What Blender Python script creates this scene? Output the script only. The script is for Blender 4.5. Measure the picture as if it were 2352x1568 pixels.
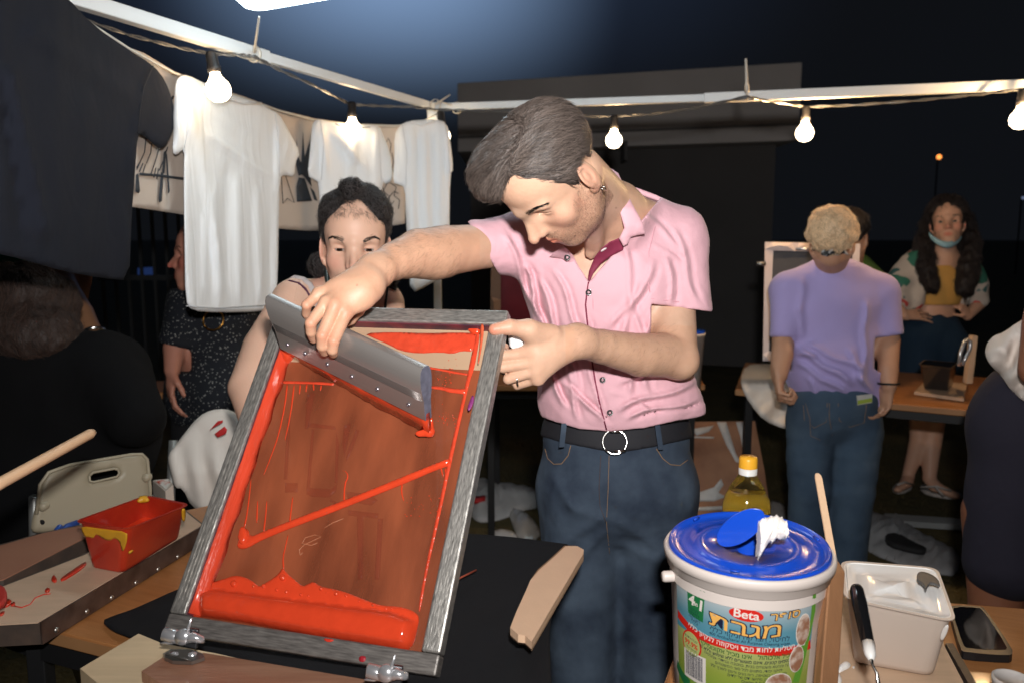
import bpy, bmesh, math, random
import numpy as np
from mathutils import Vector, Matrix
from mathutils.geometry import delaunay_2d_cdt

for o in list(bpy.data.objects): bpy.data.objects.remove(o)
random.seed(7); RNG = np.random.default_rng(7)
SC = bpy.context.scene; COL = SC.collection

# ------------------------------------------------------------ camera, world, lights
PITCH = math.radians(7.5); CAMZ = 1.43; FPX = 2352*28/36.0
cp, sp = math.cos(PITCH), math.sin(PITCH)
cam = bpy.data.cameras.new('camera'); camo = bpy.data.objects.new('camera', cam); COL.objects.link(camo)
cam.lens = 28; cam.sensor_width = 36; cam.clip_end = 2000; cam.clip_start = 0.05
camo.location = (0, 0, CAMZ); camo.rotation_euler = (math.pi/2-PITCH, 0, 0); SC.camera = camo
cam.dof.use_dof = True; cam.dof.focus_distance = 1.36; cam.dof.aperture_fstop = 5.0

W = bpy.data.worlds.new('World'); SC.world = W; W.use_nodes = True
nt = W.node_tree; nt.nodes.clear()
wo = nt.nodes.new('ShaderNodeOutputWorld'); bg = nt.nodes.new('ShaderNodeBackground')
geo = nt.nodes.new('ShaderNodeTexCoord')
# night sky with a broad blue patch painted in to stand for lens flare
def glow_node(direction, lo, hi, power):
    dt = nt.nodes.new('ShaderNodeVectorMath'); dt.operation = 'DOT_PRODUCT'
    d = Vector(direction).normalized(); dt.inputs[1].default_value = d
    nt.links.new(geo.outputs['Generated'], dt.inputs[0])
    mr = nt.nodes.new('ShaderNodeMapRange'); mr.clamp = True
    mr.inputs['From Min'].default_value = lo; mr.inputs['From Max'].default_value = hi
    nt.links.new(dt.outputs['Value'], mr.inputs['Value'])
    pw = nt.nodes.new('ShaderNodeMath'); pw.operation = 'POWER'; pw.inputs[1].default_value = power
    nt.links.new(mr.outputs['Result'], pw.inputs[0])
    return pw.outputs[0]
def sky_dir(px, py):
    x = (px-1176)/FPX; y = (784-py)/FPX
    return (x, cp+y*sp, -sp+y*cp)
def vmul(col, fac):
    m = nt.nodes.new('ShaderNodeVectorMath'); m.operation = 'SCALE'; m.inputs[0].default_value = col
    nt.links.new(fac, m.inputs['Scale']); return m.outputs[0]
def vadd(a, b):
    m = nt.nodes.new('ShaderNodeVectorMath'); m.operation = 'ADD'
    nt.links.new(a, m.inputs[0]); nt.links.new(b, m.inputs[1]); return m.outputs[0]
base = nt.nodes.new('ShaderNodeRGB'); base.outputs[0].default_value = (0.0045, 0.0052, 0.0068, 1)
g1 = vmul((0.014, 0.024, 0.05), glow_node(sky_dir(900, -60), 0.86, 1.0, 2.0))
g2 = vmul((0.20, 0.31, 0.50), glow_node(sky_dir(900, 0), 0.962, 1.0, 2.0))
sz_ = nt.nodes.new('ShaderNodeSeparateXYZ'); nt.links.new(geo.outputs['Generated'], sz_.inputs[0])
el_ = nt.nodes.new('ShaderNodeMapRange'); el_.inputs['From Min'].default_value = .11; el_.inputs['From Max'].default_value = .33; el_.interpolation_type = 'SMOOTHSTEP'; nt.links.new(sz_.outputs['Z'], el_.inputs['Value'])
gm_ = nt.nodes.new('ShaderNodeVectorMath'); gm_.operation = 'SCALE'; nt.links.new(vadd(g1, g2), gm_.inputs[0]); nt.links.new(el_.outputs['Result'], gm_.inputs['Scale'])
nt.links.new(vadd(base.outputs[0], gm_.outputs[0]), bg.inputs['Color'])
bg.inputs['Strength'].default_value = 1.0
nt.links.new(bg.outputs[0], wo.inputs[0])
SC.view_settings.view_transform = 'Standard'; SC.view_settings.look = 'None'
SC.view_settings.exposure = 0; SC.view_settings.gamma = 1; SC.view_settings.use_curve_mapping = False

def cam2w(p):
    p = np.asarray(p, dtype=float)
    x, y, z = p[..., 0], p[..., 1], p[..., 2]
    return np.stack([x, -z*cp + y*sp, CAMZ + z*sp + y*cp], -1)
def w2cam(p):
    p = np.asarray(p, dtype=float); y = p[..., 1]; z = p[..., 2]-CAMZ
    return np.stack([p[..., 0], y*sp+z*cp, -y*cp+z*sp], -1)
def J(px, py, d):                       # image point at a distance -> camera frame
    return np.array([(px-1176)/FPX*d, (784-py)/FPX*d, -d])
def P(px, py, d): return Vector(cam2w(J(px, py, d)))
def PZ(px, py, z):                      # image point on the level plane z
    r = cam2w(J(px, py, 1.0)) - np.array([0, 0, CAMZ])
    t = (z-CAMZ)/r[2]
    return Vector((r[0]*t, r[1]*t, z))
def DZ(px, py, z): return float(-w2cam(np.array(PZ(px, py, z)))[2])

# the camera's flash gun, just over and right of the lens, and a little fill from its diffuser
fl = bpy.data.lights.new('flash', 'AREA'); fl.shape = 'DISK'; fl.size = 0.07; fl.energy = 54; fl.color = (1.0, 0.975, 0.955)
flo = bpy.data.objects.new('flash', fl); COL.objects.link(flo)
flo.location = (0.045, -0.03, CAMZ+0.17); flo.rotation_euler = (math.radians(122), 0, math.radians(-1))

# ------------------------------------------------------------ materials
def srgb(h):
    h = h.lstrip('#'); c = [int(h[i:i+2], 16)/255 for i in (0, 2, 4)]
    return tuple(((x/12.92) if x <= .04045 else ((x+.055)/1.055)**2.4) for x in c)+(1,)
MATS = {}
def mat(name, col, rough=0.6, metal=0.0, noise=0.0, nscale=20, col2=None, bump=0.0, bscale=60, sss=0.0, spec=0.5,
        trans=0.0, alpha=1.0, emit=None, estr=0, attr=None, coat=0.0, stretch=(1, 1, 1), detail=4, sheen=0.0, weave=0.0, fold=0.0, contrast=0.0, ior=1.45):
    if name in MATS: return MATS[name]
    m = bpy.data.materials.new(name); m.use_nodes = True; MATS[name] = m
    n = m.node_tree.nodes; L = m.node_tree.links; b = n['Principled BSDF']
    c1 = srgb(col) if isinstance(col, str) else tuple(col)+(1,) if len(col) == 3 else col
    b.inputs['Base Color'].default_value = c1; b.inputs['Roughness'].default_value = rough; b.inputs['Metallic'].default_value = metal
    b.inputs['IOR'].default_value = ior; b.inputs['Specular IOR Level'].default_value = spec
    tc = n.new('ShaderNodeTexCoord'); mp = n.new('ShaderNodeMapping'); mp.inputs['Scale'].default_value = stretch
    L.new(tc.outputs['Object'], mp.inputs['Vector'])
    csrc = None
    if attr:
        a = n.new('ShaderNodeAttribute'); a.attribute_name = attr; csrc = a.outputs['Color']
        if not col2:
            m0 = n.new('ShaderNodeMix'); m0.data_type = 'RGBA'; m0.blend_type = 'MULTIPLY'; m0.inputs['Factor'].default_value = 1
            L.new(csrc, m0.inputs['A']); m0.inputs['B'].default_value = c1; csrc = m0.outputs['Result']
    if noise or col2:
        nz = n.new('ShaderNodeTexNoise'); nz.inputs['Scale'].default_value = nscale; nz.inputs['Detail'].default_value = detail
        L.new(mp.outputs[0], nz.inputs['Vector'])
        fac = nz.outputs['Fac']
        if contrast:
            mr = n.new('ShaderNodeMapRange'); mr.inputs['From Min'].default_value = .5-contrast; mr.inputs['From Max'].default_value = .5+contrast
            L.new(fac, mr.inputs['Value']); fac = mr.outputs['Result']
        mx = n.new('ShaderNodeMix'); mx.data_type = 'RGBA'
        L.new(fac, mx.inputs['Factor'])
        if col2:
            c2 = srgb(col2) if isinstance(col2, str) else tuple(col2)+(1,)
            mx.inputs['A'].default_value = c1; mx.inputs['B'].default_value = c2
            if csrc:
                mm = n.new('ShaderNodeMix'); mm.data_type = 'RGBA'; mm.blend_type = 'MULTIPLY'; mm.inputs['Factor'].default_value = 1
                L.new(mx.outputs['Result'], mm.inputs['A']); L.new(csrc, mm.inputs['B']); csrc = mm.outputs['Result']
            else: csrc = mx.outputs['Result']
        else:
            mx.inputs['A'].default_value = (1-noise, 1-noise, 1-noise, 1); mx.inputs['B'].default_value = (1+noise*.6, 1+noise*.6, 1+noise*.6, 1)
            mm = n.new('ShaderNodeMix'); mm.data_type = 'RGBA'; mm.blend_type = 'MULTIPLY'; mm.inputs['Factor'].default_value = 1
            if csrc: L.new(csrc, mm.inputs['A'])
            else: mm.inputs['A'].default_value = c1
            L.new(mx.outputs['Result'], mm.inputs['B']); csrc = mm.outputs['Result']
    if csrc: L.new(csrc, b.inputs['Base Color'])
    bsrc = None
    def addbump(h, strength, dist):
        nonlocal bsrc
        bp = n.new('ShaderNodeBump'); bp.inputs['Strength'].default_value = strength; bp.inputs['Distance'].default_value = dist
        L.new(h, bp.inputs['Height'])
        if bsrc: L.new(bsrc, bp.inputs['Normal'])
        bsrc = bp.outputs[0]
    if fold:
        nz = n.new('ShaderNodeTexNoise'); nz.inputs['Scale'].default_value = 9; nz.inputs['Detail'].default_value = 2; nz.inputs['Distortion'].default_value = .8
        L.new(mp.outputs[0], nz.inputs['Vector']); addbump(nz.outputs['Fac'], 1.0, fold)
    if bump:
        nz = n.new('ShaderNodeTexNoise'); nz.inputs['Scale'].default_value = bscale; nz.inputs['Detail'].default_value = 5
        L.new(mp.outputs[0], nz.inputs['Vector']); addbump(nz.outputs['Fac'], 1.0, bump)
    if weave:
        nz = n.new('ShaderNodeTexNoise'); nz.inputs['Scale'].default_value = 700; nz.inputs['Detail'].default_value = 1
        L.new(tc.outputs['Object'], nz.inputs['Vector']); addbump(nz.outputs['Fac'], 1.0, weave)
    if bsrc: L.new(bsrc, b.inputs['Normal'])
    if sss:
        b.inputs['Subsurface Weight'].default_value = sss; b.inputs['Subsurface Radius'].default_value = (1.0, .35, .2); b.inputs['Subsurface Scale'].default_value = .006
    if sheen: b.inputs['Sheen Weight'].default_value = sheen
    if coat: b.inputs['Coat Weight'].default_value = coat; b.inputs['Coat Roughness'].default_value = .08
    if trans: b.inputs['Transmission Weight'].default_value = trans
    if alpha < 1: b.inputs['Alpha'].default_value = alpha
    if emit:
        b.inputs['Emission Color'].default_value = srgb(emit) if isinstance(emit, str) else tuple(emit)+(1,); b.inputs['Emission Strength'].default_value = estr
    return m

# ------------------------------------------------------------ object helpers
def tag(o, label=None, cat=None, group=None, kind=None):
    if label: o['label'] = label
    if cat: o['category'] = cat
    if group: o['group'] = group
    if kind: o['kind'] = kind
    return o
WLOC = {}
def thing(name, label, cat, loc=(0, 0, 0), group=None):
    o = bpy.data.objects.new(name, None); o.empty_display_size = .05; COL.objects.link(o); o.location = loc
    WLOC[o] = Vector(loc); return tag(o, label, cat, group)
def mk(name, verts, faces, material, parent=None, smooth=True, colors=None, bevel=0.0, mats=None, fmat=None, autosmooth=None, loc=None, rot=None):
    V = np.asarray(verts, dtype=np.float64).reshape(-1, 3)
    if parent is not None: org = np.array(WLOC[parent])
    elif loc is not None: org = np.array(loc)
    elif len(V): org = np.array([(V[:, 0].min()+V[:, 0].max())/2, (V[:, 1].min()+V[:, 1].max())/2, V[:, 2].min()])
    else: org = np.zeros(3)
    me = bpy.data.meshes.new(name); VL = V-org
    if rot is not None: VL = VL@np.array(rot, float).T      # rows of rot: the object's own axes in the world
    me.from_pydata(VL.tolist(), [], faces if isinstance(faces, list) else faces.tolist())
    for mm in (mats or [material]): me.materials.append(mm)
    if fmat is not None: me.polygons.foreach_set('material_index', np.asarray(fmat, dtype=np.int32))
    if colors is not None:
        a = me.color_attributes.new('tint', 'FLOAT_COLOR', 'POINT')
        c = np.ones((len(V), 4), dtype=np.float32); c[:, :3] = colors; a.data.foreach_set('color', c.ravel())
    if smooth: me.polygons.foreach_set('use_smooth', [True]*len(me.polygons))
    me.update()
    o = bpy.data.objects.new(name, me); COL.objects.link(o)
    if parent is not None: o.parent = parent
    else: o.location = org
    if rot is not None: o.rotation_euler = Matrix(np.array(rot, float).T.tolist()).to_euler()
    WLOC[o] = Vector(org)
    if bevel:
        md = o.modifiers.new('bevel', 'BEVEL'); md.width = bevel; md.segments = 2; md.limit_method = 'ANGLE'; md.angle_limit = math.radians(40)
        md.harden_normals = False
    if autosmooth or bevel:
        b_ = bmesh.new(); b_.from_mesh(me)
        for e in b_.edges:
            if len(e.link_faces) == 2 and e.calc_face_angle(0) > math.radians(autosmooth or 40): e.smooth = False
        b_.to_mesh(me); b_.free()
    return o
class MB:
    def __init__(s): s.v = []; s.f = []; s.m = []
    def add(s, v, f, mi=0):
        n = len(s.v); s.v += [tuple(x) for x in v]; s.f += [[i+n for i in q] for q in f]; s.m += [mi]*len(f); return s
    def hexa(s, p8, mi=0):              # 4 bottom then 4 top, counter-clockwise
        return s.add(p8, [[3, 2, 1, 0], [4, 5, 6, 7], [0, 1, 5, 4], [1, 2, 6, 5], [2, 3, 7, 6], [3, 0, 4, 7]], mi)
    def box(s, a, b, mi=0):
        x0, y0, z0 = a; x1, y1, z1 = b
        return s.hexa([(x0, y0, z0), (x1, y0, z0), (x1, y1, z0), (x0, y1, z0), (x0, y0, z1), (x1, y0, z1), (x1, y1, z1), (x0, y1, z1)], mi)
    def quadprism(s, q, n, t, mi=0):    # q: 4 points; extruded along n by t
        n = Vector(n).normalized()*t
        return s.hexa([Vector(p) for p in q]+[Vector(p)+n for p in q], mi)
    def tube(s, pts, rs, sides=8, mi=0, cap=True, flat=None):
        pts = [Vector(p) for p in pts]; n = len(pts)
        if not hasattr(rs, '__len__'): rs = [rs]*n
        up = Vector((0, 0, 1)); rings = []; vs = []
        prev = None
        for i, p in enumerate(pts):
            t = (pts[min(i+1, n-1)]-pts[max(i-1, 0)]).normalized()
            if prev is None:
                a = t.cross(up)
                if a.length < .1: a = t.cross(Vector((1, 0, 0)))
            else: a = prev-t*prev.dot(t)
            a.normalize(); prev = a; b = t.cross(a)
            for k in range(sides):
                th = 2*math.pi*k/sides; vs.append(p+(a*math.cos(th)+b*math.sin(th))*rs[i])
        fs = []
        for i in range(n-1):
            for k in range(sides):
                k2 = (k+1) % sides; fs.append([i*sides+k, i*sides+k2, (i+1)*sides+k2, (i+1)*sides+k])
        if cap: fs.append(list(range(sides))[::-1]); fs.append([(n-1)*sides+k for k in range(sides)])
        return s.add(vs, fs, mi)
    def lathe(s, prof, center, sides=32, mi=0, axis=None, close=True):
        c = Vector(center); ax = Vector((0, 0, 1) if axis is None else axis).normalized()
        a = ax.orthogonal().normalized(); b = ax.cross(a); vs = []; fs = []
        for r, z in prof:
            for k in range(sides):
                th = 2*math.pi*k/sides; vs.append(c+ax*z+(a*math.cos(th)+b*math.sin(th))*max(r, 1e-5))
        for i in range(len(prof)-1):
            for k in range(sides):
                k2 = (k+1) % sides; fs.append([i*sides+k, i*sides+k2, (i+1)*sides+k2, (i+1)*sides+k])
        if close: fs.append(list(range(sides))[::-1]); fs.append([(len(prof)-1)*sides+k for k in range(sides)])
        return s.add(vs, fs, mi)
    def build(s, name, material, parent=None, **kw):
        if isinstance(material, (list, tuple)): return mk(name, s.v, s.f, None, parent, mats=list(material), fmat=s.m, **kw)
        return mk(name, s.v, s.f, material, parent, **kw)

# value noise on arrays of points
_perm = RNG.random((32, 32, 32)).astype(np.float32)
def vnoise(p):
    i = np.floor(p).astype(int); f = p-i; f = f*f*(3-2*f); i &= 31; j = (i+1) & 31
    x0, y0, z0 = i[..., 0], i[..., 1], i[..., 2]; x1, y1, z1 = j[..., 0], j[..., 1], j[..., 2]
    fx, fy, fz = f[..., 0], f[..., 1], f[..., 2]
    a = _perm[x0, y0, z0]*(1-fx)+_perm[x1, y0, z0]*fx; b = _perm[x0, y1, z0]*(1-fx)+_perm[x1, y1, z0]*fx
    c = _perm[x0, y0, z1]*(1-fx)+_perm[x1, y0, z1]*fx; d = _perm[x0, y1, z1]*(1-fx)+_perm[x1, y1, z1]*fx
    return ((a*(1-fy)+b*fy)*(1-fz)+(c*(1-fy)+d*fy)*fz)*2-1

# outline on the picture -> filled point grid
def fill2d(poly, step, holes=()):
    pts = []; edges = []
    def ring(pl):
        s0 = len(pts); n = len(pl)
        for i in range(n):
            a = np.array(pl[i], float); b = np.array(pl[(i+1) % n], float)
            m = max(1, int(round(np.linalg.norm(b-a)/step)))
            for k in range(m): pts.append(tuple(a+(b-a)*k/m))
        e0 = len(pts)
        for i in range(s0, e0): edges.append((i, i+1 if i+1 < e0 else s0))
        return e0
    nb = ring(poly)
    for hl in holes: nb = ring(hl)
    A = np.array(poly, float); lo = A.min(0); hi = A.max(0)
    xs = np.arange(lo[0]+step*.5, hi[0], step); ys = np.arange(lo[1]+step*.5, hi[1], step)
    X, Y = np.meshgrid(xs, ys); Q = np.stack([X.ravel(), Y.ravel()], 1)
    Q += (np.arange(len(Q)) % 2)[:, None]*np.array([0, step*.13])
    def inside(Q, pl):
        c = np.zeros(len(Q), bool); n = len(pl)
        for i in range(n):
            x1, y1 = pl[i]; x2, y2 = pl[(i+1) % n]
            if y1 == y2: continue
            t = (Q[:, 1] > min(y1, y2)) & (Q[:, 1] <= max(y1, y2)); xi = x1+(Q[:, 1]-y1)/(y2-y1)*(x2-x1)
            c ^= t & (Q[:, 0] < xi)
        return c
    def edist(Q, pl):
        d = np.full(len(Q), 1e9); n = len(pl)
        for i in range(n):
            a = np.array(pl[i], float); b = np.array(pl[(i+1) % n], float); ab = b-a
            t = np.clip(((Q-a)@ab)/(ab@ab+1e-12), 0, 1); d = np.minimum(d, np.linalg.norm(Q-a-t[:, None]*ab, axis=1))
        return d
    ok = inside(Q, poly) & (edist(Q, poly) > step*.45)
    for hl in holes: ok &= ~inside(Q, hl) & (edist(Q, hl) > step*.45)
    allp = [Vector(p) for p in pts]+[Vector(q) for q in Q[ok]]
    r = delaunay_2d_cdt(allp, edges, [], 2, 1e-4)
    V2 = np.array([tuple(v) for v in r[0]]); F2 = [list(f) for f in r[2]]
    if holes:
        cen = np.array([V2[f].mean(0) for f in F2]); keep = np.ones(len(F2), bool)
        for hl in holes: keep &= ~inside(cen, hl)
        F2 = [f for f, k in zip(F2, keep) if k]
    d = edist(V2, poly)
    for hl in holes: d = np.minimum(d, edist(V2, hl))
    return V2, F2, d
def smooth_poly(poly, it=2):
    p = np.array(poly, float)
    for _ in range(it):
        q = np.roll(p, -1, 0); p = np.stack([p*.75+q*.25, p*.25+q*.75], 1).reshape(-1, 2)
    return [tuple(x) for x in p]
def closed_shell(top, bot, F, flip=False):
    n = len(top); V = np.concatenate([top, bot]); cnt = {}
    for f in F:
        for a, b in zip(f, f[1:]+f[:1]): cnt[(a, b)] = 1
    FF = [list(f) for f in F]+[[i+n for i in f][::-1] for f in F]
    for (a, b) in cnt:
        if (b, a) not in cnt: FF.append([b, a, a+n, b+n])
    if flip: FF = [f[::-1] for f in FF]
    return V, FF
# a hanging or lying cloth: outline seen in the picture, depth d(x,y) in metres, thickness th
def cloth(name, poly, dfun, material, parent=None, step=8, th=.006, fold=None, rounds=0, puff=0.0, holes=(), colors=None, edge=.012, **kw):
    if rounds: poly = smooth_poly(poly, rounds)
    V2, F, dd = fill2d(poly, step, holes)
    d = dfun(V2[:, 0], V2[:, 1])*np.ones(len(V2))
    if fold is not None: d = d-fold(V2[:, 0], V2[:, 1])
    ew = np.clip(dd*d/FPX/edge, 0, 1); ew = np.sqrt(1-(1-ew)**2)
    half = th/2+puff*ew
    X = (V2[:, 0]-1176)/FPX; Y = (784-V2[:, 1])/FPX; one = np.ones(len(X))
    ray = np.stack([X, Y, -one], 1)
    top = cam2w(ray*(d-half*np.maximum(ew, .15))[:, None]); bot = cam2w(ray*(d+half*np.maximum(ew, .15))[:, None])
    V, FF = closed_shell(top, bot, F, flip=True)
    cl = None
    if colors is not None:
        c = colors(V2[:, 0], V2[:, 1]); cl = np.concatenate([c, c])
    # orientation: image y points down so faces flip once
    o = mk(name, V, FF, material, parent, colors=cl, **kw)
    return o
# outline laid on any plane: O origin, n normal; picture outline is projected onto it
def on_plane(name, poly, O, n, material, parent=None, step=6, h=.001, prof=None, rounds=0, holes=(), below=0.0, colors=None, **kw):
    if rounds: poly = smooth_poly(poly, rounds)
    V2, F, dd = fill2d(poly, step, holes)
    O = np.array(O, float); n = np.array(n, float); n /= np.linalg.norm(n)
    C0 = np.array([0, 0, CAMZ])
    R = cam2w(np.stack([(V2[:, 0]-1176)/FPX, (784-V2[:, 1])/FPX, -np.ones(len(V2))], 1))-C0
    t = ((O-C0)@n)/(R@n); B = C0+R*t[:, None]
    dist = t; dm = dd*dist/FPX
    hh = h*np.ones(len(V2)) if prof is None else prof(dm, V2[:, 0], V2[:, 1])
    # keep the outline where it is seen: lift along the normal
    top = B+n*hh[:, None]; bot = B+n*below
    V, FF = closed_shell(top, bot, F, flip=bool((n@(-C0+O)) < 0))
    cl = None
    if colors is not None:
        c = colors(V2[:, 0], V2[:, 1]); cl = np.concatenate([c, c])
    return mk(name, V, FF, material, parent, colors=cl, **kw)

# ------------------------------------------------------------ implicit surfaces in the camera frame
class Fld:
    def __init__(s, lo, hi, h):
        s.lo = np.array(lo, float); s.h = h; s.n = np.ceil((np.array(hi)-s.lo)/h).astype(int)+1
        s.F = np.full(tuple(s.n), 1.0, np.float32)
    def like(s):
        o = Fld.__new__(Fld); o.lo = s.lo; o.h = s.h; o.n = s.n; o.F = np.full(s.F.shape, 1., np.float32); return o
    def blk(s, lo, hi):
        a = np.clip(np.floor((np.array(lo)-s.lo)/s.h).astype(int), 0, s.n); b = np.clip(np.ceil((np.array(hi)-s.lo)/s.h).astype(int)+1, 0, s.n)
        if np.any(b <= a): return None, None
        ax = [s.lo[i]+s.h*np.arange(a[i], b[i]) for i in range(3)]
        P_ = np.stack(np.meshgrid(*ax, indexing='ij'), -1).astype(np.float32)
        return tuple(slice(a[i], b[i]) for i in range(3)), P_
    def put(s, sl, d, k, mode):
        F = s.F[sl]
        if mode == 'u':
            if k > 0: hh = np.maximum(k-np.abs(F-d), 0)/k; s.F[sl] = np.minimum(F, d)-hh*hh*k*.25
            else: s.F[sl] = np.minimum(F, d)
        elif mode == 's':
            d = -d; hh = np.maximum(k-np.abs(F-d), 0)/max(k, 1e-6); s.F[sl] = np.maximum(F, d)+hh*hh*k*.25
    def ell(s, c, r, R=None, k=.01, mode='u'):
        c = np.array(c, float); r = np.array(r, float)*np.ones(3); m = r.max()+k+.02
        sl, Pp = s.blk(c-m, c+m)
        if sl is None: return
        q = Pp-c.astype(np.float32)
        if R is not None: q = q@np.array(R, np.float32).T
        k0 = np.linalg.norm(q/r, axis=-1); k1 = np.linalg.norm(q/(r*r), axis=-1)+1e-6
        s.put(sl, (k0*(k0-1)/k1).astype(np.float32), k, mode)
    def cap(s, a, b, ra, rb=None, k=.01, mode='u', flat=None):
        rb = ra if rb is None else rb; a = np.array(a, float); b = np.array(b, float); m = max(ra, rb)*(1.0 if flat is None else max(1, flat[1]))+k+.02
        sl, q = s.blk(np.minimum(a, b)-m, np.maximum(a, b)+m)
        if sl is None: return
        if flat is not None:
            nn = np.array(flat[0], float); nn /= np.linalg.norm(nn); g = 1/flat[1]-1
            q = q+(q@nn)[..., None]*nn*g; a = a+(a@nn)*nn*g; b = b+(b@nn)*nn*g
        ba = b-a; L = ba@ba+1e-12; pa = q-a; t = np.clip(pa@ba/L, 0, 1)
        d = np.linalg.norm(pa-t[..., None]*ba, axis=-1)-(ra+(rb-ra)*t)
        s.put(sl, d.astype(np.float32), k, mode)
    def chain(s, pts, rs, k=.01, mode='u', flat=None, ki=.004):
        P_ = np.array(pts, float); m = max(rs)*(1.0 if flat is None else max(1, flat[1]))+k+.02
        sl, q = s.blk(P_.min(0)-m, P_.max(0)+m)
        if sl is None: return
        if flat is not None:
            nn = np.array(flat[0], float); nn /= np.linalg.norm(nn); g = 1/flat[1]-1
            q = q+(q@nn)[..., None]*nn*g; P_ = P_+(P_@nn)[:, None]*nn*g
        D = None
        for i in range(len(P_)-1):
            a = P_[i]; ba = P_[i+1]-a; L = ba@ba+1e-12; pa = q-a; t = np.clip(pa@ba/L, 0, 1)
            d = np.linalg.norm(pa-t[..., None]*ba, axis=-1)-(rs[i]+(rs[i+1]-rs[i])*t)
            if D is None: D = d
            else: hh = np.maximum(ki-np.abs(D-d), 0)/ki; D = np.minimum(D, d)-hh*hh*ki*.25
        s.put(sl, D.astype(np.float32), k, mode)
    def pts(s): return s.blk(s.lo, s.lo+s.h*(s.n-1))[1]
    def disp(s, fn, band=.03):
        idx = np.nonzero(np.abs(s.F) < band); p = s.lo+s.h*np.stack(idx, 1)
        s.F[idx] += fn(p).astype(np.float32)
    def half(s, p0, n, keep_neg=True, k=0.0):   # cut by a plane; what lies along n is removed
        p0 = np.array(p0, float); n = np.array(n, float); n /= np.linalg.norm(n)
        d = ((s.pts()-p0)@n).astype(np.float32); s.F = np.maximum(s.F, d) if k == 0 else np.maximum(s.F, d)+np.maximum(k-np.abs(s.F-d), 0)**2/k*.25
    def sample(s, p):
        g = (np.asarray(p)-s.lo)/s.h; g = np.clip(g, 0, np.array(s.n)-1.001); i = g.astype(int); f = g-i; o = 0
        for dx in (0, 1):
            for dy in (0, 1):
                for dz in (0, 1):
                    w = (f[..., 0] if dx else 1-f[..., 0])*(f[..., 1] if dy else 1-f[..., 1])*(f[..., 2] if dz else 1-f[..., 2])
                    o = o+w*s.F[i[..., 0]+dx, i[..., 1]+dy, i[..., 2]+dz]
        return o
    def grad(s, p):
        e = s.h; g = np.stack([s.sample(p+np.eye(3)[i]*e)-s.sample(p-np.eye(3)[i]*e) for i in range(3)], -1)
        return g/(np.linalg.norm(g, axis=-1, keepdims=True)+1e-9)
    def mesh(s):
        F = s.F.copy(); F[0], F[-1] = 1, 1; F[:, 0], F[:, -1] = 1, 1; F[:, :, 0], F[:, :, -1] = 1, 1
        S = F < 0; nx, ny, nz = F.shape
        c = [S[dx:nx-1+dx, dy:ny-1+dy, dz:nz-1+dz] for dx in (0, 1) for dy in (0, 1) for dz in (0, 1)]
        al = np.logical_and.reduce(c); an = np.logical_or.reduce(c); M = an & ~al
        I = np.argwhere(M); idx = np.full(M.shape, -1, np.int64); idx[M] = np.arange(len(I))
        acc = np.zeros((len(I), 3)); cnt = np.zeros(len(I))
        cor = [(x, y, z) for x in (0, 1) for y in (0, 1) for z in (0, 1)]
        for a in cor:
            for ax in range(3):
                if a[ax] == 1: continue
                b = list(a); b[ax] = 1
                fa = F[I[:, 0]+a[0], I[:, 1]+a[1], I[:, 2]+a[2]]; fb = F[I[:, 0]+b[0], I[:, 1]+b[1], I[:, 2]+b[2]]
                cr = (fa < 0) != (fb < 0); t = np.where(cr, fa/(fa-fb+1e-12), 0); pos = np.tile(np.array(a, float), (len(I), 1)); pos[:, ax] = t
                acc[cr] += pos[cr]; cnt[cr] += 1
        V = s.lo+s.h*(I+acc/cnt[:, None]); Q = []
        for ax in range(3):
            u, v = (ax+1) % 3, (ax+2) % 3
            sl0 = [slice(None)]*3; sl1 = [slice(None)]*3; sl0[ax] = slice(0, -1); sl1[ax] = slice(1, None)
            e = S[tuple(sl0)] != S[tuple(sl1)]; E = np.argwhere(e); E = E[(E[:, u] > 0) & (E[:, v] > 0)]
            inner = S[E[:, 0], E[:, 1], E[:, 2]]
            def at(du, dv):
                G = E.copy(); G[:, u] -= du; G[:, v] -= dv; return idx[G[:, 0], G[:, 1], G[:, 2]]
            q = np.stack([at(1, 1), at(0, 1), at(0, 0), at(1, 0)], 1); q[~inner] = q[~inner][:, ::-1]
            Q.append(q[(q >= 0).all(1)])
        return V, np.concatenate(Q)
def relax(V, Q, it=1, w=.5):
    for _ in range(it):
        acc = np.zeros_like(V); c = np.zeros(len(V))
        for k in range(4):
            a, b = Q[:, k], Q[:, (k+1) % 4]
            np.add.at(acc, a, V[b]); np.add.at(c, a, 1); np.add.at(acc, b, V[a]); np.add.at(c, b, 1)
        c[c == 0] = 1
        V = V*(1-w)+acc/c[:, None]*w
    return V
def bake(name, fields, material, parent, colfn=None, it=1, **kw):
    if not isinstance(fields, list): fields = [fields]
    VV = []; QQ = []; n = 0
    for f in fields:
        V, Q = f.mesh(); V = relax(V, Q, it); VV.append(V); QQ.append(Q+n); n += len(V)
    V = np.concatenate(VV); Q = np.concatenate(QQ)
    c = colfn(V) if colfn else None
    return mk(name, cam2w(V), Q, material, parent, colors=c, **kw)

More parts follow.
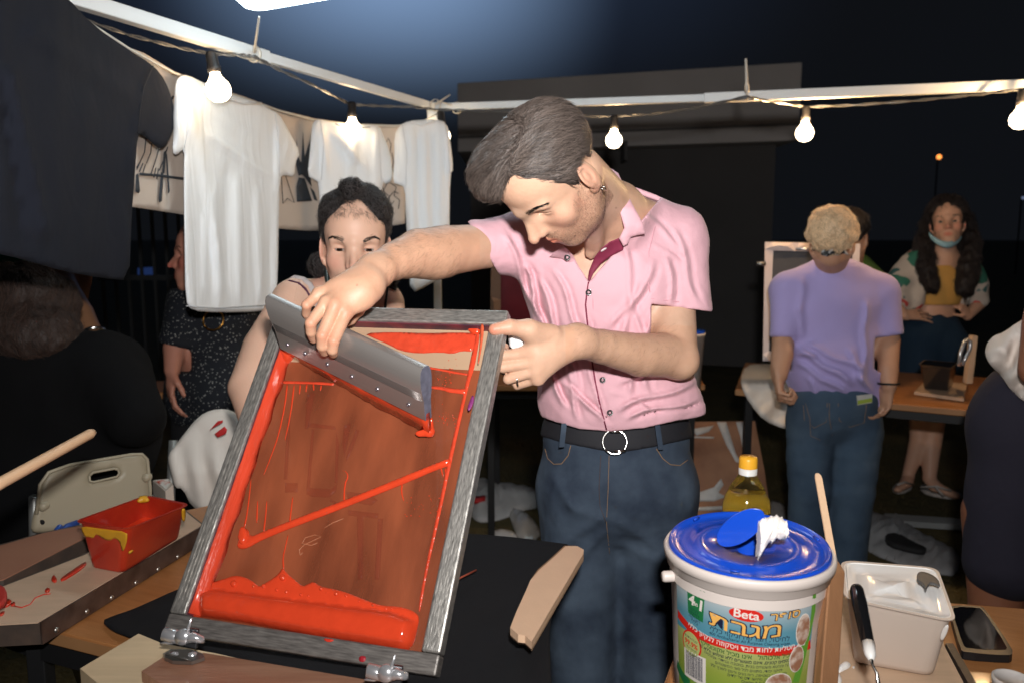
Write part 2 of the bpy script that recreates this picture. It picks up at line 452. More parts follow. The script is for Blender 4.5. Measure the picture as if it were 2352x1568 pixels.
# strands: tapered three sided tubes that follow a surface
def strands(name, fld, roots, flow, length, nseg, r, material, parent, lift=0.0, curl=0.0, curlf=120, jitter=.15, follow=1.0, colors=None, grav=0.0, add=None):
    n = len(roots); p = np.array(roots, float); jit = RNG.normal(0, jitter, (n, 3)); L = length*RNG.uniform(.6, 1.15, n)
    off = lift*RNG.uniform(.1, 1, n)*(.35+.65*np.clip(vnoise(p*70)*1.3+.5, 0, 1.4)); ph = RNG.uniform(0, 6.28, n); path = []
    for k in range(nseg+1):
        g = fld.grad(p); d0 = fld.sample(p)
        p = p-g*((d0-off*(k/nseg)-.0002)*follow)[:, None]
        q = p.copy()
        if curl:
            d = flow(p); s1 = np.cross(g, d); s1 /= np.linalg.norm(s1, axis=1, keepdims=True)+1e-9
            a = ph+curlf*L*k/nseg; w = curl*min(1, k/2)
            q = q+s1*(np.sin(a)*w)[:, None]+g*(np.cos(a)*w*.7+w*.3)[:, None]
        path.append(q)
        d = flow(p)+jit; d = d-g*(d*g).sum(1, keepdims=True)*follow; d /= np.linalg.norm(d, axis=1, keepdims=True)+1e-9
        p = p+d*(L/nseg)[:, None]
    return tubes(name, np.stack(path, 1), r, material, parent, colors)
def tubes(name, path, r, material, parent, colors=None, taper=.75, world=False):
    n, m, _ = path.shape; T = np.gradient(path, axis=1); T /= np.linalg.norm(T, axis=2, keepdims=True)+1e-9
    A = np.cross(T, np.array([.3, .5, .8])); A /= np.linalg.norm(A, axis=2, keepdims=True)+1e-9; B = np.cross(T, A)
    rr = (r*(1-taper*np.linspace(0, 1, m)**2))[None, :, None]*RNG.uniform(.7, 1.2, (n, 1, 1)); V = []
    for k in range(3):
        th = 2*math.pi*k/3; V.append(path+(A*math.cos(th)+B*math.sin(th))*rr)
    V = np.stack(V, 2).reshape(-1, 3); base_ = (np.arange(n)*m*3)[:, None, None, None]+(np.arange(m-1)*3)[None, :, None, None]
    k = np.arange(3)[None, None, :, None]; k2 = (k+1) % 3
    Q = np.concatenate([base_+k, base_+k2, base_+k2+3, base_+k+3], 3).reshape(-1, 4)
    c = None
    if colors is not None: c = np.repeat(colors(n), m*3, axis=0)
    return mk(name, V if world else cam2w(V), Q, material, parent, colors=c)
def greys(lo, hi): return lambda n: np.repeat(RNG.uniform(lo, hi, (n, 1)), 3, 1)

def frame_of(u, f):
    u = np.array(u, float); u /= np.linalg.norm(u); f = np.array(f, float); f = f-u*(f@u); f /= np.linalg.norm(f); l = np.cross(u, f)*1.0
    return u, f, l     # l = the person's left
class Head:
    def __init__(s, C, u, f, s_=1.0, cr=(.0715, .094, .080), cy=-.014): s.cr = cr; s.cy = cy; s.C = np.array(C, float); s.u, s.f, s.l = frame_of(u, f); s.s = s_
    def __call__(s, x, y, z): return s.C+s.s*(s.l*x+s.f*y+s.u*z)
    def loc(s, V): D = (V-s.C)/s.s; return np.stack([D@s.l, D@s.f, D@s.u], -1)
    @property
    def R(s): return np.array([s.l, s.f, s.u])
    def sculpt(s, F, ears=True, male=True, neck=None, eyes=True, eo=1.0):
        S = s.s; H = s; R = s.R
        def e(c, r, k=.012, mode='u'): F.ell(H(*c), np.array(r)*S, R, k*S, mode)
        def c_(a, b, ra, rb=None, k=.01, mode='u'): F.cap(H(*a), H(*b), ra*S, None if rb is None else rb*S, k*S, mode)
        e((0, s.cy, .036), s.cr); e((0, .030, .040), (.060, .056, .060), .02)
        e((0, .028, -.030), (.058, .056, .070), .03); e((0, .034, -.072), (.045, .046, .040), .03)
        e((0, .066, -.102), (.019, .018, .016), .025)
        for sx in (-1, 1):
            c_((sx*.054, -.006, -.052), (sx*.016, .062, -.100), .014, .013, .022)
            e((sx*.041, .050, -.028), (.019, .019, .018), .02)
            c_((0, .080, .018), (sx*.042, .063, .019), .0105 if male else .009, .009, .015)
        if eyes:
            for sx in (-1, 1):
                e((sx*.036, .0820, .001), (.0165, .0145, .0115), .014, 's')
                e((sx*.032, .0560, .000), (.0165, .0150, .0130), .006)
                e((sx*.032, .0725, -.0020), (.0150, .0145, .0042*eo), .0010, 's')
        c_((0, .079, .010), (0, .107, -.030), .0066, .0084, .010); e((0, .109, -.034), (.0092, .0085, .0085), .006)
        for sx in (-1, 1):
            c_((sx*.0065, .078, .004), (sx*.0085, .089, -.030), .0070, .0085, .012)
            e((sx*.0110, .092, -.036), (.0066, .0098, .0070), .006); e((sx*.0062, .103, -.0445), (.0030, .0050, .003), .002, 's')
        e((0, .070, -.066), (.030, .022, .024), .018)
        for sx in (-1, 1):
            c_((0, .0915, -.0625), (sx*.024, .077, -.0675), .0046, .0026, .004)
            c_((0, .0895, -.0735), (sx*.022, .077, -.070), .0056, .0028, .004)
            c_((0, .098, -.0680), (sx*.024, .082, -.0688), .0016, .0012, .0025, 's')
        c_((0, .096, -.0490), (0, .095, -.0575), .0020, .002, .004, 's')
        if ears:
            for sx in (-1, 1):
                a = sx*.35; Re = np.array([[math.cos(a), -math.sin(a), 0], [math.sin(a), math.cos(a), 0], [0, 0, 1]])@R
                F.ell(H(sx*.0745, -.012, -.012), np.array((.0052, .0185, .031))*S, Re, .006*S)
                F.ell(H(sx*.0825, -.009, -.008), np.array((.0062, .0115, .0215))*S, Re, .003*S, 's')
                F.ell(H(sx*.0755, -.008, -.010), np.array((.0035, .0055, .012))*S, Re, .003*S)
                e((sx*.0715, -.004, -.040), (.0055, .009, .009), .006)
        if neck is not None: F.cap(H(0, -.022, -.055), neck[0], .052*S, neck[1], .03*S)
    def tint(s, V, lips=(.95, .52, .50), stubble=0.0, base=1.0, flush=.12):
        q = s.loc(V); c = np.full((len(V), 3), base, float); x, y, z = q[:, 0], q[:, 1], q[:, 2]
        inh = (np.abs(x) < .1) & (z > -.13) & (z < .13) & (y > -.11) & (y < .13)
        lw = np.exp(-((x/.0205)**4))*np.exp(-(((z+.0682)/.0098)**4))*(y > .074)*inh
        c = c*(1-lw[:, None])+c*np.array(lips)*lw[:, None]
        red = flush*inh*(np.exp(-((np.abs(x)-.045)**2+(z+.03)**2)/.0005)*(y > .02)+np.exp(-(x**2+(z+.035)**2)/.0002)*(y > .09)+(np.abs(x) > .074)*.8*(z < .04))
        c = c*(1-red[:, None]*np.array([0, 1, .9]))
        s.beard = np.zeros(len(V))
        if stubble:
            sb = np.clip((-.038-z)/.02, 0, 1)*inh*(y > -.03); sb2 = np.exp(-((z+.052)/.007)**2)*(np.abs(x) < .028)*(y > .07)*inh
            side = np.clip((np.abs(x)-.034)/.012, 0, 1)*np.clip((.052-y)/.02, 0, 1)*np.clip((y+.014)/.01, 0, 1)*np.clip((-.012-z)/.02, 0, 1)*(z > -.115)*inh
            sb = np.clip(np.maximum(np.maximum(sb*np.clip((np.abs(x)-.012)/.03+.35, 0, 1), sb2*.7), side), 0, 1)*(1-lw)
            nz = .6+.4*vnoise(V*900); s.beard = sb.copy(); sb = sb*stubble*nz; c = c*(1-sb[:, None]*np.array([.62, .72, .75]))
        return c
    def eyeballs(s, parent, iris='#4a3320', look=(0, -.2), only=None, lids=True):
        for sx in (-1, 1):
            if only and sx != only: continue
            c = s(sx*.032, .0563, .000); mb = MB(); r = .0128*s.s
            ax = s.f*1.0+s.l*look[0]+s.u*look[1]; ax /= np.linalg.norm(ax)
            cw = Vector(cam2w(c)); axw = Vector(cam2w(c+ax)-cam2w(c))
            prof = [(r*math.sin(t), -r*math.cos(t)) for t in np.linspace(0, math.pi, 25)]
            n0 = len(mb.f); mb.lathe(prof, cw, 24, 0, axis=axw, close=False)
            fm = []
            for i in range(24):
                a = math.pi*(i+.5)/24; mi = 0
                if a > math.pi-.23: mi = 2
                elif a > math.pi-.50: mi = 1
                fm += [mi]*24
            mb.m = fm
            mb.build('eye', [mat('eye_white', (.30, .27, .25), .15, coat=.6), mat('iris_'+iris, iris, .2, noise=.3, nscale=900, coat=.8), mat('pupil', (.004, .004, .004), .1, coat=.8)], parent)
    def lashes(s, F, parent, drop=0.0):
        for sx in (-1, 1):
            pts = []
            for t in np.linspace(-1, 1, 9):
                p = s(sx*.032+t*.0140, .12, -.0018-drop+.0044*math.sqrt(max(0, 1-t*t))-.0006*t*sx)
                for _ in range(40): p = p-s.f*max(.0003, F.sample(p[None])[0]*.8)
                pts.append(cam2w(p+s.f*.0006))
            q = MB(); q.tube(pts, [.0003+.0006*s.s*(1-abs(t)**3) for t in np.linspace(-1, 1, 9)], 5); q.build('eyelashes', mat('lash', (.02, .015, .012), .6), parent)
    def brows(s, F, parent, material, th=1.0, n=90, ang=0.0):
        root = []; fl = []
        for sx in (-1, 1):
            for i in range(n):
                t = RNG.uniform(0, 1); x = sx*(.013+.036*t); z = .0195+.0075*math.sin(min(1, t*1.25)*math.pi*.62)-.004*max(0, t-.7)/.3+RNG.normal(0, .0016*(1.25-t))*th+ang*t
                p = s(x, .125, z)
                for _ in range(30): p = p-s.f*max(.0004, F.sample(p[None])[0]*.8)
                root.append(p); fl.append(s.l*sx*(.9+t*.6)+s.u*(.45-.75*t))
        fl = np.array(fl)
        return strands('eyebrow', F, root, lambda p: fl, .0095*s.s, 3, .00034*s.s*th, material, parent, lift=.0008, jitter=.12)

def basis(d, n):
    d = np.array(d, float); d /= np.linalg.norm(d); n = np.array(n, float); n = n-d*(n@d); n /= np.linalg.norm(n); return d, n
def hand(F, wrist, d, n, side, s=1.0, curl=(.3, .35, .4, .45), thumb=None, k=.005, spread=.1, wr=.026):
    # d: towards the fingers, n: the way they curl (palm side), side: +1/-1 picks the thumb side d x n
    d, n = basis(d, n); t = np.cross(d, n)*side; w = np.array(wrist, float)
    F.cap(w, w+d*.05*s, wr*s, .030*s, .01, flat=(n, .62))
    for i, (o, l) in enumerate(((.030, .090), (.010, .094), (-.011, .090), (-.030, .080))):
        kn = w+(d*l+t*o)*s*.98; F.cap(w+t*o*.5*s+d*.01*s, kn, .013*s, .0115*s, .008, flat=(n, .85))
        ln = (.043, .048, .044, .034)[i]; a = 0; p = kn; rr = (.0098, .0100, .0094, .0082)[i]
        dd = d+t*spread*(1.5-i)*.5; dd /= np.linalg.norm(dd)
        for sgi, q in enumerate((1, .62, .5)):
            a += curl[i]*(1, 1.15, .8)[sgi]; v = dd*math.cos(a)+n*math.sin(a); p2 = p+v*ln*q*s
            F.cap(p, p2, rr*s*(1-.09*sgi), rr*s*(1-.09*(sgi+1)), k*.6); p = p2
    th = thumb or (.7, .5)
    a0 = w+(t*.022+d*.018)*s; m = a0+(t*th[0]+d*.75+n*th[1]*.6)*s*.038; i1 = m+(t*th[0]*.55+d*.9+n*th[1])*s*.026; e = i1+(t*th[0]*.2+d*.95+n*th[1])*s*.022
    F.chain([a0, m, i1, e], [.015*s, .0125*s, .0105*s, .0085*s], k)
# ============================================================ the man printing
SKIN = mat('skin', (.62, .375, .255), .49, noise=.16, nscale=48, detail=8, sss=.10, attr='tint', bump=.0005, bscale=170, spec=.5)
HAIR = mat('dark_hair', (.090, .070, .060), .30, attr='tint', spec=.7)
man = thing('person', 'man in a pink short sleeved shirt and jeans leaning over the tilted red silk screen', 'person', (P(1410, 1900, 1.75).x, P(1410, 1900, 1.75).y, 0))
MH = Head(J(1265, 396, 1.33), (-.66, .36, .66), (-.45, -.89, .03), 1.0, cr=(.0700, .0820, .0720), cy=-.008)
NB = J(1404, 484, 1.53)
# right arm to the squeegee, left arm to the screen corner
RA = [J(1215, 540, 1.62), J(1112, 566, 1.55), J(1022, 577, 1.48), J(962, 583, 1.43), J(905, 600, 1.375), J(864, 622, 1.335)]
RR = [.058, .043, .0465, .0435, .0320, .0265]
LA = [J(1545, 560, 1.62), J(1548, 700, 1.60), J(1550, 815, 1.55), J(1470, 815, 1.49), J(1380, 795, 1.42), J(1325, 783, 1.375)]
LR = [.055, .0425, .0435, .0400, .0300, .0265]
def Z8(x, y, d): return J(597.3+x*.1758, 597.3+y*.1758, d)
def Z7(x, y, d): return J(1056.6+x*.14652, 689.1+y*.14652, d)
VN = np.array([0, 0, 1.0])
def man_prims(F):
    MH.sculpt(F, neck=None, eo=.42)
    F.cap(MH(0, -.022, -.050), NB, .052, .052, .03)
    F.cap(MH(.03, .02, -.085), J(1365, 560, 1.50), .020, .018, .03)          # tendon to the breastbone
    F.ell(J(1392, 640, 1.63), (.150, .145, .092), None, .04); F.ell(J(1405, 850, 1.69), (.128, .19, .085), None, .04)
    F.cap(NB, J(1530, 535, 1.62), .045, .050, .03); F.cap(NB, J(1240, 545, 1.62), .045, .050, .04)
    F.cap(J(1355, 585, 1.515), J(1440, 540, 1.53), .0075, .008, .02)                # collar bone
    F.chain(RA, RR, .03); F.chain(LA, LR, .03)
    F.ell(J(1000, 598, 1.455), (.030, .026, .03), None, .03); F.ell(J(1568, 838, 1.545), (.022, .020, .028), None, .03)
    # right hand, back towards us
    w = RA[-1]; flat = (VN, .62)
    kn = [Z8(1120, 690, 1.268), Z8(985, 590, 1.262), Z8(868, 560, 1.268), Z8(775, 440, 1.283)]
    for k_, r in zip(kn, (.0125, .0128, .0122, .0112)): F.cap(Z8(1400, 330, 1.305), k_, .022, r, .012, flat=(VN, .8))
    F.cap(w, Z8(1290, 430, 1.29), .0268, .030, .015, flat=(VN, .75)); F.cap(w, Z8(1080, 420, 1.29), .026, .026, .015, flat=(VN, .7))
    pip = [Z8(962, 1055, 1.246), Z8(812, 985, 1.243), Z8(662, 825, 1.252), Z8(608, 590, 1.268)]
    dip = [Z8(944, 1170, 1.252), Z8(812, 1120, 1.252), Z8(668, 940, 1.262), Z8(606, 700, 1.285)]
    tip = [Z8(958, 1218, 1.268), Z8(842, 1195, 1.270), Z8(700, 1030, 1.280), Z8(640, 770, 1.302)]
    for i in range(4):
        r = (.0094, .0096, .0091, .0080)[i]
        F.chain([kn[i], pip[i], dip[i], tip[i]], [r*1.15, r*1.01, r*.93, r*.82], .0015, ki=.0012)
        F.ell(kn[i]+np.array([0, 0, .002]), .0104, None, .006)
    F.chain([Z8(1330, 480, 1.315), Z8(1275, 640, 1.340), Z8(1180, 760, 1.352), Z8(1080, 830, 1.355)], [.017, .0125, .011, .009], .006)
    # left hand: thumb on the frame, fingers curled behind it
    w2 = LA[-1]
    kn = [Z7(1190, 820, 1.335), Z7(1200, 960, 1.335), Z7(1200, 1090, 1.338), Z7(1220, 1220, 1.345)]
    for k_ in kn: F.cap(Z7(1560, 690, 1.362), k_, .021, .0135, .012, flat=(VN, .8))
    F.cap(w2, Z7(1330, 800, 1.348), .0268, .033, .02, flat=(VN, .7))
    pip = [Z7(690, 875, 1.345), Z7(672, 1045, 1.345), Z7(760, 1230, 1.350), Z7(900, 1330, 1.365)]
    dip = [Z7(640, 800, 1.365), Z7(700, 1090, 1.380), Z7(800, 1255, 1.382), Z7(930, 1330, 1.390)]
    tip = [Z7(700, 745, 1.378), Z7(850, 1110, 1.388), Z7(930, 1250, 1.390), Z7(1030, 1310, 1.395)]
    for i in range(4):
        r = (.0100, .0094, .0088, .0074)[i]
        F.chain([kn[i], pip[i], dip[i], tip[i]], [r*1.25, r*1.06, r*.95, r*.82], .0025, ki=.0015)
    F.chain([Z7(1420, 560, 1.345), Z7(1080, 465, 1.318), Z7(780, 425, 1.302), Z7(540, 462, 1.296)], [.020, .0150, .0128, .0098], .008)
    F.cap(Z7(1080, 465, 1.318), Z7(1190, 800, 1.340), .010, .013, .02)
fh = Fld(MH.C-.128, MH.C+.128, .0013); man_prims(fh)
fb = Fld((-.03, -.24, -1.80), (.42, .30, -1.36), .0055); man_prims(fb)
fra = Fld((-.24, .08, -1.64), (.03, .26, -1.29), .0035); man_prims(fra)
frh = Fld((-.375, -.045, -1.385), (-.205, .150, -1.215), .0019); man_prims(frh)
fla = Fld((.10, -.12, -1.68), (.40, .16, -1.33), .0035); man_prims(fla)
flh = Fld((-.052, -.100, -1.43), (.150, .055, -1.27), .0019); man_prims(flh)
def man_tint(V):
    c = MH.tint(V, stubble=.8)
    n1 = vnoise(V*60)[:, None]; c = c*(1+n1*np.array([.02, .035, .04]))
    def spot(p, r, m):
        nonlocal c
        w = np.exp(-(((V-np.array(p))**2).sum(1)/r**2))[:, None]; c = c*(1-w*(1-np.array(m)))
    for k in (Z8(1150, 700, 1.255), Z8(1000, 570, 1.25), Z8(962, 1055, 1.236), Z8(812, 985, 1.233), Z8(662, 825, 1.242), Z8(608, 590, 1.258)): spot(k, .012, (1, .84, .82))
    spot(Z7(520, 470, 1.287), .011, (1, .62, .58)); spot(Z7(700, 440, 1.29), .02, (1, .86, .84))
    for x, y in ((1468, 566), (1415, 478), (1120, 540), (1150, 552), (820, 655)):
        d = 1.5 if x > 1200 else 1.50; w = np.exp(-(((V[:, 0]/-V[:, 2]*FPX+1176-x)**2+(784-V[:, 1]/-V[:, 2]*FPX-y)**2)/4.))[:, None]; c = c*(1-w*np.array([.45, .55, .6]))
    # warmer, more tanned forearms
    fa = ((V[:, 0] < -.06) | ((V[:, 1] < .03) & (V[:, 1] > -.1) & (V[:, 0] > .09) & (V[:, 2] > -1.60)))[:, None]*np.array([0, .06, .10]); return c*(1-fa)
bake('body', [fh, fb, fra, frh, fla, flh], SKIN, man, man_tint, it=1)
MH.eyeballs(man, '#5b6a5a', look=(.1, -.55))
MH.brows(fh, man, mat('brow_hair', (.030, .022, .018), .5, attr='tint'), .8, 300); MH.lashes(fh, man, .001)
Vb, _ = fh.mesh(); MH.tint(Vb, stubble=.8); kb = np.nonzero(MH.beard > .35)[0]
if len(kb): strands('beard', fh, Vb[RNG.choice(kb, 2600)], lambda p: np.tile(-MH.u*.8+MH.f*.5, (len(p), 1)), .0050, 3, .00013, mat('beard_hair', (.10, .06, .04), .5, attr='tint'), man, lift=.0016, jitter=.5, colors=greys(.5, 1.5))
# nails
# ring and earring
def torus(name, c, R_, r, axis, material, parent, n=32, **kw):
    c = Vector(c); ax = Vector(axis).normalized(); a = ax.orthogonal().normalized(); b = ax.cross(a); m = MB()
    pts = [c+(a*math.cos(t)+b*math.sin(t))*R_ for t in np.linspace(0, 2*math.pi, n+1)]
    m.tube(pts, r, 8); return m.build(name, material, parent, **kw)
SILVER = mat('silver', (.75, .74, .70), .18, 1.0)
torus('ring', cam2w(Z7(905, 1240, 1.3485)), .0108, .0016, cam2w(Z7(760, 1230, 1.35))-cam2w(Z7(1220, 1215, 1.345)), SILVER, man)
torus('earring', cam2w(MH(.083, -.008, -.046)), .0058, .0012, cam2w(MH(0, 1, .2))-cam2w(MH(0, 0, 0)), SILVER, man)

# hair
fhr = Fld(MH.C-.175, MH.C+.175, .0028)
def hair_vol(F, H, prims, table, wob=.0, notch=0, slope=.5):
    for c, r, k in prims: F.ell(H(*c), np.array(r)*H.s, H.R, k)
    ys, zs = zip(*table); p = F.pts(); q = H.loc(p.reshape(-1, 3).astype(float)).reshape(p.shape)
    zl = np.interp(q[..., 1], ys, zs)+wob*vnoise(q*70)
    if notch: zl = zl+notch*np.exp(-((q[..., 0]-.036)/.019)**2)*np.clip((q[..., 1]-.02)/.02, 0, 1)
    d = (zl-q[..., 2])*slope*H.s; k = .006; F.F = (np.maximum(F.F, d)+np.maximum(k-np.abs(F.F-d), 0)**2/k*.25).astype(np.float32)
hair_vol(fhr, MH, [((0, -.014, .036), (.0780, .0885, .0760), .01), ((-.014, .026, .078), (.062, .066, .031), .03), ((-.024, .052, .079), (.051, .037, .024), .03), ((-.030, .062, .080), (.034, .023, .019), .02)],
         [(-.2, -.075), (-.1, -.068), (-.07, -.055), (-.046, -.030), (-.040, .012), (-.034, .022), (-.006, .024), (.000, .010), (.004, -.012), (.012, -.012), (.018, .020), (.030, .044), (.050, .058), (.070, .074), (.2, .072)], .004, .030)
fhr.chain([MH(.030, .085, .098), MH(.034, .050, .118), MH(.034, .005, .128)], [.010, .0065, .004], .012, 's')
fhr.disp(lambda p: .0016*vnoise(MH.loc(p)*np.array([60, 22, 60])))
bake('hair', fhr, mat('hair_mass', (.045, .034, .029), .7, noise=.5, nscale=300, attr='tint', bump=.002, bscale=350, spec=.3), man, lambda V: np.ones((len(V), 3)))
Vh, _ = fhr.mesh(); qh = MH.loc(Vh); out = fhr.sample(Vh)*0+1
ok = np.linalg.norm((qh-np.array([0, -.015, .03]))/np.array([.07, .085, .075]), axis=1) > 1
rt = Vh[ok]; rt = rt[RNG.choice(len(rt), 15000)]
def man_flow(p):
    q = MH.loc(p); x, y, z = q[:, 0:1], q[:, 1:2], q[:, 2:3]
    over = np.array([[-.75, .85, -.05]])+np.clip((y-.05)/.05, 0, 1)*np.array([[-.35, -.1, -1.1]])
    side = np.array([[.35, -.9, -.55]])+np.clip((.05-z)/.06, 0, 1)*np.array([[-.3, -.1, -.5]])+np.clip((y-.03)/.05, 0, 1)*np.array([[0, -.1, -.1]])
    w = 1/(1+np.exp(-(x-.030)/.004)); back = 1/(1+np.exp((y+.03)/.012))
    d = over*(1-w)+side*w; d = d*(1-back)+np.array([[.0, -.7, -.9]])*back
    d = d/np.linalg.norm(d, axis=1, keepdims=True); return d@MH.R
strands('hair_strand', fhr, rt, man_flow, .050, 8, .00040, HAIR, man, lift=.0080, jitter=.26, colors=greys(.25, 2.0)).name = 'hair_strands'
# stray hairs on the forehead and fine forearm hair
def arm_hair(fld, box_px, n, flow, parent, L=.011):
    V, _ = fld.mesh(); X = V[:, 0]/-V[:, 2]*FPX+1176; Y = 784-V[:, 1]/-V[:, 2]*FPX; g = fld.grad(V)
    k = (X > box_px[0]) & (X < box_px[2]) & (Y > box_px[1]) & (Y < box_px[3]) & (g[:, 2] > -.3); R_ = V[k]; R_ = R_[RNG.choice(len(R_), n)]
    strands('arm_hair', fld, R_, lambda p: np.tile(flow, (len(p), 1)), L, 3, .00009, mat('arm_hair', (.24, .14, .08), .5, attr='tint'), parent, lift=.0016, jitter=.28, colors=greys(.5, 1.3))
arm_hair(fra, (885, 515, 1060, 650), 1700, np.array([-.8, -.5, 0]), man)
arm_hair(fla, (1320, 740, 1560, 870), 1700, np.array([-.75, -.55, 0]), man)

# ---------------- shirt
PINK = mat('pink_cotton', (.70, .40, .45), .8, noise=.08, nscale=8, weave=.0003, fold=.010, bump=.0030, bscale=26, sheen=.1)
BURG = mat('burgundy_facing', (.19, .018, .05), .7, weave=.0002)
def shirt(F, inner=0.0):
    o = -inner
    F.ell(J(1398, 640, 1.63), (.176+o, .160+o, .120+o), None, .05)
    F.ell(J(1403, 790, 1.66), (.150+o, .17+o, .112+o), None, .05)
    F.ell(J(1420, 915, 1.68), (.172+o, .125+o, .118+o), None, .04)
    F.cap(J(1412, 505, 1.60), J(1545, 545, 1.62), .074+o, .066+o, .04); F.cap(J(1370, 560, 1.60), J(1215, 560, 1.61), .066+o, .058+o, .04)
    F.cap(J(1552, 560, 1.62), J(1566, 712, 1.605), .062+o, .0585+o, .025)
    F.cap(J(1215, 560, 1.61), J(1095, 566, 1.545), .064+o, .052+o, .03)
    F.cap(J(1500, 925, 1.68), J(1585, 945, 1.66), .06+o, .03+o, .03)
    F.cap(MH(0, -.03, -.09)*.35+NB*.65, NB, .070+o, .078+o, .03)
fs = Fld((-.12, -.235, -1.84), (.44, .34, -1.42), .0036); shirt(fs)
def px(p): return p[:, 0]/-p[:, 2]*FPX+1176, 784-p[:, 1]/-p[:, 2]*FPX
def shirt_folds(p):
    X, Y = px(p); d = 0
    def ridge(x0, y0, x1, y1, w, a, ph=0):
        L = math.hypot(x1-x0, y1-y0); tx, ty = (x1-x0)/L, (y1-y0)/L; s = (X-x0)*tx+(Y-y0)*ty; c = -(X-x0)*ty+(Y-y0)*tx+6*np.sin(s/28+ph)
        return -a*np.exp(-(c/w)**2)*np.clip(s/30+.3, 0, 1)*np.clip((L-s)/30+.3, 0, 1)
    fr = p[:, 2] > -1.70
    for r in ((1235, 640, 1330, 900, 7, .009), (1200, 600, 1285, 860, 6, .008), (1270, 620, 1350, 800, 5, .007), (1160, 540, 1250, 760, 6, .008), (1480, 640, 1400, 760, 8, .007), (1500, 600, 1390, 860, 6, .006), (1430, 560, 1490, 900, 7, .005), (1210, 640, 1240, 800, 5, .007),
              (1500, 700, 1440, 900, 7, .008), (1300, 900, 1390, 960, 6, .008), (1420, 940, 1590, 880, 7, .011), (1440, 960, 1600, 915, 5, .009), (1420, 880, 1560, 850, 6, .008), (1260, 860, 1370, 940, 6, .009), (1340, 720, 1375, 960, 5, .006), (1550, 530, 1600, 690, 6, .005), (1530, 590, 1545, 700, 5, .006), (1230, 780, 1300, 930, 6, .010), (1400, 900, 1500, 940, 5, .006), (1290, 820, 1330, 960, 5, .007), (1460, 480, 1560, 560, 6, .005), (1490, 560, 1560, 600, 5, .005)):
        d = d+ridge(*r)*fr-ridge(r[0]+14, r[1]+4, r[2]+14, r[3]+4, r[4], r[5]*.7)*fr
    return d+.0022*vnoise(p*22)+.0010*vnoise(p*55)
fs.disp(shirt_folds, .04)
sl, pp = fs.blk(fs.lo, fs.lo+fs.h*(fs.n-1)); Xs = pp[..., 0]/-pp[..., 2]*FPX+1176; Ys = 784-pp[..., 1]/-pp[..., 2]*FPX; mpp = -pp[..., 2]/FPX
# hem
hem = np.interp(Xs, [1150, 1240, 1275, 1330, 1400, 1480, 1550, 1600, 1640], [935, 955, 968, 984, 990, 982, 966, 958, 945])
fs.F = np.maximum(fs.F, ((Ys-hem)*mpp).astype(np.float32))
# cuffs
def plane_px(x0, y0, x1, y1):      # removes what lies to the left of the line seen in the picture
    L = math.hypot(x1-x0, y1-y0); return ((Xs-x0)*(y1-y0)-(Ys-y0)*(x1-x0))/L*mpp
cuffL = plane_px(1632, 716, 1494, 698); fs.F = np.where((Xs > 1496) & (Ys < 790), np.maximum(fs.F, cuffL), fs.F).astype(np.float32)
cuffR = plane_px(1074, 508, 1148, 634); fs.F = np.where((Xs < 1185), np.maximum(fs.F, -cuffR), fs.F).astype(np.float32)
# open neck: a wedge cut through the front, and the neck hole
tmp = fs.like(); tmp.cap(NB+np.array([.0, -.02, .0]), MH(0, -.022, -.05), .054, .058, .01); tmp.cap(J(1400, 520, 1.47), J(1352, 600, 1.48), .040, .030, .02)
a1 = ((Xs-1295)*88-(Ys-560)*58)/105.4*mpp; a2 = (-(Xs-1353)*128-(Ys-648)*109)/168.1*mpp
wed = np.maximum(np.maximum(-a1, -a2), (-1.60-pp[..., 2]))
fs.F = np.maximum(fs.F, -wed).astype(np.float32); fs.F = np.maximum(fs.F, -tmp.F).astype(np.float32)
# hollow it so cuffs, collar and hem are open
inn = fs.like(); shirt(inn, .010)
near = (Ys > hem-45) | ((Xs > 1488) & (Ys > 640) & (Ys < 800)) | (Xs < 1150) | (Ys < 610)
fs.F = np.where(near, np.maximum(fs.F, -inn.F), fs.F).astype(np.float32)
bake('shirt', fs, PINK, man, it=1)
# collar leaves and facing
def surf_depth(fld, x, y, d0=1.36, d1=1.75):
    for d in np.arange(d0, d1, .0015):
        if fld.sample(J(x, y, d)[None])[0] < 0: return d
    return d1
def surf_any(x, y): return min(surf_depth(f, x, y) for f in (fs, fb))
GX = np.arange(1240, 1521, 14); GY = np.arange(370, 661, 14)
GD = np.array([[surf_any(x, y) for x in GX] for y in GY]); GD = np.where(GD > 1.70, np.nan, GD)
for _ in range(3):
    pad = np.pad(GD, 1, constant_values=np.nan); st = np.stack([pad[i:i+GD.shape[0], j:j+GD.shape[1]] for i in range(3) for j in range(3)])
    with np.errstate(all='ignore'):
        import warnings; warnings.simplefilter('ignore'); GD = np.nanmean(st, 0)
GD = np.nan_to_num(GD, nan=1.56)
def gsamp(x, y):
    u = np.clip((np.asarray(x, float)-GX[0])/14, 0, len(GX)-1.01); v = np.clip((np.asarray(y, float)-GY[0])/14, 0, len(GY)-1.01); i = u.astype(int); j = v.astype(int); fu = u-i; fv = v-j
    return (GD[j, i]*(1-fu)+GD[j, i+1]*fu)*(1-fv)+(GD[j+1, i]*(1-fu)+GD[j+1, i+1]*fu)*fv
def dcol(off=0): return lambda x, y: gsamp(x, y)-.008+off
cloth('collar', [(1376, 381), (1398, 384), (1420, 398), (1434, 428), (1452, 468), (1476, 512), (1483, 537), (1462, 541), (1449, 545), (1443, 560), (1432, 566), (1422, 548), (1434, 524), (1422, 480), (1406, 440), (1386, 405)],
      lambda x, y: np.interp(y, [381, 430, 480, 520, 560], [1.53, 1.475, 1.448, 1.452, 1.470])+(x-1430)*.0002, PINK, man, step=5, th=.003, puff=.0015)
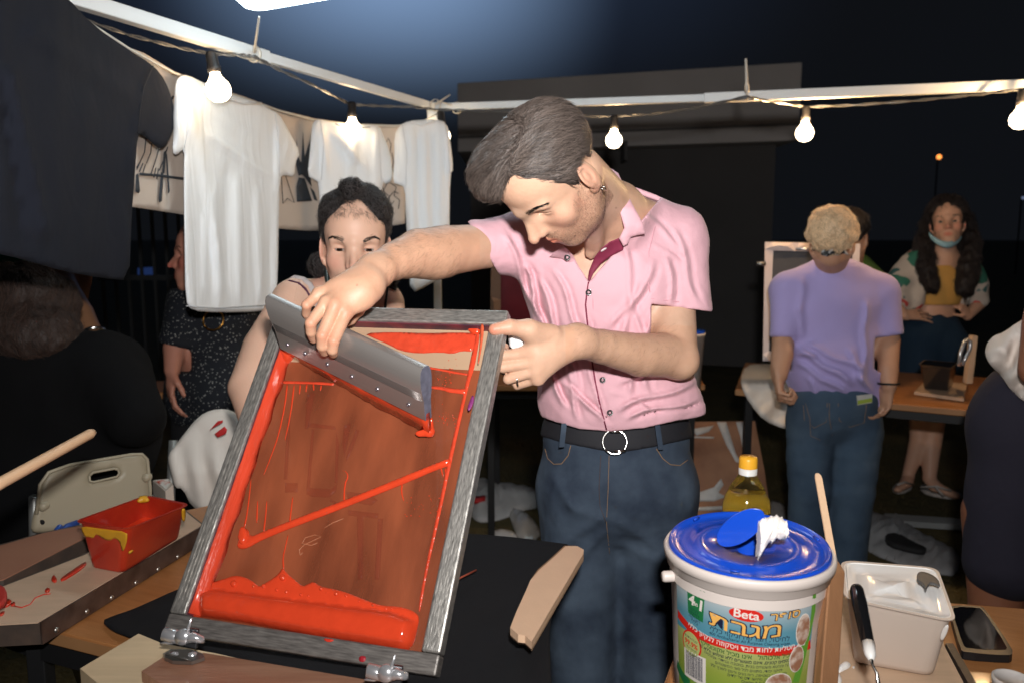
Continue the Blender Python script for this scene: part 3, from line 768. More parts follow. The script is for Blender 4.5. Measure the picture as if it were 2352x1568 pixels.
cloth('collar', [(1380, 388), (1406, 400), (1424, 430), (1430, 455), (1424, 462), (1398, 438), (1378, 404)], lambda x, y: 1.56+0*x, PINK, man, step=5, th=.003)
cloth('collar', [(1296, 566), (1306, 574), (1318, 590), (1328, 610), (1308, 604), (1290, 594), (1262, 590), (1275, 578)], dcol(.005), PINK, man, step=4, th=.003, puff=.001)
cloth('placket_facing', [(1424, 546), (1434, 562), (1431, 575), (1404, 588), (1382, 604), (1364, 626), (1354, 648), (1350, 642), (1353, 622), (1366, 590), (1382, 570), (1400, 556)], dcol(-.004), BURG, man, step=5, th=.003)
cloth('buttonhole', smooth_poly([(1379, 576), (1392, 568), (1394, 572), (1381, 580)], 1), dcol(-.008), mat('stitch_white', (.7, .6, .6), .8), man, step=3, th=.002)
pl = MB(); line = [(1352, 648), (1348, 672), (1345, 700), (1349, 740), (1354, 780), (1360, 830), (1368, 880), (1376, 920), (1385, 955), (1393, 986)]
pts = [P(x, y, surf_depth(fs, x, y)-.0012) for x, y in line]; pl.tube(pts, .0017, 6); pl.build('placket_edge', BURG, man)
SEAM = mat('pink_seam', (.62, .32, .37), .8)
for ln in ([(1362, 660), (1362, 700), (1366, 760), (1380, 850), (1396, 930), (1408, 984)], [(1505, 520), (1490, 580), (1488, 640), (1497, 700)], [(1496, 686), (1560, 694), (1628, 703)]):
    m_ = MB(); m_.tube([P(x, y, surf_depth(fs, x, y)-.0002) for x, y in ln], .0009, 5); m_.build('seam', SEAM, man)
for x, y in ((1303, 592), (1352, 672), (1384, 872), (1401, 947)):
    d = surf_depth(fs, x, y)-.002 if y > 600 else float(gsamp(x, y))-.012; m_ = MB(); c = P(x, y, d); ax = Vector(cam2w(J(x, y, d-.1)))-c
    m_.lathe([(.0001, .0008), (.0032, .0008), (.0045, .0026), (.0060, .0022), (.0062, -.001), (.0001, -.001)], c, 20, axis=ax, close=False); b_ = m_.build('button', mat('button', (.018, .014, .014), .25, coat=.5), man)
    m2 = MB(); m2.lathe([(.0001, .0011), (.0024, .0010), (.0024, .0004)], c, 12, axis=ax, close=False); m2.build('thread', mat('thread', (.55, .35, .38), .6), b_)

# ---------------- jeans, belt
DENIM = mat('dark_denim', (.012, .021, .040), .9, col2=(.060, .086, .122), nscale=11, detail=8, weave=.0004, fold=.009, bump=.001, bscale=35, contrast=.2)
fj = Fld((.03, -1.30, -1.88), (.44, -.14, -1.55), .0065)
fj.ell(J(1415, 1010, 1.715), (.158, .12, .112), None, .03); fj.ell(J(1418, 1120, 1.72), (.168, .12, .125), None, .04)
for L_ in ([(1330, 1120), (1333, 1300), (1338, 1541), (1342, 1760), (1345, 2050)], [(1502, 1120), (1505, 1300), (1492, 1541), (1490, 1760), (1490, 2050)]):
    fj.chain([J(x, y, 1.72) for x, y in L_], [.092, .082, .068, .060, .062], .03)
def jean_folds(p):
    X, Y = px(p); d = .0025*vnoise(p*14)+.0012*vnoise(p*38)
    for x0, y0, x1, y1, w, a in ((1260, 1080, 1330, 1190, 9, .006), (1400, 1180, 1270, 1260, 9, .007), (1400, 1210, 1290, 1320, 9, .006), (1405, 1190, 1520, 1260, 10, .006), (1400, 1240, 1560, 1310, 10, .005), (1290, 1150, 1390, 1200, 8, .005), (1460, 1120, 1570, 1180, 9, .004)):
        L = math.hypot(x1-x0, y1-y0); tx, ty = (x1-x0)/L, (y1-y0)/L; s = (X-x0)*tx+(Y-y0)*ty; c = -(X-x0)*ty+(Y-y0)*tx
        d = d-a*np.exp(-(c/w)**2)*np.clip(s/25+.2, 0, 1)*np.clip((L-s)/25+.2, 0, 1)*(p[:, 2] > -1.74)
    return d
fj.disp(jean_folds, .03); sl, pj = fj.blk(fj.lo, fj.lo+fj.h*(fj.n-1)); Yj = 784-pj[..., 1]/-pj[..., 2]*FPX; Xj = pj[..., 0]/-pj[..., 2]*FPX+1176
fj.F = np.maximum(fj.F, ((972-Yj)*.0009)).astype(np.float32)
bake('jeans', fj, DENIM, man, it=2)
fbe = Fld((.04, -.36, -1.86), (.42, -.12, -1.56), .004); fbe.ell(J(1415, 1010, 1.715), (.163, .15, .118), None, .03)
sl, pj = fbe.blk(fbe.lo, fbe.lo+fbe.h*(fbe.n-1)); Xb = pj[..., 0]/-pj[..., 2]*FPX+1176; Yb = 784-pj[..., 1]/-pj[..., 2]*FPX
top = np.interp(Xb, [1240, 1300, 1415, 1500, 1600], [955, 975, 988, 976, 962]); bt = np.interp(Xb, [1240, 1300, 1415, 1500, 1600], [1000, 1018, 1040, 1026, 1003])
fbe.F = np.maximum(fbe.F, np.maximum(top-Yb, Yb-bt)*.0009).astype(np.float32)
bake('belt', fbe, mat('belt_webbing', (.012, .012, .016), .75, weave=.0004), man, it=1)
c_ = cam2w(J(1412, 1014, 1.588)); bx = torus('buckle', c_, .0240, .0022, cam2w(J(1412, 1014, 1.4))-c_, SILVER, man)
m_ = MB(); m_.tube([P(1402, 990, 1.585), P(1424, 990, 1.584)], .003, 8); m_.tube([P(1410, 1036, 1.58), P(1437, 1034, 1.58)], .003, 8); m_.build('buckle_bar', SILVER, man)
STI = mat('jean_stitch', (.25, .15, .08), .8)
def jl(pts_, r=.0009, m=STI, name='stitching', off=.001):
    q = MB(); P0 = []
    for (xa, ya), (xb, yb) in zip(pts_[:-1], pts_[1:]):
        for t in np.linspace(0, 1, 6)[:-1]: P0.append((xa+(xb-xa)*t, ya+(yb-ya)*t))
    P0.append(pts_[-1]); q.tube([P(x, y, surf_depth(fj, x, y)-off) for x, y in P0], r, 5); q.build(name, m, man)
jl([(1252, 1030), (1258, 1052), (1272, 1065), (1290, 1064), (1305, 1045), (1311, 1022)]); jl([(1508, 1030), (1522, 1052), (1540, 1066), (1562, 1068), (1580, 1055)])
jl([(1399, 1045), (1397, 1120), (1393, 1200), (1400, 1270)], .0007); jl([(1380, 1045), (1376, 1120), (1378, 1160), (1392, 1200)], .0009, mat('jean_seam', (.06, .045, .05), .8))
for x0, y0, x1, y1 in ((1296, 972, 1290, 1026), (1510, 974, 1518, 1032)):
    m_ = MB(); d = 1.592 if x0 > 1400 else 1.600; a, b = P(x0, y0, d), P(x1, y1, d); r = Vector((.0055, .002, 0)); nn = Vector((0, -.0025, 0))
    m_.hexa([b-r, b+r, b+r-nn, b-r-nn, a-r, a+r, a+r-nn, a-r-nn]); m_.build('belt_loop', DENIM, man, smooth=False)

# tissue in the left hand
cloth('tissue', [(1166, 765), (1180, 763), (1190, 762), (1197, 775), (1204, 795), (1196, 800), (1180, 803), (1170, 795)], lambda x, y: 1.345+.006*np.sin(x/4), mat('tissue', (.82, .83, .85), .9, fold=.004), None, step=4, th=.008, puff=.004)
tag(bpy.data.objects['tissue'], 'crumpled white tissue held inside the left hand of the man in pink', 'tissue')
# ============================================================ the silk screen, squeegee
K = 1.05
sBL, sBR, sTR = J(372, 1450, K*1.116), J(1000, 1552, K), J(1157, 712, K*1.254); sTL = sBL+sTR-sBR
ex = sBR-sBL; SW = np.linalg.norm(ex); ex = ex/SW; ey = sTL-sBL; SH = np.linalg.norm(ey); ey = ey-ex*(ey@ex); ey /= np.linalg.norm(ey); ez = np.cross(ex, ey)
if ez[2] < 0: ez = -ez
def S3(a, b, h=0): return sBL+ex*a+ey*b+ez*h
def wdir(v): return cam2w(np.array(v))-cam2w(np.zeros(3))
EX, EY, EZ = wdir(ex), wdir(ey), wdir(ez); RS = [EX, EY, EZ]
scr_root = thing('silk_screen', 'aluminium framed silk screen full of wet red ink, tilted up in its hinge clamps', 'silk screen', tuple(cam2w(S3(SW/2, 0, -.03))))
ALU = mat('worn_aluminium', (.58, .55, .51), .42, .72, col2=(.17, .165, .155), nscale=75, bump=.0006, bscale=90, stretch=(1, 5, 5), contrast=.28, detail=7)
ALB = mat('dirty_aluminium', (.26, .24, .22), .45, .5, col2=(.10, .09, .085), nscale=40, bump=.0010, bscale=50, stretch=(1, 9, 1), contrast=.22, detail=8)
ALV = mat('worn_aluminium_upright', (.58, .55, .51), .42, .72, col2=(.15, .145, .135), nscale=75, bump=.0006, bscale=90, stretch=(5, 1, 5), contrast=.28, detail=7)
BW = .0275; TH = .022
def sbox(a0, a1, b0, b1, h0, h1): return [cam2w(S3(*q)) for q in ((a0, b0, h0), (a1, b0, h0), (a1, b1, h0), (a0, b1, h0), (a0, b0, h1), (a1, b0, h1), (a1, b1, h1), (a0, b1, h1))]
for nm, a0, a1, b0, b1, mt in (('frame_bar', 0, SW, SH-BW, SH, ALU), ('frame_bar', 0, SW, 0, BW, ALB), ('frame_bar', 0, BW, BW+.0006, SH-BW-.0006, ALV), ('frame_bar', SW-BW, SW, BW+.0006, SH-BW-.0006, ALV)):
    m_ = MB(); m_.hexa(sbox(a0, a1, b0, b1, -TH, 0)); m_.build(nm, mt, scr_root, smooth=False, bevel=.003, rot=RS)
    if mt is ALV:      # the extrusion's ridges
        for g in (.008, .014, .020):
            q = MB(); q.hexa(sbox(a0+g-.0008, a0+g+.0008, b0+.02, b1-.02, .0004, .0012)); q.build('ridge', ALV, scr_root, smooth=False, rot=RS)
MO = cam2w(S3(0, 0, -TH+.0008)); MN = EZ
mm = bpy.data.materials.new('screen_mesh'); mm.use_nodes = True; n_ = mm.node_tree.nodes; L_ = mm.node_tree.links; b_ = n_['Principled BSDF']
tc_ = n_.new('ShaderNodeTexCoord'); nz_ = n_.new('ShaderNodeTexNoise'); nz_.inputs['Scale'].default_value = 4.5; nz_.inputs['Detail'].default_value = 6
mp_ = n_.new('ShaderNodeMapping'); mp_.inputs['Scale'].default_value = (2.6, .7, 1); L_.new(tc_.outputs['Object'], mp_.inputs[0]); L_.new(mp_.outputs[0], nz_.inputs['Vector'])
rp_ = n_.new('ShaderNodeValToRGB'); rp_.color_ramp.elements[0].position = .3; rp_.color_ramp.elements[0].color = (.13, .032, .015, 1); rp_.color_ramp.elements[1].position = .72; rp_.color_ramp.elements[1].color = (.44, .115, .048, 1)
L_.new(nz_.outputs['Fac'], rp_.inputs[0]); L_.new(rp_.outputs[0], b_.inputs['Base Color']); b_.inputs['Roughness'].default_value = .28; b_.inputs['Coat Weight'].default_value = .4; b_.inputs['Alpha'].default_value = .72
wv_ = n_.new('ShaderNodeTexNoise'); wv_.inputs['Scale'].default_value = 260; L_.new(mp_.outputs[0], wv_.inputs['Vector']); bp_ = n_.new('ShaderNodeBump'); bp_.inputs['Distance'].default_value = .0004; L_.new(wv_.outputs['Fac'], bp_.inputs['Height']); L_.new(bp_.outputs[0], b_.inputs['Normal'])
m_ = MB(); m_.hexa(sbox(BW*.6, SW-BW*.6, BW*.6, SH-BW-.075, -TH-.0012, -TH+.0006)); m_.build('mesh', mm, scr_root, smooth=False, rot=RS)
TANM = mat('bare_mesh', (.50, .33, .21), .4, noise=.25, nscale=8, alpha=.86)
m_ = MB(); m_.hexa(sbox(BW*.6, SW-BW*.6, SH-BW-.0748, SH-BW*.6, -TH-.0012, -TH+.0006)); m_.build('mesh', TANM, scr_root, smooth=False, rot=RS)
# dark stained inner walls of the frame
STAIN = mat('ink_stain', (.05, .02, .035), .5, col2=(.16, .03, .04), nscale=30, contrast=.15)
for a0, a1, b0, b1 in ((BW+.0022, SW-BW-.0022, SH-BW-.0021, SH-BW-.0001), (BW+.0001, BW+.0021, BW+.002, SH-BW-.0025)):
    m_ = MB(); m_.hexa(sbox(a0, a1, b0, b1, -TH+.001, -.004)); m_.build('stained_edge', STAIN, scr_root, smooth=False)
INK = mat('red_ink', (.66, .056, .018), .14, noise=.16, nscale=30, coat=.7, sss=.0, bump=.0016, bscale=45, spec=.7)
INKF = mat('thin_red_ink', (.64, .062, .026), .20, noise=.3, nscale=40, coat=.6, bump=.0035, bscale=60, stretch=(1, .25, 1))
def ink(poly, w=.004, h=.002, off=.0012, rounds=1, step=6, m=INK, amp=0.0, name='ink', fn=None):
    def prof(dm, x, y):
        t = np.clip(dm/w, 0, 1); b = off+h*np.sqrt(1-(1-t)**2)
        if amp: b = b+amp*t*vnoise(np.stack([x/16, y/16, x*0+3], 1))
        return b+(fn(dm, x, y) if fn else 0)
    return on_plane(name, poly, MO, MN, m, scr_root, step=step, prof=prof, rounds=rounds, below=.0004)
m_ = MB(); n_w = 24; V_ = []
for i in range(n_w+1):
    b = BW+.004+(SH-2*BW-.03)*i/n_w; w_ = .019+.002*math.sin(i*1.7)
    for a, h in ((BW+.0024, -.0035), (BW+.0050, -.0028), (BW+.0085, -.0085), (BW+.0130, -.0120), (BW+w_, -TH+.0012), (BW+.0024, -TH+.0012)): V_.append(cam2w(S3(a, b, h+.0008*math.sin(i*2.3+a*900))))
m_.v = [tuple(v) for v in V_]
for i in range(n_w):
    for k in range(6): m_.f.append([i*6+k, i*6+(k+1) % 6, i*6+6+(k+1) % 6, i*6+6+k]); m_.m.append(0)
m_.f += [list(range(6)), [n_w*6+k for k in range(6)]]; m_.m += [0, 0]; m_.build('ink', INKF, scr_root, rot=RS)
# long wipe down the left side
ink([(634, 768), (652, 772), (668, 800), (660, 812), (646, 832), (632, 878), (602, 980), (566, 1095), (530, 1215), (494, 1334), (470, 1352), (447, 1352), (455, 1310), (486, 1225), (518, 1120), (548, 1020), (580, 920), (604, 850), (622, 800)], .006, .0035, m=INKF, amp=.0015)
ink([(634, 800), (640, 840), (615, 870), (575, 985), (535, 1110), (497, 1230), (462, 1335), (450, 1330), (478, 1230), (515, 1115), (553, 985), (590, 865), (612, 815)], .004, .0025, .004, step=5)
# pool along the bottom
pool = [(447, 1340), (470, 1345), (494, 1335), (520, 1328), (540, 1321), (560, 1324), (578, 1332), (590, 1342), (597, 1347), (610, 1339), (628, 1328), (642, 1316), (650, 1303), (660, 1316), (675, 1329), (696, 1347), (708, 1341), (721, 1335), (738, 1347), (760, 1351), (791, 1358), (827, 1372), (860, 1385), (883, 1391), (915, 1392), (941, 1399), (958, 1408), (964, 1420), (958, 1450), (952, 1478), (934, 1496), (900, 1491), (860, 1484), (800, 1474), (726, 1462), (660, 1450), (591, 1436), (530, 1426), (470, 1418), (430, 1413), (421, 1400), (432, 1380), (440, 1358)]
def bank(dm, x, y):
    yc = np.interp(x, [440, 500, 700, 950], [1385, 1398, 1425, 1458]); w = np.interp(x, [440, 500, 900, 960], [20, 42, 44, 30]); t = (y-yc)/w
    body = np.clip(1-np.abs(t)**3.0, 0, 1)*np.clip((x-462)/22, 0, 1)*np.clip((958-x)/16, 0, 1)
    return .019*np.sqrt(body)*np.sqrt(np.clip(dm/.012, 0, 1))
ink(pool, .003, .0014, .002, rounds=1, step=5, fn=bank, amp=.0003)
for x, y, r in ((652, 1327, 8), (540, 1341, 8), (608, 1346, 5), (638, 1355, 4), (660, 1360, 4), (694, 1366, 4), (711, 1369, 3), (740, 1353, 5), (774, 1364, 5), (797, 1368, 4), (827, 1381, 3), (859, 1389, 4), (888, 1399, 3), (902, 1398, 3), (752, 1361, 2), (584, 1347, 3)):
    ink([(x+r*math.cos(t), y+r*math.sin(t)) for t in np.linspace(0, 2*math.pi, 14)[:-1]], r*.0006, r*.00055, .0035, rounds=0, step=2, name='ink_bubble')
# diagonal ridge with its blob and drips
ink([(545, 1257), (548, 1240), (552, 1222), (561, 1210), (571, 1216), (576, 1232), (600, 1222), (680, 1190), (760, 1160), (850, 1125), (930, 1092), (990, 1068), (1035, 1050), (1036, 1068), (1000, 1080), (940, 1106), (850, 1142), (760, 1178), (680, 1208), (620, 1232), (590, 1246), (572, 1257), (556, 1261)], .006, .0050, step=4, amp=.0008)
ink([(550, 1236), (555, 1216), (562, 1209), (571, 1218), (573, 1236), (566, 1250), (556, 1252)], .005, .004, .006, step=3)
for tr in ([(652, 1308), (650, 1280), (656, 1255), (662, 1228)], [(561, 1212), (568, 1180), (574, 1130), (577, 1100)], [(606, 1222), (611, 1180), (613, 1150)], [(590, 1200), (592, 1150)], [(1023, 1075), (1026, 1100), (1020, 1110)], [(924, 1110), (922, 1130), (928, 1150)], [(1012, 1070), (1018, 1095)], [(790, 1160), (792, 1110), (800, 1095), (796, 1082), (786, 1080)], [(665, 1205), (669, 1170), (673, 1140)],
           [(660, 882), (655, 930), (640, 1000), (622, 1050), (606, 1090)], [(676, 884), (668, 950), (655, 1010)], [(690, 882), (688, 905)], [(705, 882), (703, 900)], [(720, 882), (721, 896)], [(738, 884), (736, 897)]):
    c = []
    for i, (x, y) in enumerate(tr): w = 1.5*(1-i/len(tr))+.5; c.append((x-w, y))
    for i, (x, y) in reversed(list(enumerate(tr))): w = 1.5*(1-i/len(tr))+.5; c.append((x+w, y))
    ink(c, .0012, .0010, .0008, rounds=1, step=6, name='ink_drip')
# top band and bits on the bare mesh
ink([(836, 766), (900, 763), (980, 766), (1050, 764), (1094, 766), (1092, 790), (1087, 808), (1060, 806), (1040, 813), (1010, 809), (960, 812), (920, 806), (890, 790), (860, 778)], .004, .0016, m=INKF, amp=.0012)
ink([(1096, 760), (1103, 765), (1098, 800), (1090, 845), (1078, 880), (1060, 960), (1040, 1050), (1012, 1180), (980, 1320), (966, 1405), (961, 1402), (972, 1330), (1004, 1180), (1033, 1040), (1052, 960), (1068, 890), (1082, 820)], .002, .001, m=INKF, rounds=1)
ink([(1068, 744), (1096, 742), (1106, 760), (1100, 772), (1080, 768)], .005, .004, .004, step=4)
ink([(632, 874), (680, 875), (740, 877), (768, 880), (766, 885), (720, 882), (670, 881), (632, 881)], .001, .001, .001, m=INKF, rounds=0)
ink([(988, 886), (1020, 888), (1050, 893), (1073, 892), (1071, 906), (1050, 903), (1030, 901), (1020, 896), (990, 892)], .0015, .0015, .001, m=INKF)
ink([(985, 842), (1010, 846), (1040, 852), (1075, 858), (1073, 862), (1040, 857), (1005, 850), (985, 847)], .001, .0008, .001, m=INKF, rounds=0)
rr_ = random.Random(3)
sp_ = MB()
for _ in range(90):
    x = rr_.uniform(1002, 1050); y = rr_.gauss(962, 8) if rr_.random() < .5 else rr_.gauss(862, 26); r = rr_.uniform(.0004, .0011)
    if rr_.random() < .3: x, y = rr_.uniform(930, 1010), rr_.gauss(1165, 16)
    rwd = cam2w(J(x, y, 1.0))-np.array([0, 0, CAMZ]); t = ((MO-np.array([0, 0, CAMZ]))@MN)/(rwd@MN); c = np.array([0, 0, CAMZ])+rwd*t+MN*.0012
    sp_.lathe([(r, 0), (r*.8, .0005), (r*.1, .0008)], c, 6, axis=MN, close=False)
sp_.build('ink_speckles', INK, scr_root)
# the faint open stencil in the emulsion
STEN = mat('stencil', (.34, .045, .026), .38, alpha=.10, noise=.3, nscale=30)
for pg in ([(705, 905), (720, 900), (724, 905), (712, 960), (708, 985), (700, 984)], [(708, 970), (770, 978), (772, 986), (706, 980)], [(790, 975), (806, 970), (800, 1010), (792, 1050), (786, 1020)], [(818, 985), (826, 988), (806, 1040), (794, 1060), (796, 1040)], [(704, 1120), (760, 1122), (775, 1110), (772, 1128), (756, 1142), (716, 1140), (704, 1134)],
           [(655, 1108), (684, 1108), (684, 1130), (655, 1130)], [(795, 1128), (850, 1134), (868, 1148), (852, 1160), (800, 1150)], [(760, 1145), (790, 1160), (786, 1166), (757, 1150)], [(800, 1170), (870, 1178), (868, 1190), (835, 1186), (834, 1330), (822, 1330), (820, 1186), (800, 1182)], [(868, 1190), (880, 1190), (872, 1330), (860, 1330)], [(716, 985), (722, 985), (712, 1120), (704, 1120)], [(772, 990), (779, 1020), (775, 1110), (769, 1108)], [(660, 960), (668, 955), (660, 1100), (652, 1100)]):
    on_plane('stencil_mark', pg, MO, MN, STEN, scr_root, step=9, h=.0002, below=.00012)
BEIG = mat('stencil_scribble', (.55, .20, .10), .4, alpha=.5)
for pts_ in ([(690, 1275), (688, 1262), (700, 1250), (722, 1240), (738, 1232), (724, 1228), (702, 1234), (694, 1248), (716, 1252), (730, 1246)], [(745, 1212), (765, 1200), (790, 1190)], [(690, 1275), (696, 1268)]):
    m_ = MB(); q = []
    for x, y in pts_:
        rwd = cam2w(J(x, y, 1.0))-np.array([0, 0, CAMZ]); t = ((MO-np.array([0, 0, CAMZ]))@MN)/(rwd@MN); q.append(Vector(np.array([0, 0, CAMZ])+rwd*t+MN*.0009))
    m_.tube(q, .0010, 5); m_.build('stencil_mark', BEIG, scr_root)
# purple smear and dry paint on the frame
for pg, c in (([(1074, 935), (1080, 918), (1086, 905), (1090, 915), (1084, 935), (1076, 945)], (.22, .03, .16)), ([(742, 1464), (770, 1468), (760, 1474), (748, 1472)], (.6, .03, .01)), ([(826, 1505), (842, 1506), (838, 1520), (824, 1518)], (.35, .01, .02)), ([(1104, 745), (1110, 744), (1112, 756), (1108, 790), (1100, 835), (1097, 835), (1103, 790)], (.60, .10, .04))):
    on_plane('paint_smear', smooth_poly(pg, 1), cam2w(S3(0, 0, 0)), EZ, mat('smear'+str(c), c, .5, noise=.4, nscale=80), scr_root, step=4, h=.0007, below=.0001)

# squeegee
sq = thing('squeegee', 'long aluminium squeegee with a red inked blade pressed on the silk screen', 'squeegee', tuple(P(830, 900, 1.30)))
def dpl(x, y):
    rwd = cam2w(J(x, y, 1.0))-np.array([0, 0, CAMZ]); return float(((MO-np.array([0, 0, CAMZ]))@MN)/(rwd@MN))
dA, dB = dpl(668, 815), dpl(990, 996)
print('squeegee depth', dA, dB, 'screen', SW, SH)
EA = [J(618, 676, dA-.062), J(652, 797, dA-.034)]; EB = [J(977, 840, dB-.062), J(984, 962, dB-.034)]; BA, BB = J(668, 818, dA-.006), J(991, 1000, dB-.006)
def section(e, n):
    top, bot = e; U = (bot-top); Lh = np.linalg.norm(U); U /= Lh; N = n-U*(n@U); N /= np.linalg.norm(N); out = []
    prof = [(0, .0), (.02, .0075), (.09, .0118), (.2, .0136), (.35, .0132), (.5, .0112), (.62, .0090), (.63, .0085), (.99, .0078), (1.0, .0072)]
    for t, w in prof: out.append(top+U*t*Lh+N*w)
    for t, w in reversed(prof[1:]): out.append(top+U*t*Lh-N*w)
    return out
Ls = (EB[0]-EA[0]); n0 = np.cross(Ls, EA[1]-EA[0]); n0 = n0 if n0[2] > 0 else -n0
sa, sb = section(EA, n0), section(EB, n0); m_ = MB(); ns = len(sa); nn = 12
for i in range(nn+1):
    for k in range(ns): m_.v.append(tuple(cam2w(sa[k]*(1-i/nn)+sb[k]*i/nn)))
for i in range(nn):
    for k in range(ns): m_.f.append([i*ns+k, i*ns+(k+1) % ns, (i+1)*ns+(k+1) % ns, (i+1)*ns+k]); m_.m.append(0)
m_.f.append(list(range(ns))); m_.m.append(0); m_.f.append([nn*ns+k for k in range(ns)][::-1]); m_.m.append(1)
aL = wdir(Ls/np.linalg.norm(Ls)); aN = wdir(n0/np.linalg.norm(n0)); aU = np.cross(aN, aL)
m_.build('handle', [mat('brushed_aluminium', (.36, .33, .31), .33, .6, noise=.12, nscale=6, bump=.00025, bscale=260, stretch=(.03, 1, 1)), mat('dark_end_cap', (.12, .12, .16), .6, noise=.5, nscale=120, bump=.002)], sq, autosmooth=35, rot=[aL, aU, aN])
def sqp(t, v, out=0.0):      # t along, v down the face
    top = EA[0]*(1-t)+EB[0]*t; bot = EA[1]*(1-t)+EB[1]*t; U = bot-top; N = n0-U*(n0@U)/(U@U); N /= np.linalg.norm(N)
    w = np.interp(v, [0, .02, .09, .2, .35, .5, .62, .99], [0, .0075, .0118, .0136, .0132, .0112, .0088, .0078]); return top+U*v+N*(w+out), N
for g in range(6):
    m_ = MB(); m_.tube([cam2w(sqp(t, .50+g*.028+.0, .0003)[0]) for t in np.linspace(.01, .99, 12)], .00045, 5); m_.build('groove', mat('groove', (.30, .27, .26), .35, .9), sq)
for t in (.07, .20, .36, .53, .70, .90):
    c, N = sqp(t, .84, .0); m_ = MB(); m_.lathe([(.0001, .0006), (.0016, .0005), (.0018, .0016), (.0034, .0012), (.0036, -.001)], cam2w(c), 14, axis=wdir(N), close=False); m_.build('screw', mat('screw_metal', (.42, .38, .42), .3, .9), sq)
# blade with ink
def blade_sec(e, bp, th):
    bot = e[1]; top = e[0]*.12+e[1]*.88; N = n0/np.linalg.norm(n0); return [top+N*th, bot+N*th*1.3, bp+N*th*.8, bp-N*th*.6, bot-N*th*1.2, top-N*th]
m_ = MB(); A_, B_ = blade_sec(EA, BA, .0042), blade_sec(EB, BB, .0042); n2 = 30
for i in range(n2+1):
    t = i/n2
    for k in range(6):
        p = A_[k]*(1-t)+B_[k]*t
        if k in (1, 2, 3): p = p+n0/np.linalg.norm(n0)*.0022*vnoise(np.array([[t*18, k*.4, 1.]]))[0]+np.array([0, -.0016, 0])*(k in (2, 3))*vnoise(np.array([[t*25, 5, 2.]]))[0]
        m_.v.append(tuple(cam2w(p)))
for i in range(n2):
    for k in range(6): m_.f.append([i*6+k, i*6+(k+1) % 6, (i+1)*6+(k+1) % 6, (i+1)*6+k]); m_.m.append(0)
m_.f.append(list(range(6))); m_.f.append([n2*6+k for k in range(6)]); m_.m += [0, 0]
m_.build('blade', INK, sq)
fi = Fld(J(600, 840, 1.46), J(1010, 740, 1.0)+np.array([0, .1, 0]), .01)
fi = Fld(BB-.04, BB+.05, .0022)
fi.chain([BB+np.array([-.02, .004, .003]), BB+np.array([-.002, .006, .003]), BB+np.array([.0, .028, .008])], [.005, .007, .003], .006); fi.disp(lambda p: .0012*vnoise(p*160)); bake('ink_lump', fi, INK, sq)
fi = Fld(BA-.05, BA+.05, .0024); fi.chain([BA+np.array([-.012, .014, .010]), BA+np.array([-.004, .002, .003]), BA+np.array([-.014, -.024, -.006])], [.006, .008, .005], .008); fi.disp(lambda p: .0022*vnoise(p*130)); bake('ink_lump', fi, INK, sq)
# ============================================================ the other people
def mhair(name, col, rough=.4): return mat(name, col, rough, attr='tint', spec=.6)
ones = lambda V: np.ones((len(V), 3))
# ---- the woman bending behind the screen
girl = thing('person', 'dark curly haired woman in a strappy top bending behind the red silk screen', 'person', (P(800, 1000, 1.95).x, P(800, 1000, 1.95).y, 0))
SKG = mat('fair_skin', (.70, .43, .31), .5, noise=.05, nscale=30, sss=.10, attr='tint', bump=.0003, bscale=300)
GH = Head(J(817, 562, 1.86), (.03, .965, .26), (.14, -.28, .95), 1.02)
def girl_prims(F):
    GH.sculpt(F, male=False, eo=.85); F.cap(GH(0, -.03, -.05), J(800, 700, 1.93), .048, .052, .03)
    F.ell(J(800, 790, 1.98), (.150, .17, .10), None, .05); F.ell(J(800, 960, 2.02), (.14, .2, .10), None, .05)
    F.cap(J(800, 690, 1.95), J(688, 690, 1.90), .05, .048, .04); F.cap(J(800, 690, 1.95), J(880, 690, 1.95), .05, .040, .04)
    F.chain([J(676, 698, 1.88), J(610, 800, 1.78), J(572, 890, 1.70), J(600, 980, 1.62), J(640, 1060, 1.58)], [.055, .0495, .043, .038, .030], .03)
    F.chain([J(882, 700, 1.95), J(893, 800, 1.92), J(880, 960, 1.80)], [.041, .036, .03], .03)
    F.cap(J(735, 655, 1.90), J(790, 668, 1.86), .008, .008, .02)
g1_ = Fld(GH.C-.135, GH.C+.135, .0017); girl_prims(g1_); g2_ = Fld((-.66, -.62, -2.16), (-.02, .16, -1.5), .0065); girl_prims(g2_)
bake('body', [g1_, g2_], SKG, girl, lambda V: GH.tint(V, flush=.16), it=1)
GH.eyeballs(girl, '#2e2018', look=(0, -.25)); GH.lashes(g1_, girl, .001); GH.brows(g1_, girl, mhair('black_hair', (.022, .018, .017)), 1.3, 170, .0)
fg = Fld(GH.C-.20, GH.C+.22, .0032)
hair_vol(fg, GH, [((0, -.018, .042), (.0775, .0960, .0790), .01), ((.010, -.02, .108), (.048, .05, .024), .02), ((-.045, .01, .08), (.032, .04, .032), .02), ((.045, .01, .08), (.032, .04, .032), .02)],
         [(-.2, -.06), (-.07, -.055), (-.046, -.03), (-.040, .012), (-.030, .026), (-.006, .026), (.000, -.005), (.012, -.02), (.02, .01), (.030, .044), (.050, .062), (.070, .074), (.2, .080)], .004)
fg.ell(GH(-.006, .03, .130), (.026, .020, .018), GH.R, .012); fg.ell(GH(-.088, -.03, -.055), (.020, .02, .028), GH.R, .01)
fg.cap(J(888, 610, 1.93), J(893, 668, 1.93), .022, .016, .01)
fg.disp(lambda p: .0035*vnoise(p*55)+.002*vnoise(p*120))
BLK = mhair('black_hair', (.022, .018, .017)); bake('hair', fg, mat('black_hair_mass', (.012, .010, .010), .85, bump=.003, bscale=160, spec=.15), girl, None)
Vg, _ = fg.mesh(); rt = Vg[RNG.choice(len(Vg), 10000)]
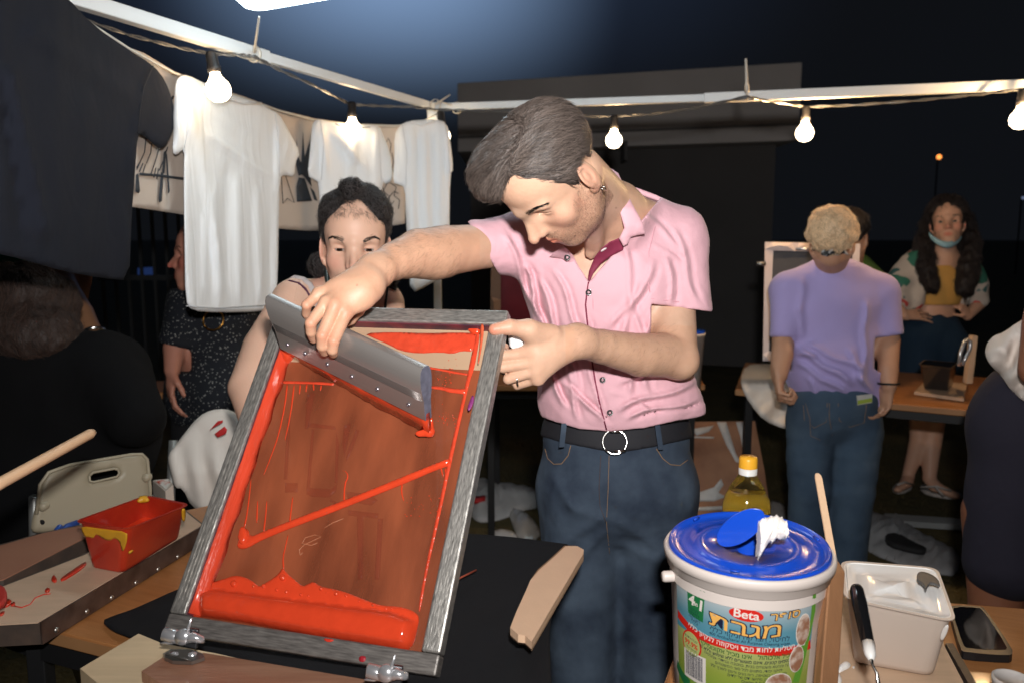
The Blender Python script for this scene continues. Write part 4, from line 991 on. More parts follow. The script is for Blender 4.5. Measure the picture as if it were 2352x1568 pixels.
def girl_flow(p):
    q = GH.loc(p); d = np.stack([-q[:, 0]*3, -np.ones(len(q))*.5, .10-q[:, 2]*.4+.12], 1); return d/np.linalg.norm(d, axis=1, keepdims=True)@GH.R
strands('hair_strands', fg, rt, girl_flow, .034, 9, .00045, BLK, girl, lift=.008, curl=.0026, curlf=280, jitter=.7, colors=greys(.5, 2.6))
k = (GH.loc(Vg)[:, 1] > .055) & (np.abs(GH.loc(Vg)[:, 2]-.085) < .02) & (np.abs(GH.loc(Vg)[:, 0]) < .07); rt = Vg[k]
if len(rt): strands('baby_hair', g1_, rt[RNG.choice(len(rt), 160)], lambda p: np.tile(-GH.u+GH.f*.1, (len(p), 1)), .020, 8, .00022, BLK, girl, lift=.002, curl=.0022, curlf=330, jitter=.5, colors=greys(.8, 2.2))
fd = Fld((-.60, -.62, -2.2), (-.05, .06, -1.80), .006); fd.ell(J(800, 800, 1.98), (.156, .165, .108), None, .05); fd.ell(J(800, 960, 2.02), (.146, .2, .108), None, .05)
sl, pq = fd.blk(fd.lo, fd.lo+fd.h*(fd.n-1)); Xg = pq[..., 0]/-pq[..., 2]*FPX+1176; Yg = 784-pq[..., 1]/-pq[..., 2]*FPX
fd.F = np.maximum(fd.F, ((np.interp(Xg, [660, 700, 740, 820, 880, 900], [700, 745, 765, 770, 750, 720])-Yg)*.001)).astype(np.float32); fd.disp(lambda p: .003*vnoise(p*25))
bake('top', fd, mat('taupe_top', (.34, .27, .24), .85, fold=.006), girl, it=2)
m_ = MB()
def gdep(x, y, off=.003):
    for d in np.arange(1.68, 2.1, .002):
        if g2_.sample(J(x, y, d)[None])[0] < 0: return d-off
    return 1.9
def strap(pts, w, material, name='strap'):
    L1 = []; 
    for (xa, ya), (xb, yb) in zip(pts[:-1], pts[1:]):
        for t in np.linspace(0, 1, 5)[:-1]: L1.append((xa+(xb-xa)*t, ya+(yb-ya)*t))
    L1.append(pts[-1]); q = MB(); vs = []
    for x, y in L1: d = gdep(x, y); vs += [P(x-w, y+w*.6, d), P(x+w, y-w*.6, d)]
    n = len(L1); bk = [v+Vector((0, .004, 0)) for v in vs]; q.v = [tuple(v) for v in vs+bk]
    for i in range(n-1): q.f += [[2*i, 2*i+1, 2*i+3, 2*i+2], [2*n+2*i+2, 2*n+2*i+3, 2*n+2*i+1, 2*n+2*i], [2*i, 2*i+2, 2*n+2*i+2, 2*n+2*i], [2*i+1, 2*n+2*i+1, 2*n+2*i+3, 2*i+3]]
    q.m = [0]*len(q.f); q.build(name, material, girl)
strap([(668, 637), (690, 641), (708, 655), (722, 680), (735, 720), (742, 760)], 8, mat('grey_strap', (.48, .43, .42), .8)); strap([(662, 644), (685, 650), (700, 663), (712, 682)], 2, mat('plum_trim', (.08, .02, .05), .7), 'strap_trim')
strap([(889, 660), (885, 700), (882, 740)], 3, mat('black_strap', (.012, .012, .012), .7))
m_ = MB(); pts = [P(x, y, d) for x, y, d in ((747, 600, 1.90), (750, 618, 1.885), (752, 640, 1.875), (756, 660, 1.865), (768, 690, 1.86))]
for i in range(len(pts)-1):
    for t in np.linspace(0, 1, 5)[:-1]:
        c = pts[i].lerp(pts[i+1], t); m_.lathe([(.0001, -.006), (.0065, -.003), (.0065, .003), (.0001, .006)], c, 8, axis=pts[i+1]-pts[i], close=False)
m_.tube(pts, .003, 6); m_.build('necklace', mat('bead_chain', (.07, .09, .09), .3, .7), girl)

# ---- generic helpers for people further away
def body_thing(label, px_, d): 
    p = P(px_, 784, d); return thing('person', label, 'person', (p.x, p.y, 0))
def simple_hair(H, prims, table, m, parent, n, flow, L, r, curl=0, curlf=200, lift=.006, h=.006, extra=None, noise=.004, ext=.2, cols=(.5, 1.8), jit=.4):
    F = Fld(H.C-ext, H.C+ext, h); hair_vol(F, H, prims, table, .004)
    if extra: extra(F)
    F.disp(lambda p: noise*vnoise(p*50)); bake('hair', F, m, parent, ones); V, _ = F.mesh()
    strands('hair_strands', F, V[RNG.choice(len(V), n)], flow, L, 6, r, m, parent, lift=lift, curl=curl, curlf=curlf, jitter=jit, colors=greys(*cols)); return F
TAB = [(-.2, -.075), (-.07, -.055), (-.046, -.03), (-.040, .012), (-.030, .026), (-.006, .026), (.000, -.005), (.012, -.01), (.02, .02), (.030, .044), (.050, .060), (.070, .072), (.2, .075)]
CAP = [((0, -.018, .044), (.086, .102, .086), .01)]
def pxy(F):
    p = F.blk(F.lo, F.lo+F.h*(F.n-1))[1]; return p, p[..., 0]/-p[..., 2]*FPX+1176, 784-p[..., 1]/-p[..., 2]*FPX

# ---- blonde person, seen from behind
bl = body_thing('blond person in a lavender t-shirt and blue jeans seen from behind', 1915, 3.05)
BH = Head(J(1911, 556, 2.96), (.0, .99, .14), (.40, .14, -.90), 1.0)
SKB = mat('tanned_skin', (.50, .27, .17), .5, noise=.06, nscale=20, sss=.05, attr='tint')
def bl_prims(F):
    BH.sculpt(F, eyes=False, ears=True); F.cap(BH(0, -.02, -.05), J(1911, 630, 3.09), .048, .048, .02)
    F.chain([J(1812, 680, 3.08), J(1800, 770, 3.06), J(1797, 815, 3.0), J(1788, 862, 2.95)], [.042, .042, .040, .032], .03)
    F.chain([J(2018, 680, 3.08), J(2042, 780, 3.06), J(2040, 850, 3.0), J(2042, 885, 2.97)], [.042, .040, .036, .028], .03)
    F.ell(J(1911, 760, 3.1), (.17, .2, .1), None, .05)
    hand(F, J(1788, 862, 2.95), (-.05, -.8, .3), (.9, -.1, .3), -1, .95, curl=(1.2, 1.2, 1.2, 1.2)); hand(F, J(2042, 885, 2.97), (-.1, -.9, -.3), (-.9, 0, .3), 1, .95, curl=(.5, .6, .6, .6))
b1_ = Fld((.96, -.36, -3.30), (1.50, .54, -2.80), .007); bl_prims(b1_); bake('body', b1_, SKB, bl, ones)
def bl_shirt(F):
    F.ell(J(1915, 700, 3.08), (.195, .17, .12), None, .05); F.ell(J(1920, 830, 3.08), (.205, .21, .13), None, .05)
    F.cap(J(1890, 640, 3.08), J(1815, 665, 3.07), .075, .070, .04); F.cap(J(1935, 640, 3.08), J(2018, 670, 3.07), .075, .070, .04)
    F.cap(J(1812, 668, 3.07), J(1802, 765, 3.05), .070, .055, .03); F.cap(J(2022, 675, 3.07), J(2040, 770, 3.05), .068, .056, .03)
    F.cap(J(1911, 640, 3.06), J(1911, 650, 3.08), .080, .10, .04); F.cap(J(1985, 890, 3.05), J(2016, 935, 3.02), .05, .02, .03)
f_ = Fld((.94, -.34, -3.30), (1.52, .38, -2.84), .0075); bl_shirt(f_); p_, X_, Y_ = pxy(f_)
hem = np.interp(X_, [1790, 1815, 1850, 1960, 1995, 2010, 2030], [890, 905, 917, 915, 905, 945, 950])
f_.F = np.maximum(f_.F, (Y_-hem)*.0016); arm = (X_ < 1818) | (X_ > 2008); f_.F = np.where(arm & (Y_ < 850), np.maximum(f_.F, (Y_-np.where(X_ < 1900, 774, 772+(X_-2040)*-.12))*.0016), f_.F).astype(np.float32)
t_ = f_.like(); t_.cap(J(1911, 540, 3.05), J(1911, 578, 3.07), .060, .052, .01); f_.F = np.maximum(f_.F, -t_.F)
def bl_f(p):
    X, Y = px(p); d = .003*vnoise(p*14)+.0015*vnoise(p*35)
    for x0, y0, x1, y1, w, a in ((1830, 800, 1960, 880, 7, .012), (1825, 830, 1950, 905, 6, .010), (1850, 790, 1990, 850, 7, .010), (1990, 690, 1985, 880, 7, .010), (1850, 860, 1880, 912, 6, .008), (1830, 700, 1850, 780, 8, .006), (1960, 860, 2005, 900, 6, .010), (1950, 800, 1990, 885, 6, .010), (1820, 815, 1880, 815, 6, .010), (1840, 640, 1842, 720, 8, .006)):
        L = math.hypot(x1-x0, y1-y0); tx, ty = (x1-x0)/L, (y1-y0)/L; s = (X-x0)*tx+(Y-y0)*ty; c = -(X-x0)*ty+(Y-y0)*tx+3*np.sin(s/15); d = d-1.7*a*np.exp(-(c/w)**2)*np.clip(s/20+.3, 0, 1)*np.clip((L-s)/20+.3, 0, 1)*(p[:, 2] > -3.06)
    return d
f_.disp(bl_f, .04); bake('t_shirt', f_, mat('lavender_cotton', (.40, .33, .62), .85, noise=.06, nscale=10, sheen=.2, weave=.0003), bl, it=2)
f_ = Fld((1.0, -1.45, -3.26), (1.46, -.18, -2.86), .009)
f_.ell(J(1915, 930, 3.08), (.175, .16, .125), None, .04); f_.chain([J(1862, 980, 3.08), J(1858, 1130, 3.05), J(1850, 1290, 3.08), J(1835, 1480, 3.12)], [.095, .078, .068, .075], .03); f_.chain([J(1968, 980, 3.08), J(1958, 1130, 3.04), J(1946, 1290, 3.05), J(1930, 1480, 3.05)], [.095, .080, .068, .078], .03)
p_, X_, Y_ = pxy(f_); f_.F = np.maximum(f_.F, (893-Y_)*.0016).astype(np.float32)
def bj(p):
    X, Y = px(p); c = np.exp(-((X-1912)/3)**2)*.006*(Y < 985); return .004*vnoise(p*14)+.002*vnoise(p*35)+.004*np.maximum(0, np.sin(Y/7+vnoise(p*9)*3))*((Y > 970) & (Y < 1130))*.6+c
f_.disp(bj, .03); bake('jeans', f_, mat('mid_denim', (.032, .058, .098), .9, col2=(.060, .095, .140), nscale=9, contrast=.2, weave=.0005, bump=.001), bl, it=2)
q = MB()
for ln in ([(1850, 925), (1860, 960), (1862, 1000), (1885, 1010)], [(1905, 925), (1905, 960), (1912, 1000)], [(1925, 925), (1928, 965), (1952, 980), (1985, 970), (1990, 930)], [(1845, 930), (1848, 965), (1870, 982), (1898, 968), (1900, 925)]):
    pts = []
    for x, y in ln:
        for d in np.arange(2.9, 3.2, .003):
            if f_.sample(J(x, y, d)[None])[0] < 0: break
        pts.append(P(x, y, d-.002))
    q = MB(); q.tube(pts, .0012, 4); q.build('stitching', STI, bl)
card = MB(); a = [P(1968, 908, 2.925), P(2004, 904, 2.925), P(2003, 924, 2.925), P(1970, 930, 2.925)]; card.quadprism(a, (0, 1, 0), .004); o = card.build('packet', mat('packet', (.42, .42, .40), .5), None, smooth=False); tag(o, 'small grey and green packet sticking out of the back pocket of the blue jeans', 'packet')
card = MB(); a = [P(1970, 919, 2.923), P(2003, 913, 2.923), P(2003, 922, 2.923), P(1970, 928, 2.923)]; card.quadprism(a, (0, 1, 0), .001); card.build('packet_print', mat('lime', (.28, .36, .05), .5), o, smooth=False)
def bflow(p): q = BH.loc(p); d = np.stack([q[:, 0]*2, q[:, 1]*4, -.6+q[:, 2]], 1); return d/np.linalg.norm(d, axis=1, keepdims=True)@BH.R
simple_hair(BH, CAP+[((0, -.05, .03), (.072, .068, .070), .02), ((0, -.02, .10), (.05, .05, .022), .02)], [(-.2, -.045), (-.06, -.045), (-.046, -.02), (-.040, .012), (-.006, .026), (.2, .04)], mhair('blond_hair', (.80, .58, .36), .5), bl, 3600, bflow, .040, .0009, curl=.003, curlf=110, lift=.008, noise=.008, cols=(.55, 1.35), jit=.8)
cloth('bandana', [(1888, 566), (1905, 564), (1925, 568), (1940, 572), (1950, 586), (1935, 583), (1925, 588), (1912, 584), (1900, 590), (1886, 586)], lambda x, y: 2.885+.01*np.abs(x-1911)/20, mat('bandana', (.012, .014, .016), .7, col2=(.5, .5, .5), nscale=60, contrast=.06), bl, step=4, th=.008, puff=.004)
torus('bracelet', P(2041, 880, 2.97), .036, .004, (0, .1, 1), mat('black_cord', (.01, .01, .01), .5), bl)

# ---- woman with the mask under her chin
mw = body_thing('woman in a yellow crop top, hands on hips, blue mask under her chin', 2160, 4.4)
WH = Head(J(2176, 512, 4.38), (-.02, 1, .0), (-.46, .04, .89), 1.08)
def mw_prims(F):
    WH.sculpt(F, male=False, eo=1.35); F.cap(WH(0, -.03, -.05), J(2168, 600, 4.42), .046, .055, .03)
    F.ell(J(2150, 650, 4.46), (.145, .15, .095), None, .05); F.ell(J(2148, 715, 4.46), (.105, .12, .070), None, .04); F.cap(J(2168, 590, 4.44), J(2105, 602, 4.46), .05, .05, .04); F.cap(J(2168, 590, 4.44), J(2215, 605, 4.46), .05, .05, .04)
    F.chain([J(2100, 605, 4.46), J(2046, 690, 4.42), J(2076, 724, 4.34)], [.045, .038, .027], .02); F.chain([J(2222, 610, 4.46), J(2256, 690, 4.5), J(2222, 726, 4.44)], [.045, .038, .027], .02)
    hand(F, J(2074, 724, 4.34), (.95, .05, -.1), (.1, -.5, -.8), -1, .95, curl=(.15, .15, .15, .15), spread=.25, thumb=(-.8, .1)); hand(F, J(2224, 722, 4.43), (-.6, .5, .3), (-.2, -.3, -.9), 1, .8, curl=(.5, .6, .6, .6))
w1_ = Fld(WH.C-.16, WH.C+.16, .0035); mw_prims(w1_); w2_ = Fld((1.98, -.1, -4.66), (2.72, .60, -4.12), .008); mw_prims(w2_)
w3_ = Fld((1.95, -1.10, -4.70), (2.6, -.10, -4.2), .009)
def legs(F): 
    F.chain([J(2105, 860, 4.46), J(2115, 960, 4.46), J(2112, 1010, 4.46), J(2086, 1090, 4.48)], [.085, .058, .052, .032], .02); F.chain([J(2175, 860, 4.46), J(2145, 960, 4.46), J(2138, 1020, 4.44), J(2135, 1098, 4.40)], [.085, .060, .054, .034], .02)
    F.chain([J(2086, 1095, 4.48), J(2082, 1108, 4.43), J(2062, 1124, 4.36)], [.034, .036, .022], .01, flat=((0, 1, 0), .7)); F.chain([J(2135, 1100, 4.40), J(2150, 1118, 4.36), J(2195, 1138, 4.32)], [.034, .040, .026], .01, flat=((0, 1, 0), .7))
legs(w3_); bake('body', [w1_, w2_, w3_], SKG, mw, lambda V: WH.tint(V, flush=.2)*np.array([1, .93, .88]))
WH.eyeballs(mw, '#3a4a44', look=(0, 0)); WH.lashes(w1_, mw); WH.brows(w1_, mw, BLK, 1.5, 60)
def mflow(p): q = WH.loc(p); d = np.stack([np.sign(q[:, 0])*.3, -.2+0*q[:, 0], -np.ones(len(q))], 1); return d/np.linalg.norm(d, axis=1, keepdims=True)@WH.R
def mex(F):
    for sx, pts, rs in ((-1, [(2142, 500, 4.52), (2122, 560, 4.44), (2128, 620, 4.34), (2142, 655, 4.30)], [.045, .045, .045, .034]), (1, [(2212, 500, 4.52), (2228, 560, 4.44), (2222, 620, 4.36), (2216, 662, 4.32)], [.045, .048, .052, .040])): F.chain([J(*q_) for q_ in pts], rs, .03)
simple_hair(WH, [((0, -.024, .050), (.092, .102, .092), .01), ((0, -.04, .10), (.06, .06, .04), .03)], TAB, mhair('long_dark_hair', (.020, .014, .013), .6), mw, 6500, mflow, .11, .0008, curl=.008, curlf=110, lift=.016, h=.009, extra=mex, noise=.014, ext=.42, cols=(.4, 2.4), jit=.3)
cloth('face_mask', smooth_poly([(2132, 532), (2140, 540), (2158, 552), (2178, 556), (2196, 550), (2206, 540), (2211, 546), (2198, 562), (2182, 571), (2164, 568), (2146, 558), (2135, 546)], 1), lambda x, y: 4.345-.09*np.cos((x-2172)/32)+.03, mat('mask_blue', (.36, .60, .68), .8), mw, step=4, th=.006, puff=.004)
FLOR = mat('floral_cotton', (.68, .62, .55), .85, col2=(.68, .62, .55))
def floral():
    m = FLOR; n = m.node_tree.nodes; L = m.node_tree.links; b = n['Principled BSDF']; tc = n.new('ShaderNodeTexCoord'); prev = None
    for sc_, col, thr, off in ((9, (.045, .20, .14), .52, 0), (11, (.60, .07, .06), .63, 7), (14, (.06, .16, .16), .60, 15)):
        mp = n.new('ShaderNodeMapping'); mp.inputs['Location'].default_value = (off, off, off); nz = n.new('ShaderNodeTexNoise'); nz.inputs['Scale'].default_value = sc_; nz.inputs['Detail'].default_value = 1.5
        L.new(tc.outputs['Object'], mp.inputs[0]); L.new(mp.outputs[0], nz.inputs['Vector']); mr = n.new('ShaderNodeMapRange'); mr.inputs['From Min'].default_value = thr; mr.inputs['From Max'].default_value = thr+.03; L.new(nz.outputs['Fac'], mr.inputs['Value'])
        mx = n.new('ShaderNodeMix'); mx.data_type = 'RGBA'; L.new(mr.outputs['Result'], mx.inputs['Factor']); mx.inputs['B'].default_value = col+(1,)
        if prev: L.new(prev, mx.inputs['A'])
        else: mx.inputs['A'].default_value = (.62, .54, .47, 1)
        prev = mx.outputs['Result']
    L.new(prev, b.inputs['Base Color'])
floral()
f_ = Fld((1.92, -.14, -4.70), (2.78, .52, -4.16), .009)
f_.chain([J(2104, 600, 4.46), J(2064, 655, 4.43), J(2058, 690, 4.42)], [.075, .085, .070], .03); f_.chain([J(2222, 605, 4.46), J(2244, 655, 4.48), J(2246, 688, 4.49)], [.070, .065, .055], .03)
f_.chain([J(2110, 610, 4.44), J(2098, 690, 4.43), J(2092, 712, 4.43)], [.06, .050, .035], .03, flat=((0, 0, 1), 1.6)); f_.chain([J(2215, 620, 4.44), J(2208, 690, 4.44)], [.05, .035], .03, flat=((0, 0, 1), 1.6)); f_.disp(lambda p: .008*vnoise(p*18)); bake('floral_shirt', f_, FLOR, mw, it=1)
f_ = Fld((2.05, .0, -4.66), (2.62, .42, -4.26), .008); f_.ell(J(2150, 655, 4.46), (.152, .19, .115), None, .05); p_, X_, Y_ = pxy(f_); f_.F = np.maximum(f_.F, np.maximum((Y_-701)*.0024, (np.interp(X_, [2120, 2160, 2175, 2215], [640, 600, 600, 640])-Y_)*.0024)).astype(np.float32); bake('crop_top', f_, mat('yellow_rib', (.75, .40, .10), .8, bump=.001), mw)
f_ = Fld((1.98, -.62, -4.68), (2.76, .26, -4.20), .009); f_.ell(J(2142, 770, 4.46), (.165, .17, .12), None, .05); f_.cap(J(2110, 790, 4.46), J(2106, 868, 4.46), .125, .125, .05); f_.cap(J(2170, 790, 4.46), J(2178, 868, 4.46), .115, .118, .05); p_, X_, Y_ = pxy(f_)
f_.F = np.maximum(f_.F, np.maximum((726+2*np.sin(X_/5)-Y_)*.0024, (Y_-862)*.0024)).astype(np.float32); f_.disp(lambda p: .008*vnoise(p*12)); bake('shorts', f_, mat('navy_cotton', (.010, .030, .060), .9, fold=.006), mw)
for pts in ([(2046, 1128), (2060, 1112), (2086, 1104), (2100, 1122), (2070, 1136)], [(2108, 1122), (2130, 1112), (2160, 1126), (2215, 1138), (2195, 1148), (2130, 1138)]):
    on_plane('sandal_sole', smooth_poly(pts, 1), (0, 0, .004), (0, 0, 1), mat('sandal', (.55, .50, .46), .7), mw, step=6, h=.014)
for a, b, c in (((2062, 1112, 4.30), (2078, 1106, 4.36), (2098, 1112, 4.40)), ((2115, 1118, 4.32), (2150, 1116, 4.26), (2185, 1126, 4.26)), ((2148, 1117, 4.26), (2160, 1130, 4.24), (2168, 1138, 4.24))):
    q = MB(); q.tube([P(*a), P(*b), P(*c)], .006, 5); q.build('sandal_strap', mat('sandal', (.55, .50, .46), .7), mw)

# ---- dark haired person behind the blond one
dk = body_thing('dark haired person in a green top standing half hidden behind the blond person', 1975, 3.7)
DH = Head(J(1950, 545, 3.62), (0, 1, 0), (.5, 0, -.86), 1.05); f_ = Fld(DH.C+np.array([-.35, -.9, -.3]), DH.C+np.array([.35, .2, .3]), .011)
DH.sculpt(f_, eyes=False); f_.cap(DH(0, -.02, -.05), J(1955, 640, 3.7), .05, .055, .03); f_.ell(J(1950, 740, 3.7), (.18, .24, .11), None, .05); bake('body', f_, SKB, dk, ones)
simple_hair(DH, CAP, TAB, mhair('dark_hair_far', (.02, .016, .015)), dk, 600, lambda p: np.tile(np.array([0, -1., 0]), (len(p), 1)), .05, .0012, h=.009)
f_ = Fld(J(1950, 740, 3.7)-.36, J(1950, 740, 3.7)+.36, .012); f_.ell(J(1955, 730, 3.72), (.19, .24, .13), None, .05); f_.cap(J(1965, 625, 3.72), J(2008, 660, 3.70), .09, .07, .04); f_.disp(lambda p: .006*vnoise(p*15)); bake('top', f_, mat('olive_green', (.10, .17, .03), .9), dk)

# ---- person at the right edge
re_ = body_thing('person in a loose cream shirt and dark shorts cut off by the right edge', 2400, 2.1)
f_ = Fld((1.12, -1.66, -2.40), (1.90, .40, -1.80), .010)
f_.chain([J(2440, 560, 1.96), J(2404, 740, 1.90), J(2384, 850, 1.88)], [.055, .050, .042], .03); f_.ell(J(2500, 780, 2.25), (.12, .25, .10), None, .04)
f_.chain([J(2290, 1180, 2.1), J(2285, 1400, 2.1), J(2280, 1700, 2.1)], [.085, .062, .045], .03); f_.chain([J(2400, 1180, 2.1), J(2410, 1400, 2.1), J(2410, 1700, 2.1)], [.085, .062, .045], .03); f_.ell(J(2470, 520, 2.15), (.08, .11, .09), None, .02)
bake('body', f_, mat('brown_skin', (.22, .085, .045), .5, attr='tint', sss=.03), re_, ones)
f_ = Fld((1.10, -.84, -2.36), (1.90, .0, -1.82), .010); f_.ell(J(2392, 960, 2.08), (.178, .17, .12), None, .05); f_.cap(J(2345, 1010, 2.08), J(2312, 1290, 2.08), .120, .100, .05); f_.cap(J(2420, 1010, 2.08), J(2420, 1260, 2.08), .125, .105, .05)
p_, X_, Y_ = pxy(f_); f_.F = np.maximum(f_.F, (850-(X_-2250)*.1-Y_)*.0011).astype(np.float32); f_.disp(lambda p: .006*vnoise(p*10)); bake('shorts', f_, mat('charcoal_cotton', (.012, .010, .020), .9, fold=.006), re_)
cloth('shirt', [(2262, 806), (2268, 786), (2284, 770), (2304, 764), (2330, 745), (2380, 715), (2480, 700), (2500, 980), (2420, 955), (2352, 922), (2322, 896), (2300, 862), (2278, 842), (2266, 824)], lambda x, y: 1.99+.0004*(2350-x), mat('cream_shirt', (.66, .58, .52), .85, fold=.006), re_, step=7, th=.03, puff=.035, edge=.06, rounds=1,
      fold=lambda x, y: .016*np.sin((x*.8+y*.55)/9+1.5*vnoise(np.stack([x/30, y/30, x*0], 1)))*np.clip((y-760)/40, .2, 1)+.008*vnoise(np.stack([x/14, y/22, x*0+2], 1)))

# ---- person in black at the left, back to us
bk = body_thing('brown haired person in a black t-shirt with back turned at the left edge', 110, 2.15)
KH = Head(J(72, 742, 2.12), (.25, .85, -.45), (.2, -.3, -.9), 1.06)
f_ = Fld((-1.42, -.62, -2.45), (-.74, .26, -1.85), .010)
def bkp(F):
    KH.sculpt(F, eyes=False); F.cap(KH(0, -.02, -.05), J(150, 820, 2.12), .055, .06, .03); F.ell(J(140, 950, 2.15), (.24, .19, .14), None, .05); F.chain([J(285, 880, 2.14), J(325, 975, 2.20), J(290, 1004, 2.22)], [.04, .034, .030], .02)
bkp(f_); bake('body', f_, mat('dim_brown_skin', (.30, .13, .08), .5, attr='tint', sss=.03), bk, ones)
f_ = Fld((-1.55, -1.0, -2.50), (-.72, .12, -1.85), .010)
f_.ell(J(110, 990, 2.15), (.30, .27, .17), None, .05); f_.cap(J(50, 858, 2.10), J(230, 850, 2.12), .115, .10, .06); f_.cap(J(250, 860, 2.12), J(312, 960, 2.03), .10, .072, .05); f_.cap(J(-20, 880, 2.12), J(-60, 980, 2.05), .11, .08, .05); f_.ell(J(60, 1180, 2.1), (.28, .25, .18), None, .05)
f_.disp(lambda p: .006*vnoise(p*9)+.003*vnoise(p*25)); bake('t_shirt', f_, mat('black_cotton', (.004, .004, .0045), .95, fold=.004, spec=.15), bk, it=2)
def kflow(p): q = KH.loc(p); d = np.stack([-q[:, 0], q[:, 1]*.5, .1-q[:, 2]+.05], 1); return d/np.linalg.norm(d, axis=1, keepdims=True)@KH.R
simple_hair(KH, [((0, -.02, .045), (.094, .108, .092), .01), ((.03, -.10, .06), (.05, .045, .04), .02), ((0, -.06, -.05), (.07, .05, .05), .03)], [(-.2, -.10), (-.046, -.07), (-.04, .0), (-.006, .026), (.2, .04)], mhair('brown_hair', (.022, .010, .006), .7), bk, 4200, kflow, .06, .0008, curl=.003, curlf=120, lift=.008, extra=lambda F: (F.ell(J(84, 772, 2.06), (.105, .080, .09), None, .03), F.ell(J(20, 740, 2.08), (.06, .06, .06), None, .03)), noise=.008, cols=(.4, 2.2))

# ---- person in green behind, reaching forward
gr = body_thing('person in a green t-shirt with white lettering behind the hanging black shirt', 60, 2.95)
f_ = Fld((-2.1, -.4, -3.15), (-1.2, .75, -2.5), .012); f_.ell(J(40, 640, 2.95), (.2, .3, .12), None, .05); f_.ell(J(60, 420, 2.95), (.08, .11, .095), None, .02); f_.cap(J(60, 470, 2.95), J(50, 520, 2.95), .05, .055, .03)
f_.chain([J(118, 590, 2.9), J(150, 665, 2.75), J(190, 720, 2.65), J(214, 762, 2.58)], [.05, .044, .036, .028], .03); f_.chain([J(185, 600, 2.95), J(178, 680, 2.85)], [.05, .036], .02); hand(f_, J(214, 762, 2.58), (.3, -.6, .3), (-.6, -.3, .2), 1, .95, curl=(.8, .8, .8, .8))
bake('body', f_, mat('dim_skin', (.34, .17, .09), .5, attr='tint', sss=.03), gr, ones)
f_ = Fld((-2.15, -.55, -3.2), (-1.15, .62, -2.6), .012); f_.ell(J(40, 670, 2.95), (.23, .32, .14), None, .05); f_.cap(J(20, 560, 2.95), J(110, 590, 2.92), .1, .085, .05); f_.cap(J(100, 570, 2.93), J(170, 625, 2.95), .09, .06, .05); f_.disp(lambda p: .006*vnoise(p*10)); bake('t_shirt', f_, mat('green_cotton', (.008, .16, .085), .85, fold=.005), gr)
def text_mesh(name, txt, size, material, parent, origin, ax, ay, th=.0008, align='CENTER', font=None, bold=0.0, wrap=None, warp=None):
    c = bpy.data.curves.new(name, 'FONT'); c.body = txt; c.size = size; c.align_x = align; c.align_y = 'CENTER'; c.offset = bold; c.resolution_u = 4
    o = bpy.data.objects.new(name, c); COL.objects.link(o); dg = bpy.context.evaluated_depsgraph_get(); dg.update(); me = bpy.data.meshes.new_from_object(o.evaluated_get(dg)); bpy.data.objects.remove(o)
    V = np.array([v.co[:] for v in me.vertices]); F = [list(p.vertices) for p in me.polygons]; bpy.data.meshes.remove(me)
    if not len(V): print('EMPTY TEXT', txt); return None
    if wrap: 
        if warp: V = warp(V)
        return mk(name, wrap(V), F, material, parent, smooth=False)
    ax, ay = Vector(ax).normalized(), Vector(ay).normalized(); O = Vector(origin)
    return mk(name, [tuple(O+ax*v[0]+ay*v[1]) for v in V], F, material, parent, smooth=False)
def surf_on(fld, x, y, d0, d1, st=.004):
    for d in np.arange(d0, d1, st):
        if fld.sample(J(x, y, d)[None])[0] < 0: return d
    return d1
WT = mat('white_print', (.55, .58, .52), .8)
for t, x, y, s_ in (('הנשמ', 51, 610, .052), ('סהיולג', 38, 631, .052)):
    d = surf_on(f_, x, y, 2.6, 3.1)-.012
    text_mesh('lettering', t, s_, WT, gr, P(x, y, d), wdir((1, .02, .0)), wdir((0, 1, .12)), bold=.001)
torus('bracelet', P(216, 768, 2.56), .034, .006, (.3, -.5, -.6), SILVER, gr)

# ---- person in the dotted dress behind the hanging white shirt
dd_ = body_thing('person in a dark dotted dress looking left behind the nearest white shirt', 490, 2.85)
PH = Head(J(468, 588, 2.86), (-.02, 1, .0), (-.97, -.05, .22), 1.05)
def ddp(F):
    PH.sculpt(F, male=False); F.cap(PH(0, -.03, -.05), J(478, 680, 2.9), .05, .056, .03); F.ell(J(490, 780, 2.92), (.14, .2, .11), None, .05)
    F.chain([J(420, 720, 2.88), J(402, 800, 2.82), J(396, 850, 2.78)], [.05, .040, .028], .02); hand(F, J(396, 850, 2.78), (-.05, -1, .1), (.7, 0, -.5), 1, .95, curl=(.35, .4, .45, .5))
f1 = Fld(PH.C-.16, PH.C+.16, .004); ddp(f1); f2 = Fld((-1.45, -.32, -3.1), (-.8, .24, -2.66), .008); ddp(f2); bake('body', [f1, f2], SKG, dd_, lambda V: PH.tint(V, flush=.4)*np.array([.72, .52, .50])); PH.eyeballs(dd_, '#2e2018'); PH.brows(f1, dd_, BLK, 1.3, 50)
simple_hair(PH, CAP, TAB, mhair('auburn_hair', (.06, .022, .014)), dd_, 1500, lambda p: np.tile(PH.f*-.8+PH.u*.3, (len(p), 1)), .05, .0010, h=.007, curl=.003)
DOT = mat('dotted_crepe', (.012, .014, .022), .85); n = DOT.node_tree.nodes; L = DOT.node_tree.links
